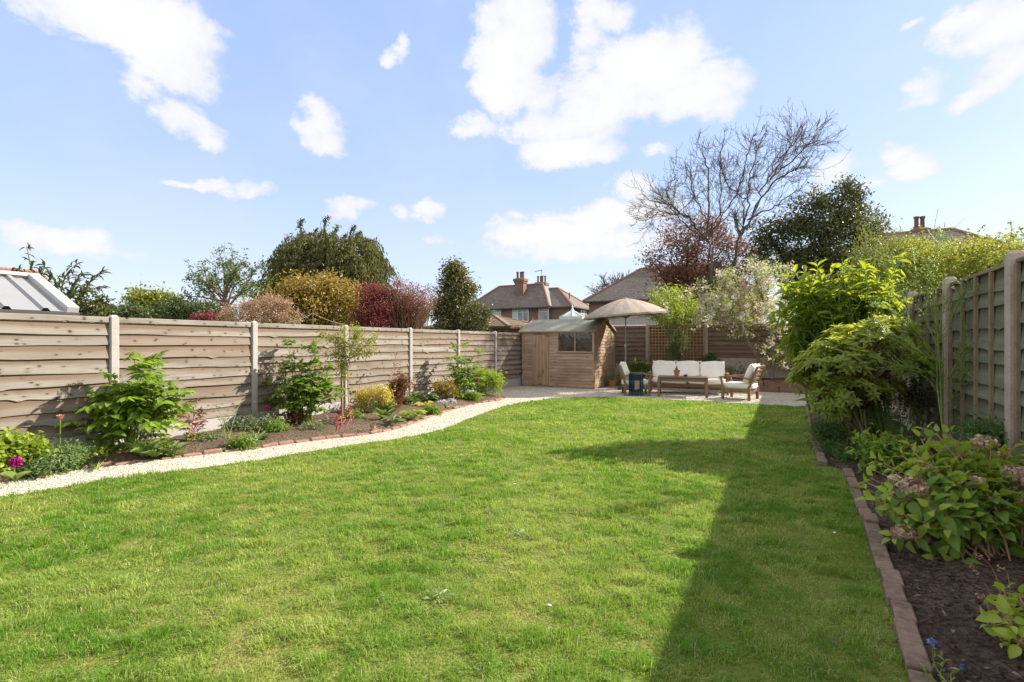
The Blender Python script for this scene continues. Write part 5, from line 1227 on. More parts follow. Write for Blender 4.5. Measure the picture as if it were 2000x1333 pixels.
def bare(name, label, base, mains, d, r0, seed, mat, spread=1.0, lv=3, dens=1.0, group=G_R, tw=1.0, rm=1.0):
    rng = np.random.default_rng(seed); t = thing(name, label, 'tree', tuple(base), 0, group); lists = {}
    def put(P, r): lists.setdefault((len(P), 7 if r[0] > .04 else (5 if r[0] > .015 else 3)), []).append((P, r))
    def grow(p, dr, L, r, level):
        K = 6; P = [p]; q = dr.copy()
        for k in range(K - 1):
            q = unit(q + rng.normal(size=3) * .21 + UP * .03 + sweep * .07); P.append(P[-1] + q * L / (K - 1))
        P = np.array(P); put(P, np.linspace(r, max(r * .4, .005 * rm), K))
        if level < lv:
            for _ in range(int(rng.integers(2, 5) * dens)):
                k = rng.uniform(.1, .95) * (K - 1); i = min(int(k), K - 2); pp = P[i] + (P[i + 1] - P[i]) * (k - i); tg = unit(P[i + 1] - P[i])
                grow(pp, unit(tg + rdir(rng, 1)[0] * rng.uniform(.5, 1.1)), L * rng.uniform(.4, .72), max(r * .5, .0055 * rm), level + 1)
    for W, r in mains:
        if len(W) > 2 and W[0][1] < 640: W = [(W[0][0] + (x - W[0][0]) * .93, W[0][1] + (y - W[0][1]) * .84) for x, y in W]
        r = r * .75; offs = np.cumsum(rng.normal(size=len(W)) * spread * .5); offs -= offs[0]
        pts = [at(x, y, d + o) for (x, y), o in zip(W, offs)]
        if W[0][1] > 640: pts[0] = base
        P = curve(pts, 16); P[2:-1] += np.cumsum(rng.normal(size=(13, 3)), 0) * .012 + rng.normal(size=(13, 3)) * .035; put(P, np.linspace(r, .016, 16)); L = np.linalg.norm(P[-1] - P[0]); sweep = unit(P[-1] - P[8])
        for k in range(int(16 * dens)):
            i = int(rng.uniform(4, 15)); tg = unit(P[i] - P[i - 1]); grow(P[i], unit(tg + rdir(rng, 1)[0] * .85), tw * rng.uniform(.85, 1.7) * (1.15 - i / 16 * .6), max(.010 * rm, r * .22), 1)
        grow(P[-1], unit(P[-1] - P[-2]), L * .12, .012, 1)
    m = MB()
    for (K, ns), l in lists.items(): tubes(m, np.array([a for a, _ in l]), np.array([b for _, b in l]), ns)
    m.build('trunk', M[mat], t, world=True, smooth=True); return t
M['bark_bare'] = plain('bare_branch_bark', (.12, .095, .078), .9, .15, .3, 12, .3)
d = 19.5
bare('bare_tree', 'tall leafless tree with fine wind-swept branches above the blossom', gz(1393, d), [
    ([(1393, 690), (1391, 600), (1389, 545), (1386, 495), (1379, 466)], .13),
    ([(1379, 466), (1360, 440), (1345, 421), (1303, 388), (1262, 378)], .06),
    ([(1345, 425), (1320, 415), (1290, 412), (1262, 425)], .035), ([(1379, 466), (1385, 420), (1384, 380), (1383, 300), (1372, 265)], .055),
    ([(1385, 460), (1395, 430), (1410, 400), (1409, 330), (1417, 235)], .05), ([(1379, 470), (1345, 440), (1322, 420), (1300, 360), (1310, 330)], .04), ([(1386, 455), (1410, 425), (1425, 400), (1447, 360), (1462, 290), (1475, 240)], .04),
    ([(1384, 440), (1365, 400), (1350, 350), (1345, 310)], .035)], d, .13, 21, 'bark_bare', lv=3)
d = 20.3
bare('bare_tree', 'leafless leaning tree with branches sweeping right beside the dark evergreen', gz(1425, d), [
    ([(1425, 690), (1430, 560), (1440, 475), (1452, 440)], .12), ([(1445, 465), (1469, 421), (1510, 345), (1545, 318), (1585, 300)], .06), ([(1452, 440), (1450, 400), (1444, 375), (1410, 340), (1398, 290)], .04),
    ([(1460, 430), (1500, 405), (1540, 380), (1575, 350)], .045), ([(1452, 440), (1460, 400), (1462, 350), (1470, 300), (1490, 240)], .045), ([(1469, 421), (1490, 360), (1520, 300), (1560, 250)], .045), ([(1500, 360), (1530, 300), (1545, 262), (1540, 240)], .035), ([(1510, 345), (1560, 300), (1590, 262), (1605, 245)], .035)], d, .12, 22, 'bark_bare', lv=3)
tree('plum_tree', 'broad purple leaved plum tree behind the rear fence', 'tree', [lobe(1345, 470, 22, 56, 40), lobe(1310, 510, 22, 50, 46), lobe(1385, 490, 22, 60, 48), lobe(1300, 565, 22, 44, 46), lobe(1370, 560, 22, 72, 60), lobe(1435, 510, 22, 54, 54), lobe(1450, 570, 22, 46, 40), lobe(1284, 520, 22, 26, 26), lobe(1370, 440, 22, 30, 22)], gz(1365, 22), 'plum', 2300, 9, .12, .065, .2, trunk='bark_dark', r0=.2, seed=23, group=G_R, thin=.8)
tree('evergreen_tree', 'large dark glossy evergreen to the right of the bare trees', 'tree', [lobe(1560, 470, 20.5, 66, 52), lobe(1610, 430, 20.5, 62, 46), lobe(1645, 400, 20.5, 34, 38), lobe(1660, 480, 20.5, 50, 50), lobe(1520, 510, 20.5, 50, 40), lobe(1600, 520, 20.5, 90, 50), lobe(1690, 440, 20.5, 30, 36), lobe(1500, 455, 20.5, 26, 24), lobe(1652, 372, 20.5, 18, 18)], gz(1600, 20.5), 'camellia', 2600, 10, .12, .06, .17, T=T_OVATE, trunk='bark_dark', r0=.2, seed=24, group=G_R, thin=.4)
def bamboo():
    rng = np.random.default_rng(25); d = 17.5; b = gz(1705, d); t = thing('bamboo_clump', 'feathery yellow-green bamboo beside the dark evergreen', 'bamboo', tuple(b), 0, G_R); m = MB(); mf = MB()
    for k in range(46):
        x = rng.uniform(1665, 1760); y = 400 + abs(x - 1708) * .9 + rng.uniform(0, 110); e = at(x, y, d + rng.uniform(-.8, .8)); s = b + rng.normal(size=3) * np.array([.4, .4, 0]); P = curve([s, s * .35 + e * .65 - RT * .1, e], 14); tubes(m, P, np.linspace(.014, .005, 14), 4)
        n = 70; j = rng.integers(6, 14, n); add_leaves(mf, T_LONG, P[j] + rng.normal(size=(n, 3)) * .13, rdir(rng, n) - UP * .35 + RT * .2, rdir(rng, n) + UP, rng.uniform(.09, .17, n), .022, rng.random(n))
    m.build('cane', M['stem_green'], t, world=True); mf.build('foliage', LM['bamboo'], t, world=True)
bamboo()
bare('bare_tree', 'small distant leafless tree between the two brick houses', gz(1200, 62), [([(1199, 690), (1199, 600), (1198, 578)], .3), ([(1198, 590), (1185, 560), (1180, 550)], .15), ([(1198, 585), (1200, 560), (1203, 546)], .15), ([(1198, 585), (1215, 562), (1224, 552)], .15), ([(1198, 595), (1178, 575), (1172, 570)], .12), ([(1198, 595), (1220, 575), (1230, 567)], .12)], 62, .3, 26, 'bark_dark', spread=1.5, lv=3, tw=1.5, rm=3.5)
# hedge and climbers along the far side of the right fence
def goldhedge():
    rng = np.random.default_rng(27); lob = []
    for px, py, d, rx, ry in ((1735, 525, 21, 34, 40), (1785, 520, 19, 50, 46), (1850, 532, 16, 60, 42), (1900, 522, 14, 60, 40), (1955, 515, 12.5, 60, 36), (1825, 508, 17, 44, 22), (2030, 520, 11, 60, 40), (1765, 500, 20, 34, 24), (1930, 506, 13.5, 40, 16)): lob.append(lobe(px, py, d, rx, ry))
    b = gz(1850, 16); t = thing('golden_hedge', 'yellow-green hedge with long loose shoots rising beyond the right fence', 'hedge', tuple(b)); m = MB(); limbs(m, rng, b, lob, .08); mf = MB(); crown(mf, rng, lob, 4200, 9, .085, .055, .15, T_OVATE, upn=.6)
    for k in range(36):
        l = lob[rng.integers(len(lob))]; s = l[0] + rdir(rng, 1)[0] * l[1] * .8; s[2] = l[0][2] + l[1][2] * .6; e = s + np.array([rng.normal() * .25, rng.normal() * .25, rng.uniform(.3, .9)]); P = curve([s, (s + e) / 2 + rng.normal(size=3) * .05, e], 6); tubes(m, P, np.linspace(.008, .004, 6), 4)
        n = 9; add_leaves(mf, T_OVATE, P[rng.integers(1, 6, n)], rdir(rng, n), rdir(rng, n) + UP, rng.uniform(.06, .1, n), .05, rng.random(n))
    m.build('branches', M['bark'], t, world=True); mf.build('foliage', LM['goldhedge'], t, world=True)
goldhedge()

# ----------------------------------------------------------------- apple blossom and shrubs of the raised bed
def apple(label, base, mains, twigs, seed, fl, d0):
    rng = np.random.default_rng(seed); t = thing('apple_tree', label, 'tree', tuple(base)); m = MB(); mf = MB(); mb = MB(); ends = []
    for W, r in mains:
        pts = [at(x, y, d0 + o) for x, y, o in W]
        P = curve(pts, 14); tubes(m, P, np.linspace(r, r * .35, 14), 8); ends.append(P)
    for x, y, rx, ry, n in twigs:
        for k in range(n):
            e = at(x + rng.normal() * rx * .55, y + rng.normal() * ry * .55, d0 + rng.normal() * .55); P0 = min((p for P in ends for p in P[5:]), key=lambda p: np.linalg.norm(p - e) + (p[2] > e[2] + .2) * .5)
            P = curve([P0, (P0 + e) / 2 + rng.normal(size=3) * .08 + UP * .05, e], 8); tubes(m, P, np.linspace(.010, .004, 8), 4)
            L = max(.5, np.linalg.norm(e - P0))
            for j in range(int(6 + 5 * L)):
                q = P[rng.integers(3, 8)] + rng.normal(size=3) * .09
                if rng.random() < fl:
                    c = 5; ce = q + rng.normal(size=(c, 3)) * .035      # cluster of five-petalled flowers
                    for cc in ce:
                        nn = unit(rdir(rng, 1)[0] + UP * .4); a0 = rng.uniform(0, 6.28); s1 = unit(np.cross(nn, (0.3, .2, 1))); s2 = np.cross(nn, s1)
                        dv = np.array([s1 * math.cos(a0 + i * 1.2566) + s2 * math.sin(a0 + i * 1.2566) for i in range(5)])
                        add_leaves(mb, T_DIA, np.tile(cc, (5, 1)), dv + nn * .3, np.tile(nn, (5, 1)), .033, .029, rng.random(5))
                n = 6; add_leaves(mf, T_OVATE, q + rng.normal(size=(n, 3)) * .05, rdir(rng, n) + UP * .4, rdir(rng, n) + UP, rng.uniform(.035, .065, n), rng.uniform(.02, .032, n), rng.random(n))
    m.build('trunk', M['bark'], t, world=True, smooth=True); mf.build('foliage', LM['apple'], t, world=True); mb.build('blossom', LM['blossom'], t, world=True)
b = at(1490, 716, 15.3); b[2] = .32
apple('blossoming apple tree with slanting trunk behind the right armchair', b, [([(1490, 722, 0), (1475, 690, 0), (1460, 668, .1), (1448, 640, .1), (1420, 615, 0), (1375, 595, -.2)], .07), ([(1500, 720, .2), (1508, 690, .2), (1512, 650, .3), (1500, 610, .3), (1480, 560, .2), (1470, 520, .2)], .06), ([(1505, 680, .2), (1480, 655, .3), (1460, 640, .5)], .035), ([(1448, 645, .1), (1430, 600, .2), (1425, 560, .3), (1410, 545, .3)], .035), ([(1510, 660, .3), (1530, 620, .2), (1535, 560, .1)], .035), ([(1460, 668, .1), (1440, 640, -.3), (1400, 625, -.3), (1370, 622, -.3)], .03)],
      [(1430, 580, 60, 34, 34), (1480, 560, 48, 44, 30), (1510, 600, 34, 46, 24), (1380, 590, 38, 28, 20), (1455, 625, 50, 26, 22), (1500, 530, 34, 24, 12), (1420, 545, 30, 18, 9), (1530, 640, 22, 40, 14), (1360, 620, 24, 16, 7), (1530, 715, 20, 20, 12), (1500, 720, 20, 14, 6), (1400, 640, 28, 18, 5)], 31, .48, 15.3)
b = at(1325, 728, 16.2); b[2] = .32
def trellis_shrub():
    rng = np.random.default_rng(33); d0 = 16.3; t = thing('climbing_shrub', 'tall small leaved shrub with several thin stems in front of the trellis', 'shrub', tuple(b)); m = MB(); mf = MB(); ml = MB(); ends = []
    for W in ([(1325, 726), (1322, 690), (1312, 660), (1300, 625), (1285, 590)], [(1327, 726), (1328, 690), (1326, 650), (1318, 600), (1308, 570)], [(1329, 726), (1335, 680), (1337, 655), (1345, 620), (1352, 590)], [(1326, 726), (1330, 660), (1340, 610), (1330, 575)]):
        P = curve([at(x, y, d0 + rng.uniform(-.15, .15)) for x, y in W], 14); tubes(m, P, np.linspace(.03, .01, 14), 6); ends.append(P)
    crown(mf, rng, [lobe(1300, 580, d0, 34, 24), lobe(1290, 605, d0, 30, 22), lobe(1325, 590, d0, 36, 30), lobe(1315, 615, d0, 34, 24), lobe(1350, 605, d0, 26, 20), lobe(1286, 620, d0, 22, 14)], 760, 7, .055, .032, .08, T_OVATE, fill=.2)
    crown(ml, rng, [lobe(1325, 650, d0, 22, 30, .6), lobe(1322, 685, d0, 20, 28, .6)], 380, 9, .055, .016, .07, T_LONG, fill=.1)
    m.build('stems', M['bark'], t, world=True); mf.build('foliage', LM['apple'], t, world=True); ml.build('lower_foliage', LM['myrtle'], t, world=True)
    mf = MB()
trellis_shrub()
G_B = 'leafy plants in the raised bed'
for px, py, d, rx, ry, mat, lab, sd in ((1246, 722, 16.6, 24, 16, 'sparse', 'green leafy plant in the raised bed beneath the umbrella', 1), (1445, 724, 16.7, 34, 18, 'fern', 'dark leafy perennials in the raised bed left of the apple trunk', 2), (1388, 706, 16.9, 16, 12, 'sparse', 'bright green bushy plant above the right end of the sofa', 3), (1505, 742, 16.6, 24, 12, 'fern', 'grassy dark tuft in the raised bed behind the right armchair', 4), (1540, 738, 16.7, 20, 14, 'dark', 'low dark shrub at the right end of the raised bed', 5)):
    rng = np.random.default_rng(50 + sd); c = at(px, py, d); b = c.copy(); b[2] = .32; t = thing('bed_plant', lab, 'plant', tuple(b), 0, G_B)
    m = MB(); L = [lobe(px, py, d, rx, ry)]; limbs(m, rng, b, L, .015); m.build('stems', M['stem_green'], t, world=True); m = MB()
    crown(m, rng, L, 150, 9, .09 if sd != 4 else .16, .05 if sd != 4 else .014, .08, T_OVATE if sd != 4 else T_LONG, fill=.2); m.build('foliage', LM[mat], t, world=True)
# ----------------------------------------------------------------- right-hand shrub border
LM['hydrangea'] = leafm('hydrangea_leaves', (.12, .24, .045), (.30, .43, .06), .42, tc=(.58, .68, .06), rough=.45, c3=(.40, .48, .05))
LM['hydrangea_bright'] = leafm('new_hydrangea_leaves', (.32, .44, .05), (.52, .60, .08), .45, tc=(.5, .58, .06), rough=.4)
LM['dryhead'] = leafm('dry_flower_heads', (.36, .20, .11), (.92, .77, .60), .35, tc=(.6, .42, .25))
LM['blue'] = leafm('blue_flower_petals', (.10, .13, .55), (.22, .26, .75), .3, tc=(.2, .25, .8))
LM['dry'] = leafm('dry_seed_heads', (.40, .24, .14), (.55, .38, .24), .3)
def shoot_bush(name, label, b, lobes, nsh, mat, LL, WW, T, seed, stem='stem_green', per=13, droop=.25, r=.012, tipr=.6, group=None, base_sp=.18, part='foliage'):
    """leafy shoots fan out from the base to the skin of the lobes, leaves set spirally along their ends"""
    rng = np.random.default_rng(seed); t = thing(name, label, 'shrub', tuple(b), 0, group); m = MB(); mf = MB()
    w = np.array([l[1][0] * l[1][2] for l in lobes]); w /= w.sum()
    for k in range(nsh):
        l = lobes[rng.choice(len(lobes), p=w)]; dr = rdir(rng, 1)[0]; dr[2] = abs(dr[2]) * 1.2 - .45; e = l[0] + unit(dr) * l[1] * rng.uniform(.55, 1.05)
        s = b + rng.normal(size=3) * np.array([base_sp, base_sp, 0]); up = np.array([0, 0, max(.1, (e[2] - s[2]) * .25)])
        P = curve([s, s * .5 + e * .5 + up * .6 + rng.normal(size=3) * .06, e], 14); P[:, 2] = np.maximum(P[:, 2], b[2]); tubes(m, P, np.linspace(r, r * .35, 14), 5, rng.random())
        tg = unit(P[-1] - P[-3]); q = 1 - tipr * rng.random(per) ** 1.2; idx = q * 13; i = np.minimum(idx.astype(int), 12); pos = P[i] + (P[i + 1] - P[i]) * (idx - i)[:, None]
        a = np.arange(per) * 2.4 + rng.uniform(0, 6); s1 = unit(np.cross(tg, (0.2, .1, 1))); s2 = np.cross(tg, s1); rd = np.cos(a)[:, None] * s1 + np.sin(a)[:, None] * s2
        d = rd * .9 + tg * (.25 + .7 * (q > .93)[:, None]) + UP * (.2 - droop * 2 * rng.random(per)[:, None]); sc = rng.uniform(.6, 1.15, per)
        add_leaves(mf, T, pos, d, UP * 1.0 + tg * .5 + rdir(rng, per) * .35, LL * sc, WW * sc, np.clip((q > .9) * .3 + rng.random(per) * .7, 0, 1))
    m.build('stems', M[stem], t, world=True); mf.build(part, LM[mat], t, world=True, smooth=True); return t
G_S = 'shrubs in the right-hand border'
b = np.array([.93, 8.95, .04]); dl = 7.6
shoot_bush('laurel_shrub', 'tall bright green laurel with long drooping leaves left of the right fence', b, [lobe(1640, 590, dl, 100, 70, .9), lobe(1560, 600, dl, 50, 70), lobe(1590, 670, dl, 50, 70), lobe(1700, 570, dl, 50, 56), lobe(1580, 560, dl, 50, 40), lobe(1665, 535, dl, 60, 34), lobe(1545, 680, dl, 24, 40), lobe(1750, 515, dl, 8, 34)], 290, 'laurel', .19, .058, T_LONG, 61, 'stem_green', 15, .35, .013, .7, G_S)
def rhodo():
    rng = np.random.default_rng(62); b = gp(1702, 888, .05); d = 6.5; t = thing('rhododendron_shrub', 'rounded rhododendron with whorled leaves and a bare leaning trunk beside the lawn', 'shrub', tuple(b), 0, G_S); m = MB(); mf = MB()
    forks = [at(1640, 812, d - .1), at(1665, 790, d + .1), at(1690, 800, d + .35)]
    tubes(m, curve([b, at(1688, 858, d - .05), at(1662, 830, d - .1), forks[0], at(1622, 770, d - .1)], 14), np.linspace(.034, .018, 14), 8); tubes(m, curve([b, at(1694, 840, d + .2), forks[2], at(1700, 760, d + .4)], 10), np.linspace(.03, .015, 10), 7); tubes(m, curve([b, at(1685, 840, d + .1), forks[1], at(1660, 740, d + .1)], 10), np.linspace(.028, .015, 10), 7)
    lob = [lobe(1690, 690, d, 90, 60, .9), lobe(1625, 720, d - .1, 60, 58), lobe(1720, 655, d, 60, 36), lobe(1590, 735, d, 38, 46), lobe(1765, 720, d + .3, 48, 44), lobe(1650, 770, d - .2, 60, 34), lobe(1620, 790, d - .2, 34, 26), lobe(1700, 765, d, 50, 30)]
    w = np.array([l[1][0] * l[1][2] for l in lob]); w /= w.sum()
    for k in range(500):
        l = lob[rng.choice(len(lob), p=w)]; dr = rdir(rng, 1)[0]; dr[2] = dr[2] * .7 + .42; dr = unit(dr); e = l[0] + dr * l[1] * rng.uniform(.6, 1.05); f = forks[rng.integers(3)]
        P = curve([f + (e - f) * .35 + rng.normal(size=3) * .04, f + (e - f) * .7 - UP * .02, e], 7); 
        if k % 2 == 0: tubes(m, curve([f, P[0], P[3], e], 9), np.linspace(.010, .004, 9), 5)
        tg = unit(dr * .7 + UP * .6 + unit(e - f) * .4); n = int(rng.integers(8, 12)); a = np.arange(n) * 2.4 + rng.uniform(0, 6); s1 = unit(np.cross(tg, (.2, 1, .1))); s2 = np.cross(tg, s1); rd = np.cos(a)[:, None] * s1 + np.sin(a)[:, None] * s2; tip = np.linspace(0, .55, n)[:, None]
        sc = rng.uniform(.75, 1.15, n); add_leaves(mf, T_LONG, e - tg * .03 * (1 - tip), rd * (1 - tip * .6) + tg * (.2 + tip) - UP * .05, np.tile(tg, (n, 1)) + rdir(rng, n) * .15, .105 * sc, .04 * sc, np.clip(tip[:, 0] * .5 + rng.random() * .4 + rng.random(n) * .25, 0, 1))
    m.build('trunk', M['bark'], t, world=True, smooth=True); mf.build('foliage', LM['rhodo'], t, world=True, smooth=True)
rhodo()
def broom():
    rng = np.random.default_rng(63); b = gz(1842, 5.5); b[2] = .05; d = 5.6; t = thing('wispy_shrub', 'tall wispy green-stemmed shrub rising in front of the right fence posts', 'shrub', tuple(b), 0, G_S); m = MB(); mf = MB()
    mains = [[(1842, 845), (1838, 780), (1834, 690), (1826, 600), (1815, 520)], [(1842, 845), (1830, 740), (1836, 640), (1850, 580)], [(1840, 720), (1790, 640), (1755, 560), (1740, 495)], [(1836, 690), (1800, 600), (1790, 540), (1782, 480)], [(1838, 760), (1880, 690), (1900, 640)], [(1836, 700), (1780, 640), (1730, 600), (1700, 590)], [(1838, 740), (1800, 690), (1760, 660), (1720, 650)], [(1834, 660), (1810, 560), (1830, 490), (1840, 450)], [(1834, 660), (1870, 600), (1890, 560)], [(1840, 800), (1870, 760), (1890, 720)], [(1838, 740), (1790, 720), (1750, 715)]]
    for k, W in enumerate(mains):
        P = curve([at(x, y, d + (j * rng.normal() * .10 if k else 0)) for j, (x, y) in enumerate(W)], 22); tubes(m, P, np.linspace(.010 if k < 2 else .005, .0025, 22), 6)
        for j in range(26):
            i = rng.integers(5, 21); e = P[i] + (unit(P[i] - P[i - 1]) * .8 + rdir(rng, 1)[0] * .7) * rng.uniform(.12, .34); Q = curve([P[i], (P[i] + e) / 2 + rng.normal(size=3) * .015, e], 8); tubes(m, Q, np.linspace(.003, .0015, 8), 3)
            n = 15; add_leaves(mf, T_DIA, Q[rng.integers(1, 8, n)] + rng.normal(size=(n, 3)) * .008, rdir(rng, n) + unit(e - P[i]) * .7, rdir(rng, n), rng.uniform(.014, .026, n), .009, rng.random(n))
    m.build('stems', M['stem_green'], t, world=True); mf.build('foliage', LM['broom'], t, world=True)
broom()
def hydrangea(name_lab, b, targets, heads, seed, LL, mats=('hydrangea', 'hydrangea_bright')):
    rng = np.random.default_rng(seed); t = thing('hydrangea_shrub', name_lab, 'shrub', tuple(b), 0, G_S); m = MB(); mf = MB(); mn = MB(); mh = MB()
    def pairs(P, n, top=True):
        tg = unit(P[-1] - P[-4]); s1 = unit(np.cross(tg, (.3, .7, .1))); s2 = np.cross(tg, s1); a0 = rng.uniform(0, 6.28)
        for k in range(n):
            q = 13 - k * rng.uniform(1.1, 1.9); 
            if q < 2: break
            i = int(q); p = P[i] if i < len(P) else P[-1]; a = a0 + k * 1.5708; 
            for sg in (1, -1):
                o = (math.cos(a) * s1 + math.sin(a) * s2) * sg; L = LL * rng.uniform(.75, 1.1) * (.62 if k == 0 else (.85 if k == 1 else 1.0)); pet = p + o * .02 + UP * .004
                tubes(m, np.array([p, (p + pet) / 2, pet]), np.full(3, .0022), 4)
                dd = o * (.5 if k == 0 else 1.0) + tg * (.8 if k == 0 else .35 - .12 * k) - UP * .06 * k; nn = tg + UP * .6 - o * .3 + rdir(rng, 1)[0] * .25
                add_leaves(mn if (k == 0 or (k == 1 and rng.random() < .5)) else mf, T_BROAD, [pet], [dd], [nn], L, L * .62, np.clip(rng.random() * .8, 0, 1))
    for e in targets:
        e = np.asarray(e); s = b + rng.normal(size=3) * np.array([.10, .10, 0]) * min(1, LL * 10); s[2] = .04; P = curve([s, s * .55 + e * .45 + UP * (e[2] - s[2]) * .22, e], 14); tubes(m, P, np.linspace(.0065, .0035, 14), 6, rng.random()); pairs(P, int(rng.integers(4, 8)))
    for e, r in heads:
        e = np.asarray(e); s = b + rng.normal(size=3) * np.array([.12, .12, 0]); s[2] = .04; P = curve([s, s * .5 + e * .5 + UP * .08, e], 14); tubes(m, P, np.linspace(.006, .0035, 14), 6); 
        mh = MB(); r = r * 1.08; e = e - FW * .07 + UP * .01; n = int(105 * (r / .09) ** 2); dr = rdir(rng, n); dr[:, 2] = np.abs(dr[:, 2]) * .9 - .25; pos = e + unit(dr) * r * np.array([1, 1, .75]) * rng.uniform(.75, 1.0, (n, 1))
        for j in range(3):
            add_leaves(mh, T_ROUND, pos, np.cross(unit(dr), rdir(rng, n)), unit(dr) + rdir(rng, n) * .75, rng.uniform(.018, .032, n), rng.uniform(.014, .024, n), rng.random(n))
        mh.build('dry_flower_head', LM['dryhead'], t, world=True)
    m.build('stems', M['stem_brown'], t, world=True); mf.build('foliage', LM[mats[0]], t, world=True, smooth=True); mn.build('new_leaves', LM[mats[1]], t, world=True, smooth=True)
    return t
rng = np.random.default_rng(64); d = 3.55
tg_ = [at(x, y, d + o) for x, y, o in ((1808, 838, .35), (1850, 850, .4), (1880, 870, .2), (1918, 870, .3), (1960, 890, .2), (1990, 905, .1), (1760, 890, .2), (1725, 905, .2), (1702, 935, .1), (1715, 975, -.1), (1745, 960, -.2), (1790, 930, -.1), (1830, 905, .1), (1800, 900, .0), (1850, 945, -.2), (1885, 940, -.2), (1925, 960, -.25), (1965, 960, -.2), (1995, 985, -.2), (1820, 995, -.35), (1850, 1030, -.4), (1900, 1010, -.35), (1940, 1020, -.35), (1770, 1010, -.25), (1745, 1050, -.25), (1830, 1095, -.35), (1870, 985, -.3), (1985, 1050, -.3), (2040, 930, .1), (2030, 1000, -.1), (1955, 1090, -.3), (1905, 905, .3), (1945, 925, .0), (1780, 870, .4), (1690, 955, .2), (2020, 880, .3))]
hd = [(at(1905, 865, d + .3), .075), (at(1965, 925, d), .085), (at(1768, 950, d - .15), .075), (at(1800, 918, d + .1), .055), (at(1838, 945, d), .055), (at(1888, 940, d - .1), .055), (at(1735, 935, d + .1), .045), (at(1748, 1035, d - .2), .06), (at(1990, 900, d + .15), .06), (at(1935, 890, d + .35), .05), (at(1995, 940, d - .1), .07), (at(1785, 1050, d - .15), .035)]
hydrangea('big hydrangea with dry tan flower heads beside the kerb', np.array([1.12, 4.35, .05]), tg_ + [p + rdir(rng, 1)[0] * np.array([.09, .09, .05]) - UP * .03 for p in tg_] + [at(x, y, 3.6 + o) for x, y, o in ((1830, 848, .2), (1865, 872, .1), (1900, 895, .0), (1935, 880, .1), (1975, 878, .1), (1785, 885, .1), (1745, 915, .0), (1815, 880, .2), (1855, 910, -.1), (1920, 925, -.1), (1960, 930, -.2), (2000, 930, -.1), (1710, 920, .1), (1770, 940, -.2), (1695, 945, .0), (1840, 965, -.3), (1900, 970, -.3), (1800, 965, -.3), (1735, 995, -.2), (1950, 990, -.3))], hd, 64, .112)
d = 2.35
hydrangea('small bright hydrangea growing low in the bottom corner', np.array([.99, 3.05, .05]), [at(x, y, d + o) for x, y, o in ((1960, 1150, .1), (1990, 1165, 0), (1945, 1185, 0), (1975, 1215, -.15), (2010, 1180, .1), (1930, 1215, -.05), (1995, 1255, -.2), (1955, 1250, -.1), (2040, 1200, 0), (2030, 1270, -.15), (1970, 1185, .1))], [], 65, .075, ('hydrangea_bright', 'hydrangea_bright'))
def blueflower():
    rng = np.random.default_rng(66); b = gp(1838, 1332, .05); b = b - FW * .06; d = 2.12; t = thing('blue_flower_plant', 'slender plant with two small blue flowers by the near end of the kerb', 'flower', tuple(b)); m = MB(); mf = MB(); mb = MB()
    for W, fl in (([(1832, 1345), (1826, 1300), (1822, 1255)], 1), ([(1840, 1345), (1858, 1315), (1884, 1306)], 1), ([(1835, 1345), (1838, 1320), (1845, 1292)], 0), ([(1830, 1345), (1815, 1322), (1806, 1305)], 0), ([(1846, 1350), (1868, 1330), (1898, 1322)], 0)):
        P = curve([b + rng.normal(size=3) * .006] + [at(x, y, d + rng.normal() * .02) for x, y in W[1:]], 10); tubes(m, P, np.linspace(.0022, .0014, 10), 5); n = 9; add_leaves(mf, T_LONG, P[rng.integers(2, 10, n)], rdir(rng, n) + UP * .4 - FW * .2, rdir(rng, n) + UP, rng.uniform(.018, .034, n), .009, rng.random(n))
        if fl:
            for k in range(9):
                c = P[-1] + rng.normal(size=3) * .006; nn = unit(rdir(rng, 1)[0] + UP - FW * .6); s1 = unit(np.cross(nn, (.3, .2, 1))); s2 = np.cross(nn, s1); dv = np.array([s1 * math.cos(i * 1.2566) + s2 * math.sin(i * 1.2566) for i in range(5)]); add_leaves(mb, T_ROUND, np.tile(c, (5, 1)), dv + nn * .2, np.tile(nn, (5, 1)), .009, .008, rng.random(5))
    m.build('stems', M['stem_green'], t, world=True); mf.build('leaves', LM['hydrangea'], t, world=True); mb.build('flowers', LM['blue'], t, world=True)
blueflower()
def dry_stems():
    rng = np.random.default_rng(67); 
    for q, (W, lab) in enumerate((([(1962, 1160), (1945, 1125), (1925, 1095), (1903, 1082)], 'dry curved stem arching out of the soil between the two hydrangeas, the taller one'), ([(1950, 1168), (1930, 1150), (1912, 1122), (1898, 1105)], 'dry seed stem leaning left in front of the taller dry stem'), ([(1935, 1180), (1925, 1170), (1912, 1165)], 'shortest dry stem lying low beside the small hydrangea'), ([(1975, 1140), (1968, 1120), (1960, 1112), (1950, 1112)], 'dry hooked seed stem right of the taller dry stem'))):
        d = 2.75; b = gp(W[0][0], W[0][1] + 30, .04); t = thing('dry_stem', lab, 'dry stem', tuple(b), 0, 'dry stems in the dark soil'); d0 = 1 / ((W[0][1] + 30 - HOR) / 1000 / 1.36)
        P = curve([b] + [at(x, y, d0 * 1.02) for x, y in W[1:]], 10); m = MB(); tubes(m, P, np.linspace(.003, .0015, 10), 5); m.build('stem', M['stem_brown'], t, world=True); mf = MB(); n = 14; add_leaves(mf, T_ROUND, P[rng.integers(6, 10, n)] + rng.normal(size=(n, 3)) * .006, rdir(rng, n), rdir(rng, n), .012, .008, rng.random(n)); mf.build('seed_head', LM['dry'], t, world=True)
dry_stems()
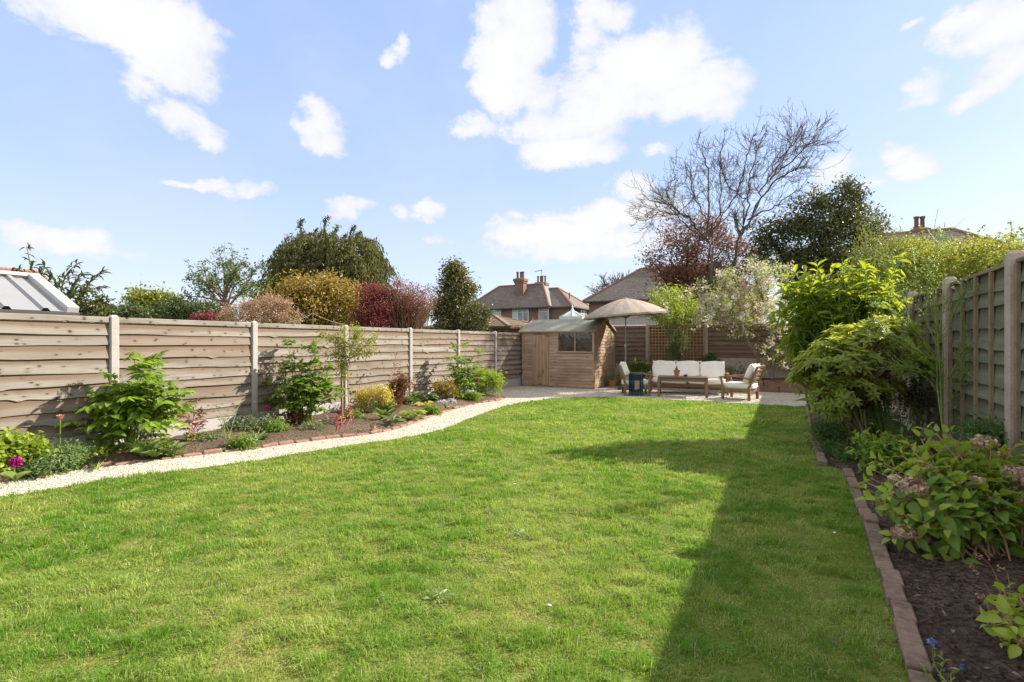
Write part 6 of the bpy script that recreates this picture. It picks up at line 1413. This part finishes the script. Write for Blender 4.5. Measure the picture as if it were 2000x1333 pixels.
def mound(name, label, cat, L, b, n, per, LL, WW, cr, mat, seed, T=T_OVATE, group=None, stem='stem_green', flowers=None, fill=.15, upn=.7, nst=14, **kw):
    rng = np.random.default_rng(seed); t = thing(name, label, cat, tuple(b), 0, group); m = MB(); L0 = list(L); L = [(c, rr * .86) for c, rr in L0]
    for c, rr in L0:
        for _ in range(4):
            o = rdir(rng, 1)[0]; o[2] = abs(o[2]) * .9; L.append((c + unit(o) * rr * rng.uniform(.65, 1.0), rr * rng.uniform(.22, .45)))
    for k in range(nst):
        l = L[rng.integers(len(L))]; e = l[0] + unit(rdir(rng, 1)[0] + UP * .5) * l[1] * .8; s = b + rng.normal(size=3) * np.array([l[1][0] * .25, l[1][0] * .25, 0]); tubes(m, curve([s, (s + e) / 2 + rng.normal(size=3) * .01, e], 6), np.linspace(.006, .003, 6), 4)
    m.build('stems', M[stem], t, world=True); m = MB(); c = crown(m, rng, L, n, per, LL, WW, cr, T, fill=fill, upn=upn, **kw); m.build('foliage', LM[mat], t, world=True)
    if flowers:
        fm, nf, fs, clus = flowers; m = MB()
        for k in range(nf):
            l = L[rng.integers(len(L))]; dr = unit(rdir(rng, 1)[0] + UP * .7); dr[2] = abs(dr[2]); ce = l[0] + dr * l[1] * rng.uniform(.95, 1.2)
            for j in range(clus):
                cc = ce + rng.normal(size=3) * fs * 1.2 * (clus > 1); nn = unit(dr + rdir(rng, 1)[0] * .5); s1 = unit(np.cross(nn, (.3, .2, 1))); s2 = np.cross(nn, s1); dv = np.array([s1 * math.cos(i * 1.2566) + s2 * math.sin(i * 1.2566) for i in range(5)]); add_leaves(m, T_DIA, np.tile(cc, (5, 1)), dv + nn * .2, np.tile(nn, (5, 1)), fs, fs * .8, rng.random(5))
            if clus == 1: m.build('flower', LM[fm], t, world=True); m = MB()
        if clus > 1: m.build('flowers', LM[fm], t, world=True)
    return t
LM['white_fl'] = leafm('white_petals', (.74, .74, .70), (.88, .87, .84), .3, tc=(.9, .9, .85))
LM['lilac_fl'] = leafm('lilac_petals', (.58, .54, .66), (.84, .82, .88), .3, tc=(.8, .78, .85))
LM['forget'] = leafm('pale_blue_petals', (.28, .34, .68), (.52, .56, .84), .3, tc=(.5, .55, .9))
for px, py, d, rx, ry, mat, lab, sd, LLw in ((1640, 885, 6.3, 34, 26, 'fern', 'dark green low plant beside the kerb under the rhododendron', 1, (.055, .016)), (1755, 815, 6.4, 52, 36, 'fern', 'fine leaved dark green plant between rhododendron trunk and fence', 2, (.03, .011)), (1612, 845, 7.0, 18, 20, 'fern', 'small leafy plant at the kerb below the rhododendron leaves', 3, (.05, .02)), (1735, 890, 5.4, 40, 26, 'hydrangea', 'mid green leafy plant just behind the big hydrangea', 4, (.075, .03)), (1795, 775, 6.6, 26, 20, 'camellia', 'dark purple-green shrub low against the right fence', 5, (.04, .02)), (1670, 905, 5.9, 24, 14, 'fern', 'low tuft of dark leaves at the foot of the leaning trunk', 6, (.06, .012)), (1930, 850, 4.6, 40, 20, 'fern', 'dark leafy plant at the foot of the nearest right fence panel', 7, (.04, .018))):
    c = at(px, py, d); b = c.copy(); b[2] = .03
    mound('border_plant', lab, 'plant', [lobe(px, py, d, rx, ry), lobe(px + rx * .4, py + ry * .4, d + .1, rx * .7, ry * .7), lobe(px - rx * .4, py + ry * .3, d - .05, rx * .6, ry * .6)], b, 170, 9, LLw[0], LLw[1], .06, mat, 70 + sd, T_LONG, 'low plants in the right-hand border')

# ----------------------------------------------------------------- left-hand border
LM['herb'] = leafm('broad_green_herb_leaves', (.10, .19, .028), (.25, .36, .05), .42, c3=(.40, .42, .13))
LM['lime'] = leafm('lime_leaves', (.19, .28, .035), (.37, .44, .06), .42)
LM['yellow'] = leafm('yellow_variegated_leaves', (.46, .36, .05), (.72, .58, .14), .35, c3=(.75, .68, .38))
LM['bronze'] = leafm('bronze_red_leaves', (.12, .05, .028), (.26, .13, .05), .38)
LM['hosta'] = leafm('hosta_leaves', (.12, .20, .07), (.22, .30, .11), .35)
LM['greygreen'] = leafm('grey_green_leaves', (.14, .19, .08), (.26, .31, .14), .3)
LM['pink'] = leafm('bright_pink_petals', (.60, .05, .24), (.78, .14, .40), .35, tc=(.8, .1, .4))
LM['salmon'] = leafm('salmon_pink_petals', (.70, .28, .24), (.82, .48, .42), .35, tc=(.85, .4, .35))
LM['magenta'] = leafm('magenta_petals', (.32, .015, .16), (.50, .03, .28), .3, tc=(.6, .05, .35))
LM['chard'] = leafm('crimson_leaves', (.14, .03, .03), (.30, .05, .07), .35, c3=(.14, .22, .04))
LM['strap'] = leafm('strap_leaves', (.15, .25, .05), (.30, .40, .12), .35)
LM['angelica'] = leafm('angelica_leaves', (.13, .23, .03), (.30, .42, .06), .45, c3=(.46, .48, .16))
G_V = 'plants in the left-hand border'
def herb(label, b, stems, seed, mat='herb', LL=.13, WW=.085, leaflets=7, umbels=0, nodes=5, stem='stem_green', T=T_BROAD, spl=.34, name='tall_herb', group=G_V, low=0, r=.010, part='foliage'):
    """stout stems with divided leaves on long stalks; optional domed flower heads"""
    rng = np.random.default_rng(seed); b = np.asarray(b, float); t = thing(name, label, 'plant', tuple(b), 0, group); m = MB(); mf = MB(); mu = MB()
    def compound(p, dr, L):
        e = p + unit(dr) * L - UP * L * .12; P = curve([p, p + unit(dr) * L * .5 + UP * L * .14, e], 8); tubes(m, P, np.linspace(.004, .0018, 8), 4); tg = unit(e - p); sd = unit(np.cross(tg, UP)); n = leaflets
        q = np.concatenate([np.repeat(np.linspace(.42, .86, (n - 1) // 2), 2), [1.0]]); sg = np.concatenate([np.tile([1, -1], (n - 1) // 2), [0]]); i = np.minimum((q * 7).astype(int), 6); pos = P[i] + (P[i + 1] - P[i]) * (q * 7 - i)[:, None]
        d = tg * (.45 + .6 * (sg == 0)[:, None]) + sd * sg[:, None] * .95 - UP * .22 + rdir(rng, len(q)) * .25; sc = rng.uniform(.7, 1.1, len(q)); add_leaves(mf, T, pos, d, UP + rdir(rng, len(q)) * .45, LL * sc, WW * sc, np.clip(rng.random() * .5 + rng.random(len(q)) * .5, 0, 1))
    for x, y, dd, um in stems:
        e = at(x, y, dd); s = b + rng.normal(size=3) * np.array([.06, .06, 0]); P = curve([s, s * .5 + e * .5 + UP * .08 + rng.normal(size=3) * .03, e], 14); tubes(m, P, np.linspace(r, r * .45, 14), 6)
        for k in range(nodes):
            i = int(rng.uniform(4.5, 13.5)); o = rdir(rng, 1)[0]; o[2] = abs(o[2]) * .6 + .1; compound(P[i], unit(o) + unit(P[-1] - P[0]) * .3, spl * rng.uniform(.6, 1.1) * (.6 if i > 11 else 1))
        if um:
            mu = MB()
            for k in range(16):
                o = unit(rdir(rng, 1)[0] + UP * .9); q = P[-1] + o * .075; tubes(m, np.array([P[-1], (P[-1] + q) / 2, q]), np.full(3, .0015), 3); n = 16; add_leaves(mu, T_ROUND, q + rng.normal(size=(n, 3)) * .014, rdir(rng, n), rdir(rng, n) + UP, .014, .012, rng.random(n))
            mu.build('flower_head', LM['lime'], t, world=True)
    for k in range(low): compound(b + rng.normal(size=3) * np.array([.04, .04, 0]) + UP * .05, unit(np.append(rng.normal(size=2), rng.uniform(.35, 1.1))), spl * rng.uniform(.9, 1.5))
    m.build('stems', M[stem], t, world=True); mf.build(part, LM[mat], t, world=True, smooth=True)
    return t
d = 6.4; rng = np.random.default_rng(80)
herb('big bushy angelica with broad leaves against the first left fence post', gp(255, 884, .04), [(262, 700, d, 1), (295, 722, d, 1), (240, 740, d + .1, 0), (225, 755, d, 0), (280, 745, d - .1, 0), (310, 765, d, 0), (330, 790, d - .1, 0), (300, 790, d - .2, 0), (260, 790, d - .2, 0), (215, 780, d - .1, 0), (190, 790, d, 0), (240, 820, d - .25, 0), (275, 815, d - .25, 0), (325, 810, d, 0), (205, 815, d - .1, 0), (345, 775, d, 0), (250, 770, d - .1, 0), (275, 735, d + .1, 1), (175, 800, d, 0), (160, 830, d - .1, 0), (230, 790, d - .3, 0), (300, 830, d - .3, 0), (350, 800, d - .1, 0), (265, 755, d - .2, 0), (320, 760, d, 0), (210, 765, d, 0)], 81, 'angelica', .125, .078, 9, 1, 7, low=12, spl=.36)
d = 8.6
herb('large leafy green plant against the fence right of the second post', gp(598, 828, .05), [(560, 672, d, 1), (618, 672, d, 1), (590, 690, d, 0), (545, 720, d, 0), (640, 725, d, 0), (575, 735, d - .1, 0), (605, 720, d - .1, 0), (530, 755, d, 0), (650, 755, d, 0), (560, 770, d - .2, 0), (610, 765, d - .2, 0), (585, 780, d - .2, 0), (540, 785, d, 0), (640, 785, d - .1, 0), (655, 770, d - .1, 0), (520, 775, d, 0), (570, 710, d, 0), (600, 745, d - .2, 0), (625, 740, d, 0), (550, 745, d - .1, 0), (585, 760, d - .3, 0), (630, 770, d - .2, 0), (560, 800, d - .3, 0), (620, 800, d - .3, 0)], 82, 'herb', .115, .078, 7, 1, 6, low=12, spl=.32)
d = 12.6
herb('green leafy shrub with lime flower heads at the far end of the left border', gp(905, 782, .05), [(890, 680, d, 1), (905, 676, d, 1), (935, 690, d, 1), (880, 705, d, 0), (915, 705, d, 1), (900, 725, d - .1, 0), (925, 720, d, 0), (878, 740, d, 0), (905, 750, d - .2, 0), (930, 755, d - .1, 0), (890, 760, d - .1, 0), (885, 720, d, 0), (915, 740, d - .2, 0), (900, 700, d, 0), (930, 735, d, 0), (895, 745, d - .2, 0), (920, 765, d - .2, 0), (875, 755, d, 0)], 83, 'herb', .10, .065, 7, 1, 7, low=10, spl=.34)
mound('yellow_green_shrub', 'soft yellow-green shrub at the far corner of the left border', 'shrub', [lobe(945, 742, 13, 26, 16), lobe(958, 738, 13, 20, 12), lobe(968, 750, 13, 10, 16), lobe(935, 755, 13, 16, 14)], gp(950, 776, .05), 330, 9, .07, .022, .07, 'lime', 84, T_LONG, G_V, droop=.5)
def acer():
    rng = np.random.default_rng(85); d = 9.0; b = gp(686, 826, .05); t = thing('young_acer', 'slim young acer tied to a stake by the third left fence post', 'tree', tuple(b), 0); m = MB(); mf = MB()
    P0 = curve([b, at(680, 770, d), at(679, 715, d), at(676, 702, d), at(671, 660, d)], 14); tubes(m, P0, np.linspace(.012, .006, 14), 7)
    for W in ([(679, 715), (665, 690), (645, 660), (622, 650)], [(679, 715), (668, 680), (655, 655)], [(677, 705), (695, 690), (700, 660), (692, 640)], [(677, 705), (700, 690), (720, 665), (735, 655)], [(679, 712), (690, 695), (715, 690), (728, 680)], [(676, 700), (672, 670), (670, 640)], [(680, 730), (665, 700), (640, 692)], [(678, 708), (690, 670), (698, 648)], [(680, 745), (670, 725), (668, 710)]):
        P = curve([at(x, y, d + j * rng.normal() * .06) for j, (x, y) in enumerate(W)], 12); tubes(m, P, np.linspace(.005, .002, 12), 5); n = 210; j = rng.integers(3, 12, n); pos = P[j] + rng.normal(size=(n, 3)) * np.array([.05, .05, .045]); add_leaves(mf, T_DIA, pos, rdir(rng, n) * 1 - UP * .1, UP * 1.3 + rdir(rng, n) * .6, rng.uniform(.04, .065, n), rng.uniform(.022, .035, n), rng.random(n))
    m.build('trunk', M['stem_brown'], t, world=True); mf.build('crown', LM['lime2'], t, world=True)
    b2 = gp(668, 822, .03); t = thing('plant_stake', 'weathered wooden stake standing beside the young acer', 'stake', tuple(b2)); m = MB(); cbox(m, (0, 0, .46), (.035, .035, 1.0), .004); m.build('stake_pole', M['batten'], t)
LM['lime2'] = leafm('olive_lime_leaves', (.20, .22, .04), (.38, .38, .08), .4)
acer()
herb('red-bronze leaved slender shrub left of the fourth fence post', gp(775, 800, .05), [(772, 700, 10.7, 0), (785, 725, 10.7, 0), (765, 735, 10.7, 0), (790, 745, 10.7, 0), (770, 755, 10.6, 0)], 86, 'bronze', .065, .035, 5, 0, 4, 'stem_red', T_OVATE, .22, 'bronze_shrub', G_V, 0, .006)
mound('bronze_peony', 'dense bronze leaved peony clump below the slender red shrub', 'plant', [lobe(775, 765, 10.5, 22, 20), lobe(785, 750, 10.5, 14, 14), lobe(765, 778, 10.5, 16, 14)], gp(776, 800, .05), 230, 8, .07, .02, .06, 'bronze', 87, T_LONG, G_V, 'stem_red')
mound('yellow_shrub', 'low yellow variegated shrub in the middle of the left border', 'shrub', [lobe(722, 780, 9.9, 24, 20), lobe(740, 772, 9.9, 22, 18), lobe(705, 788, 9.9, 16, 16), lobe(750, 785, 9.9, 16, 16)], gp(728, 812, .05), 420, 9, .035, .022, .05, 'yellow', 88, T_OVATE, G_V)
mound('forget_me_nots', 'clump of pale blue forget-me-nots at the second left fence post', 'flowers', [lobe(500, 834, 8.0, 38, 20), lobe(475, 840, 8.0, 22, 16), lobe(532, 838, 8.0, 26, 18)], gp(502, 856, .05), 560, 8, .055, .018, .05, 'greygreen', 89, T_LONG, G_V, flowers=('forget', 130, .011, 7))
mound('white_flower_clump', 'low bright green clump dotted with white flowers on the brick edging', 'flowers', [lobe(190, 893, 6.1, 30, 20), lobe(172, 900, 6.1, 16, 14), lobe(210, 902, 6.1, 16, 12)], gp(190, 915, .04), 420, 8, .038, .03, .045, 'lime', 90, T_ROUND, G_V, flowers=('white_fl', 16, .014, 1))
mound('lilac_mound', 'low mound of white and lilac flowers near the far path edge', 'flowers', [lobe(873, 790, 11.6, 21, 8), lobe(862, 789, 11.6, 12, 6)], gp(873, 796, .05), 120, 7, .022, .010, .03, 'greygreen', 91, T_OVATE, G_V, flowers=('lilac_fl', 420, .013, 3))
mound('grey_thyme', 'low grey-green mat of twiggy herb at the path edge', 'plant', [lobe(732, 823, 9.0, 24, 16), lobe(712, 830, 8.9, 18, 12), lobe(748, 828, 9.0, 14, 12)], gp(730, 840, .04), 260, 8, .022, .008, .04, 'greygreen', 92, T_DIA, G_V, 'stem_brown')
mound('small_green_plant', 'small bright green plant left of the grey herb mat', 'plant', [lobe(703, 833, 8.9, 13, 8)], gp(703, 841, .04), 60, 8, .04, .012, .03, 'sparse', 93, T_LONG, G_V)
mound('bushy_plant', 'orange-tinged bushy plant between hosta and far green shrub', 'plant', [lobe(868, 757, 11.9, 18, 12), lobe(880, 765, 11.9, 14, 12), lobe(860, 765, 11.9, 12, 10)], gp(870, 780, .05), 200, 8, .06, .02, .06, 'golden', 94, T_LONG, G_V)
mound('strawberry_patch', 'lime green round-leaved patch at the left edge of the picture', 'plant', [lobe(30, 890, 5.35, 42, 28), lobe(65, 885, 5.5, 28, 22), lobe(5, 900, 5.25, 30, 30), lobe(-30, 895, 5.1, 30, 30)], gp(30, 915, .04), 520, 7, .052, .046, .055, 'lime', 95, T_ROUND, G_V)
mound('grey_green_patch', 'mixed grey-green low plants between the lime patch and white flowers', 'plant', [lobe(100, 902, 5.55, 32, 20), lobe(138, 890, 5.8, 28, 20), lobe(75, 912, 5.35, 20, 16)], gp(105, 915, .04), 560, 8, .045, .016, .05, 'hosta', 96, T_OVATE, G_V)
mound('small_green_plant', 'little green plant alone on bare soil near the path', 'plant', [lobe(438, 866, 7.4, 17, 12), lobe(428, 870, 7.4, 10, 8)], gp(437, 878, .04), 110, 8, .04, .02, .04, 'sparse', 97, T_OVATE, G_V)
mound('purple_sedum', 'pinkish brown leafy clump below the large leafy plant', 'plant', [lobe(575, 818, 8.4, 20, 14)], gp(577, 832, .04), 130, 8, .035, .02, .04, 'bronze', 98, T_OVATE, G_V, 'stem_red')
for px, py, rx, ry, mat, lab, sd, ll, T_ in ((322, 882, 22, 12, 'herb', 'low green tangle at the foot of the angelica by the bricks', 1, .05, T_OVATE), (410, 862, 20, 9, 'greygreen', 'thin grey-green seedlings on bare soil below the lanky plant', 2, .04, T_LONG),
        (545, 842, 18, 12, 'herb', 'broad leaved seedlings between forget-me-nots and the large leafy plant', 3, .06, T_OVATE), (612, 838, 22, 8, 'greygreen', 'straggly low plants on the soil near the white label', 4, .04, T_LONG), (690, 818, 16, 12, 'herb', 'green low plant right behind the crimson chard', 5, .05, T_OVATE),
        (800, 790, 16, 14, 'sparse', 'green leafy plant between bronze peony and the big hosta', 6, .06, T_LONG), (845, 803, 12, 8, 'herb', 'small green plant just left of the lilac mound', 7, .05, T_OVATE), (915, 778, 22, 10, 'herb', 'low green leaves under the far shrub with lime flower heads', 8, .06, T_LONG), (145, 905, 16, 9, 'herb', 'green leaves spilling on the bricks left of the white flowers', 9, .05, T_OVATE), (475, 868, 16, 8, 'herb', 'small leafy seedlings in front of the forget-me-nots', 10, .05, T_OVATE)):
    b = gp(px, py + 4, .04); d = float(b @ FW); mound('low_plant', lab, 'plant', [lobe(px, py, d, rx, ry), lobe(px + rx * .6, py + 3, d, rx * .5, ry * .7), lobe(px - rx * .6, py + 2, d, rx * .5, ry * .7)], b, 130, 7, ll, ll * .4, .045, mat, 130 + sd, T_, G_V)
def rosette(label, b, n, LL, WW, mat, seed, T=T_STRAP, rise=1.0, name='strap_plant', stalk=0, sp=.03):
    rng = np.random.default_rng(seed); t = thing(name, label, 'plant', tuple(b), 0, G_V); m = MB(); a = rng.uniform(0, 6.28) + np.arange(n) * 2.4; up = rng.uniform(.35, 1.3, n) * rise; d = np.stack([np.cos(a), np.sin(a), up], 1); pos = b + np.stack([np.cos(a) * sp, np.sin(a) * sp, np.zeros(n)], 1)
    if T is T_STRAP: LL = LL * .68
    L = LL * rng.uniform(.7, 1.15, n)
    if stalk:
        ms = MB(); e = pos + unit(d + UP * .8) * stalk * rng.uniform(.5, 1.1, (n, 1))
        for p, q in zip(pos, e): tubes(ms, np.array([p, (p + q) / 2, q]), np.full(3, .004), 4)
        ms.build('stalks', M['stem_green'], t, world=True); pos = e; d = np.stack([np.cos(a), np.sin(a), up * .4 - .1], 1)
    add_leaves(m, T, pos, d, np.stack([-np.cos(a) * up, -np.sin(a) * up, np.ones(n)], 1) + rdir(rng, n) * .15, L, WW * L / LL, rng.random(n)); m.build('leaves', LM[mat], t, world=True, smooth=True); return t
rosette('big hosta with broad arching leaves right of the fourth post', gp(830, 786, .05), 44, .24, .11, 'hosta', 101, T_BROAD, .9, 'hosta_plant', .24, .05)
rosette('small yellow edged hosta on the soil by the path', gp(805, 818, .05), 34, .17, .085, 'lime', 102, T_BROAD, .9, 'hosta_plant', .14, .04)
rosette('little variegated hosta behind the small yellow one', gp(828, 797, .05), 26, .13, .06, 'yellow', 103, T_BROAD, .9, 'hosta_plant', .12, .03)
rosette('arching strap leaved bulb clump in front of the yellow shrub', gp(752, 822, .05), 22, .36, .03, 'strap', 104, T_STRAP, 3.2)
rosette('grey strap leaves spreading low beside the chard', gp(768, 828, .05), 9, .36, .04, 'greygreen', 105, T_STRAP, 1.2)
rosette('bright green leafy clump between yellow shrub and bronze peony', gp(752, 808, .05), 46, .30, .04, 'strap', 106, T_LONG, 3.0)
rosette('strap leaved bulb clump in front of the angelica', gp(283, 893, .04), 13, .38, .035, 'strap', 107, T_STRAP, 2.6)
rosette('second bulb clump right of the angelica stems', gp(303, 893, .04), 9, .28, .045, 'strap', 108, T_STRAP, 1.5)
rosette('broad leaved bulb clump by the brick edging under the peony', gp(335, 888, .04), 12, .24, .06, 'greygreen', 109, T_LONG, 1.2)
rosette('tuft of arching leaves beside the magenta flower', gp(40, 925, .04), 10, .3, .03, 'strap', 110, T_STRAP, 2.2)
rosette('crinkled leafy tuft at the foot of the forget-me-nots', gp(505, 862, .04), 16, .15, .07, 'hosta', 111, T_BROAD, 1.4)
herb('dark red peony shoots beside the angelica', gp(372, 868, .04), [(372, 800, 7.1, 0), (385, 790, 7.1, 0), (395, 815, 7.1, 0), (362, 815, 7.1, 0), (388, 825, 7.0, 0)], 112, 'bronze', .07, .028, 7, 0, 4, 'stem_red', T_LONG, .17, 'bronze_peony', G_V, 0, .006)
herb('lanky thin stemmed plant on bare soil before the second post', gp(443, 862, .04), [(408, 795, 7.8, 0), (425, 815, 7.7, 0), (450, 812, 7.6, 0), (468, 790, 7.8, 0), (438, 830, 7.6, 0)], 113, 'herb', .04, .018, 5, 0, 3, 'stem_green', T_OVATE, .12, 'lanky_plant', G_V, 0, .004)
herb('crimson stalked chard in front of the young acer', gp(666, 838, .04), [(690, 800, 8.7, 0), (680, 796, 8.7, 0), (694, 812, 8.7, 0), (672, 815, 8.6, 0)], 114, 'chard', .06, .04, 3, 0, 3, 'stem_red', T_BROAD, .12, 'chard_plant', G_V, 0, .008)
herb('small crimson leaved plant at the foot of the chard', gp(663, 842, .04), [(662, 825, 8.6, 0), (668, 832, 8.6, 0)], 115, 'chard', .05, .03, 3, 0, 3, 'stem_red', T_BROAD, .08, 'chard_plant', G_V, 0, .005)
def flower_cup(m, c, r, h, n, rng, open_=.25):
    for layer in range(2):
        a = np.arange(n) * 6.283 / n + layer * .5; o = np.stack([np.cos(a), np.sin(a), 0 * a], 1); add_leaves(m, T_BROAD, c + o * r * .25, o * open_ + UP, -o + UP * .2, h * rng.uniform(.9, 1.1, n), r * 1.5, rng.random(n))
def bloom(px, py, d, mat, lab, seed, r=.03, h=.055, base=None, stem='stem_green', ball=False, cat='flower', group='single flowers in the left-hand border', name='tulip'):
    rng = np.random.default_rng(seed); e = at(px, py, d); b = e.copy(); b[2] = .05; b = b + RT * rng.normal() * .02; t = thing(name, lab, cat, tuple(b), 0, group); m = MB(); tubes(m, curve([b, (b + e) / 2 + rng.normal(size=3) * .012, e], 8), np.full(8, .0045), 5); m.build('stem', M[stem], t, world=True); m = MB()
    if ball:
        n = 130; dr = rdir(rng, n); add_leaves(m, T_BROAD, e + dr * r * .45, dr + rdir(rng, n) * .5 + UP * .2, rdir(rng, n) + dr, r * .9, r * .7, rng.random(n))
    else: flower_cup(m, e, r, h, 5, rng)
    m.build('petals', LM[mat], t, world=True)
    m = MB(); n = 3; a = rng.uniform(0, 6.28, n); o = np.stack([np.cos(a), np.sin(a), np.full(n, 1.3)], 1); add_leaves(m, T_STRAP, np.tile(b, (n, 1)), o, -o + UP * 2, rng.uniform(.14, .22, n), .035, rng.random(n)); m.build('leaves', LM['strap'], t, world=True)
bloom(118, 820, 5.75, 'salmon', 'tall salmon tulip standing alone before the left fence panel', 121, .032, .06)
bloom(381, 832, 6.9, 'salmon', 'largest salmon tulip among the dark peony shoots', 122, .034, .06)
bloom(369, 838, 6.95, 'salmon', 'middle salmon tulip of the peony shoots', 123, .026, .045)
bloom(366, 850, 6.9, 'salmon', 'lowest salmon tulip of the peony shoots', 124, .024, .04)
bloom(521, 797, 8.2, 'pink', 'bright pink peony flower above the forget-me-nots', 125, .034, .05, ball=True, name='peony_flower')
bloom(558, 779, 8.3, 'salmon', 'small salmon tulip in front of the large leafy plant', 126, .024, .05)
bloom(932, 744, 12.3, 'pink', 'pink flower beside the yellow-green corner shrub', 127, .034, .05, ball=True, name='peony_flower')
bloom(662, 806, 8.7, 'magenta', 'dark pink flower bud left of the chard', 128, .03, .05, ball=True, name='peony_flower')
bloom(31, 903, 5.0, 'magenta', 'large magenta flower over the lime patch at the left edge', 129, .044, .05, ball=True, name='magenta_flower')
def labels():
    for px, py, lab in ((638, 817, 'white plant label stuck in soil under the large leafy plant'), (782, 816, 'tiny white plant label beside the small yellow hosta')):
        b = gp(px, py + 8, .04); t = thing('plant_label', lab, 'plant label', tuple(b), rad(28), 'white plant labels'); m = MB(); cbox(m, (0, 0, .075), (.05 if px < 700 else .03, .004, .06 if px < 700 else .04), .001); cbox(m, (0, 0, .02), (.012, .0045, .06), .001); m.build('label_tag', M['label_white'], t)
labels()
